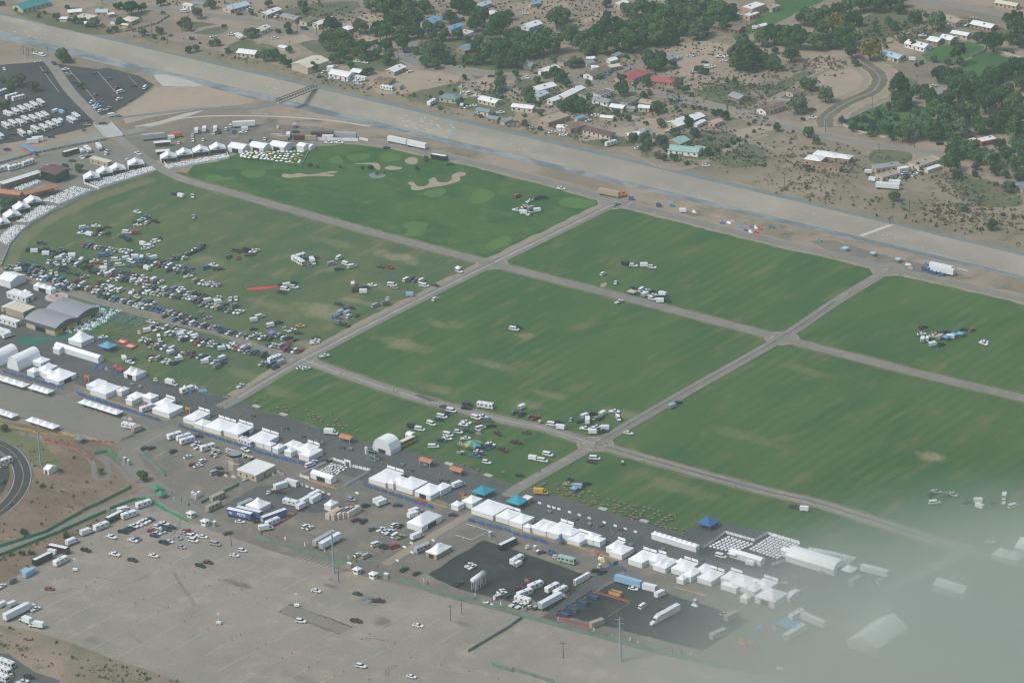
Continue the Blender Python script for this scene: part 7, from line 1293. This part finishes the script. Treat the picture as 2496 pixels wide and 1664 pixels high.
def tree(c, r, x, y, rp, kind, zone):
    p = T(c, r, x, y); g0 = G(p)
    if r == 0 and not (c == 0 and x < 760 and y > 450) and 'golf' not in zone and 'chalet' not in zone or (c == 3 and r == 1): zone = 'nearest '+nearest(g0, 'town')
    g0 = G(p, 3); d = (g0-CAM).length; R0 = rp*random.uniform(.95, 1.2)*.2653/(FPX/d)       # crown radius in metres
    if rp < 29:
        R0 = max(.8, R0); g = G(p, R0*.6); lab = f"{'yellowing' if kind == 'y' else 'low green'} shrub {zone}"
        t = thing('shrub', lab, 'shrub', (g.x, g.y, 0), random.uniform(0, 6.28), lab, (R0*1.2, R0*1.2, R0*random.uniform(1.0, 1.4))); NT[1] += 1
        obj('foliage', random.choice(SH), {'y': 'leaf_yellow'}.get(kind, random.choice(('leaf', 'leaf_grey', 'leaf_dark'))), t, (0, 0, .55)); obj('stem', stem, 'bark', t); return
    hgt = R0*random.uniform(.95, 1.15); g = G(p, R0*.85); NT[0] += 1
    mt = {'y': 'leaf_yellow', 'd': 'leaf_dark', 'g': 'leaf_grey'}.get(kind, random.choice(('leaf', 'leaf', 'leaf', 'leaf_dark', 'leaf_grey')))
    nm = {'leaf': 'green', 'leaf_dark': 'dark green', 'leaf_grey': 'grey green', 'leaf_yellow': 'yellow green'}[mt]
    lab = f"{'tall' if R0 > 6.5 else 'medium' if R0 > 3.8 else 'small'} {nm} broadleaf tree {zone}"
    t = thing('broadleaf_tree', lab, 'tree', (g.x, g.y, 0), random.uniform(0, 6.28), lab, (R0*1.12, R0*1.12, hgt*1.1))
    obj('crown', random.choice(CT if kind == 't' else CR), mt, t, (0, 0, .82)); obj('trunk', trunk, 'bark', t)
def trees(c, r, s, zone):
    for q in s.split():
        k = 'n'
        if q[-1].isalpha(): k = q[-1]; q = q[:-1]
        x, y, rp = map(float, q.split(',')); tree(c, r, x, y, rp, k, zone)
trees(0, 0, '570,520,60 630,550,40 745,795,30 170,740,60 30,745,32 310,795,50 90,780,40 100,840,38 45,985,55', 'around the camping lot')
trees(0, 0, '1205,80,70 1300,80,40 1110,205,45 860,210,45 690,190,40 520,160,35 1310,300,40 1465,285,40 1710,195,40 1730,255,40 1650,220,30 1810,135,45 2290,310,55 1060,270,30 1765,355,25 1735,460,40 1800,450,32 1420,345,25 2000,390,35 1940,400,30 2310,120,28 1475,20,40 1940,40,55 350,150,25 1290,170,15 1005,300,24 620,70,24 930,95,24 2090,470,28 760,200,34 800,235,28 2060,240,24 1500,120,24 1500,360,20 410,120,22 20,40,25 150,90,22 1100,60,30 1060,70,26', 'in the scrub above the channel')
trees(0, 0, '725,1545,40 605,1535,30', 'behind the chalet tents'); trees(0, 1, '50,310,60 110,290,45 265,225,26 20,380,30', 'behind the tight end chalets')
Z = 'in the wooded neighbourhood near the footbridge'
trees(1, 0, '430,50,50 115,40,38 305,270,60t 680,235,70 740,240,50 960,250,70 620,370,50 720,360,80 800,320,60 680,420,60 820,430,60 900,430,50 1000,440,60 1110,490,50 1060,50,80 1180,60,90 1290,60,80 1400,60,90 1550,70,70 1360,160,90 1250,220,80 1410,230,80 1200,300,80 1330,310,80 1480,300,60 1190,420,60 1350,410,70 1460,470,40 1620,340,50 1600,470,70 1680,440,60 1560,570,60 1650,590,50 1720,540,60 1790,560,40 1870,60,90 1950,70,80 1780,160,60 2060,170,90 2250,230,90 2180,270,60 2330,150,50 1730,330,60g 1850,320,50 1940,360,40 2050,430,80 2150,420,90 2260,450,90 2100,520,90 2220,560,80 2320,560,70 1930,550,50 1200,560,50 1220,520,50 980,535,40 870,600,38 530,620,48 295,585,45 345,615,25 1050,650,42 1000,665,32 720,540,55 800,500,50 90,510,55 180,520,45 0,300,40 2235,680,42 2240,780,60 2240,830,38 1920,720,28 1760,910,28 1870,940,35 1700,850,28 2060,1070,25 205,290,25 450,110,30 1140,250,70 1480,180,60 960,470,45 910,480,40 1050,520,40 1100,290,50 640,320,45 860,360,40 1580,250,50 1690,250,45 2000,240,55 2130,330,60 2330,330,55 2000,560,50 240,540,35 300,460,30 1690,1000,24 1600,890,18 1820,830,20 1450,880,18 1350,880,15 1300,860,14 1160,870,12 640,740,14 990,780,12 1055,805,12', Z)
Z = 'in the wooded neighbourhood above the main street'
trees(2, 0, '410,190,105 480,150,60 100,380,115 250,420,105 380,400,105 540,340,95 660,380,95 780,330,90 860,270,90 1000,280,95 1120,240,95 1250,280,95 1350,320,105 1100,400,85 960,400,80 820,440,80 1050,100,60 1150,90,80 1260,100,85 1400,130,95 1550,120,95 1680,140,90 1500,60,80 1640,50,80 1780,60,80 1850,130,85 1900,80,85 1960,230,70t 1700,300,75 1740,260,75 1580,260,75 1450,250,85 1310,560,100d 1250,580,55 1380,590,55 2110,480,120 2150,560,110 2060,580,75 2230,520,80 2320,560,70 2300,360,70 40,550,85 150,480,85 560,570,65 620,580,40 390,540,40 390,690,70 460,720,50 300,690,38 230,735,35 150,860,60 150,910,38 215,945,20 250,955,20 540,960,80 620,970,65 450,980,45 690,460,70 300,330,80 1050,340,80 1200,350,80 1320,200,70 950,190,45 880,150,45 2000,130,60 1480,340,60 20,450,80', Z)
Z = 'among the houses beside the main street'
trees(2, 0, '1000,820,72d 1010,730,42d 1240,750,40 1530,770,55 1590,830,38 700,765,32 505,770,34 690,890,32 1210,880,38 1150,920,28 1260,860,28 1330,990,62 960,1040,42 1370,1140,38 1620,1120,52d 1670,995,22 1720,995,22 1770,1005,24 1590,980,15 1860,1035,30d 1910,1030,30d 1960,1070,42d 1220,1290,62g 1110,1270,45g 1370,1290,55 1500,1220,45 1680,1220,45 1230,1140,25 1815,1280,25 1420,1370,36 1330,1430,36 1490,1450,36 1395,1450,32 1800,1400,42 1970,1340,28 1890,1385,25 2080,1290,20 2035,1320,20 2150,1260,15 2175,1140,18 2225,1120,20 2095,1085,12 255,1185,25 850,1310,36 550,1205,20 110,1060,25 120,1140,32 270,1040,36 1600,1500,28 1070,1090,32 870,30,45 2040,740,28 1190,1380,36 1230,1350,36 830,710,24 800,720,22 1440,840,20 1650,880,22 1480,600,40 1720,640,45 1780,660,30 1830,230,38 2030,70,38 2060,160,34 2330,850,18 2130,880,16 1750,1200,12 1780,1210,12 1820,1215,13 1855,1220,13 1890,1225,13 30,680,35 60,740,24 1520,400,30 1230,480,30 1060,520,26 640,700,20 1460,930,20 1510,990,20 2260,1030,16 2220,1210,20 1470,80,60', Z)
Z = 'near the ditch bend and green pastures'
trees(3, 0, '330,170,80 420,180,90 520,130,80 600,230,95y 690,190,80 640,110,70 760,60,80 880,40,80 1000,40,80 1130,30,70 1230,20,60 810,190,70 60,330,80 170,350,90 300,380,90 420,380,90 560,370,95 680,360,90 790,350,80 770,480,65d 800,580,38 50,580,85 210,500,72 940,470,95y 1350,165,58 1210,85,55 1160,240,45 1110,200,45 980,220,36 1560,215,85 1245,370,32 1325,405,44 1520,550,30 1755,530,85t 1650,575,34 2280,270,85 2200,170,48 2290,160,55 2070,400,85 1940,350,55 380,780,70 330,760,40 530,880,72g 270,970,85 85,1175,35 370,1220,52 450,1300,32 65,470,30 1180,560,22 1240,540,24 1360,600,22 1410,580,26 320,1100,20 250,300,60 500,270,70 730,300,70 1000,380,24 1060,370,20 1020,320,24 900,330,24 950,300,24 1090,430,24 230,1210,15 15,1150,14 990,270,30 1260,240,28 1440,140,20 2230,360,55 2320,400,50 2180,470,24 2250,490,22', Z)
Z = 'in the dense wood beside the orchard'
trees(3, 0, '1570,690,78 1690,720,88 1820,750,88 1930,780,80 2050,700,88 2170,660,88 2300,620,80 2080,760,80 1210,790,95d 1400,840,88 1220,930,88d 1270,900,70 1750,880,105 1900,890,90 1660,900,80 1530,960,80 1560,1040,98 1700,1080,105 1850,1050,98 2000,960,105 2150,900,98 2270,950,98 2200,1080,105 2320,1080,80 1400,1150,95 1300,1220,88 1240,1250,68 1500,1200,95 1620,1200,88 1100,1190,58 960,1160,48 1010,1050,38 1180,1085,30 1100,1030,34 890,1100,30 815,1100,25 780,1170,48 675,1110,30 940,1230,30 1740,1340,88 1850,1380,95 1950,1430,88 2060,1470,88 1700,1400,78 2200,1420,78 2300,1350,88 2280,1500,78 1680,1510,84 1910,1530,38 1110,965,30 1380,1520,30 1440,1520,20 1780,1180,90 1960,1150,90 2100,1150,90 2280,1180,90 1480,880,60 2040,860,80 1350,1060,60 1000,1230,30 1140,1260,34 860,1190,28 2130,1330,60 1820,830,75y 2330,780,60 2340,1450,60', Z)
trees(3, 1, '1160,240,55 2060,500,50d 1740,40,50 2090,0,45 2180,40,40 2210,150,60 2090,125,25 1800,355,30 350,155,25 950,275,20 1940,310,20 2155,405,20 2250,420,25 2350,430,22 1940,400,15y 2040,350,25y 1960,540,20 1505,60,15 1415,30,20 2330,30,50 2300,60,40 1900,30,30 1960,330,14y 1000,412,12 75,205,10 385,270,10 2230,360,12 2300,300,12 1860,560,12 2200,560,12', 'on the dry flat above the channel')
trees(0, 2, '40,795,40 1315,1240,45 1340,1270,28 925,1195,30 385,1325,25 680,1065,15 560,1190,22 100,1500,14 290,1470,12 340,1290,14 470,1340,14 800,1290,12 1280,1210,24', 'on the scrub slope by the zigzag path')
trees(0, 3, '222,185,38d 610,210,30 200,380,26 270,375,24 310,370,20 380,110,16 520,1195,16 660,1330,16 100,390,20 600,225,20 340,290,14 90,1060,12', 'on the scrub slope by the green fences')
trees(1, 0, '1480,1550,22 1560,1470,26 1560,1450,20 500,1530,24 560,1535,20 980,1545,22 1050,1535,26 770,1535,14', 'on the golf lawn'); trees(1, 1, '1110,30,16 1180,25,14', 'beside the golf pond')
# dry scrub nobody could count: tufts over the bare slopes
def scatter(regions, name, mat, lab, smin, smax, holes=None):
    vs = []; fs_n = 0; rr = np.random.default_rng(5); allv = []
    for px, n in regions:
        P = [G(p) for p in px]; xs = np.array([p.x for p in P]); ys = np.array([p.y for p in P]); k = 0; pts = []
        while len(pts) < n and k < 200:
            k += 1; X = rr.uniform(xs.min(), xs.max(), n*2); Y = rr.uniform(ys.min(), ys.max(), n*2); ins = np.zeros(n*2, bool); m = len(P)
            for i in range(m):
                j = (i-1) % m; c_ = ((ys[i] > Y) != (ys[j] > Y)) & (X < (xs[j]-xs[i])*(Y-ys[i])/(ys[j]-ys[i]+1e-9)+xs[i]); ins ^= c_
            cl = np.sin(X*.05+np.cos(Y*.04)*2)*np.cos(Y*.06+X*.02)+rr.normal(0, .5, n*2); ins &= cl > 0.0
            pts += list(zip(X[ins], Y[ins]))
        pts = np.array(pts[:n])
        for x, y in pts:
            s = rr.uniform(smin, smax)*rr.uniform(.5, 1); q = 5
            c0 = rr.normal(0, .35, (q, 3))*s; c0[:, 2] = np.abs(c0[:, 2])+s*.25; u = rr.normal(size=(q, 3)); u /= np.linalg.norm(u, axis=1)[:, None]; v = np.cross(u, rr.normal(size=(q, 3))); v /= np.linalg.norm(v, axis=1)[:, None]
            b = np.array([x, y, 0])+c0; allv.append(np.stack([b-u*s*.5-v*s*.4, b+u*s*.5-v*s*.4, b+u*s*.4+v*s*.5, b-u*s*.4+v*s*.5], 1).reshape(-1, 3))
    vs = np.concatenate(allv).astype(np.float32); n = len(vs)//4
    me = bpy.data.meshes.new(name); me.vertices.add(len(vs)); me.vertices.foreach_set('co', vs.ravel()); me.loops.add(len(vs)); me.loops.foreach_set('vertex_index', np.arange(len(vs), dtype=np.int32)); me.polygons.add(n); me.polygons.foreach_set('loop_start', np.arange(0, len(vs), 4, dtype=np.int32)); me.update(calc_edges=True)
    o = obj(name, me, mat); o['kind'] = 'stuff'; tag(o, lab, 'scrub')
leaf_mat('dry_scrub', (.13, .12, .075), (.20, .17, .11)); leaf_mat('green_scrub', (.035, .06, .03), (.08, .10, .05))
scatter([(VV('0,10 140,45 375,108 588,150 728,190 888,228 1013,258 1176,296 1326,330 1551,375 1764,432 2014,498 2352,572 2352,430 2200,395 2000,350 1800,305 1560,330 1400,300 1200,270 1000,225 800,180 600,130 400,85 200,40'), 900), (VV('1500,240 1640,262 1764,300 1764,200 1650,180 1560,200'), 450), (VV('1960,50 2100,20 2200,50 2130,90 1990,110'), 500), (VV('1764,320 1900,345 1990,390 1800,440 1764,430'), 200), (VV('2150,400 2352,420 2352,570 2130,520'), 350), (VV('1764,150 1900,130 1950,150 1880,240 1764,230'), 300)], 'dry_scrub_upper', 'dry_scrub', 'dry grey tufts scattered over the flats above the channel', .6, 1.7)
scatter([(VV('0,975 150,1000 270,1030 340,1105 300,1135 150,1190 0,1245'), 90), (VV('0,1270 150,1215 270,1165 150,1250 0,1340'), 70), (VV('0,1440 75,1455 212,1500 300,1532 420,1568 300,1568 140,1555 60,1510 0,1490'), 120)], 'dry_scrub_lower', 'dry_scrub', 'dry brown tufts on the slopes around the gravel lot', .4, 1.1)
scatter([(VV('330,5 588,40 760,75 900,125 1100,165 1300,175 1400,195 1600,235 1764,275 1764,60 1500,0 700,0'), 2600), (VV('950,180 1176,235 1300,270 1560,340 1764,420 1764,300 1500,240 1300,200 1100,190'), 1300), (VV('1940,280 2014,246 2089,242 2139,252 2100,302 1989,310'), 250), (VV('2150,400 2352,420 2352,500 2200,450'), 30)], 'green_scrub', 'green_scrub', 'weedy green undergrowth between the houses', .4, 1.4)
# ================================================================== AIR
def volume_mat(name, col, dens):
    m, nt, b = _new(name); nt.nodes.remove(b); v = N(nt, 'ShaderNodeVolumePrincipled'); v.inputs['Color'].default_value = (*col, 1); v.inputs['Anisotropy'].default_value = .3
    if isinstance(dens, float): v.inputs['Density'].default_value = dens
    nt.links.new(v.outputs[0], nt.nodes['Material Output'].inputs['Volume']); return m, nt, v
volume_mat('haze_air', (.78, 1.0, .91), .00008)
o = obj('haze', MB().box(-3200, 2600, -2600, 4200, -9, 790).mesh('haze'), 'haze_air'); o['kind'] = 'stuff'; tag(o, 'pale blue green haze hanging over the whole valley', 'haze')
# added volume imitating the aircraft window smear over the end of the vendor street
c0 = G(V(2550, 1640)); m, nt, v = volume_mat('smear_air', (.82, .875, .775), None)
RX, RY, RZ = 255.0, 265.0, 36.0
gm = N(nt, 'ShaderNodeNewGeometry'); s = N(nt, 'ShaderNodeVectorMath', operation='SUBTRACT'); s.inputs[1].default_value = (c0.x, c0.y, 0); nt.links.new(gm.outputs['Position'], s.inputs[0])
d = N(nt, 'ShaderNodeVectorMath', operation='MULTIPLY'); d.inputs[1].default_value = (1/RX, 1/RY, 1/RZ); nt.links.new(s.outputs[0], d.inputs[0]); l = N(nt, 'ShaderNodeVectorMath', operation='LENGTH'); nt.links.new(d.outputs[0], l.inputs[0])
nt.links.new(ramp(nt, l.outputs['Value'], 1.0, -.05, 0, .12), v.inputs['Density'])
mb = MB(); nu, nv = 24, 7; vs = [(RX*math.cos(2*math.pi*i/nu)*math.cos(j*math.pi/2/nv), RY*math.sin(2*math.pi*i/nu)*math.cos(j*math.pi/2/nv), RZ*math.sin(j*math.pi/2/nv)) for j in range(nv) for i in range(nu)]+[(0, 0, RZ)]
fs = [(j*nu+i, j*nu+(i+1) % nu, (j+1)*nu+(i+1) % nu, (j+1)*nu+i) for j in range(nv-1) for i in range(nu)]+[((nv-1)*nu+i, (nv-1)*nu+(i+1) % nu, len(vs)-1) for i in range(nu)]+[tuple(range(nu))[::-1]]
me = mb.add(vs, fs).mesh('smear'); o = obj('smear_volume', me, 'smear_air', None, (c0.x, c0.y, -.5)); o['kind'] = 'stuff'; tag(o, 'added pale volume imitating window smear over the far end of the vendor street', 'smear')
m.cycles.volume_step_rate = 1.0 if hasattr(m.cycles, 'volume_step_rate') else 1
S.cycles.volume_step_rate = 1.0; S.cycles.volume_max_steps = 64
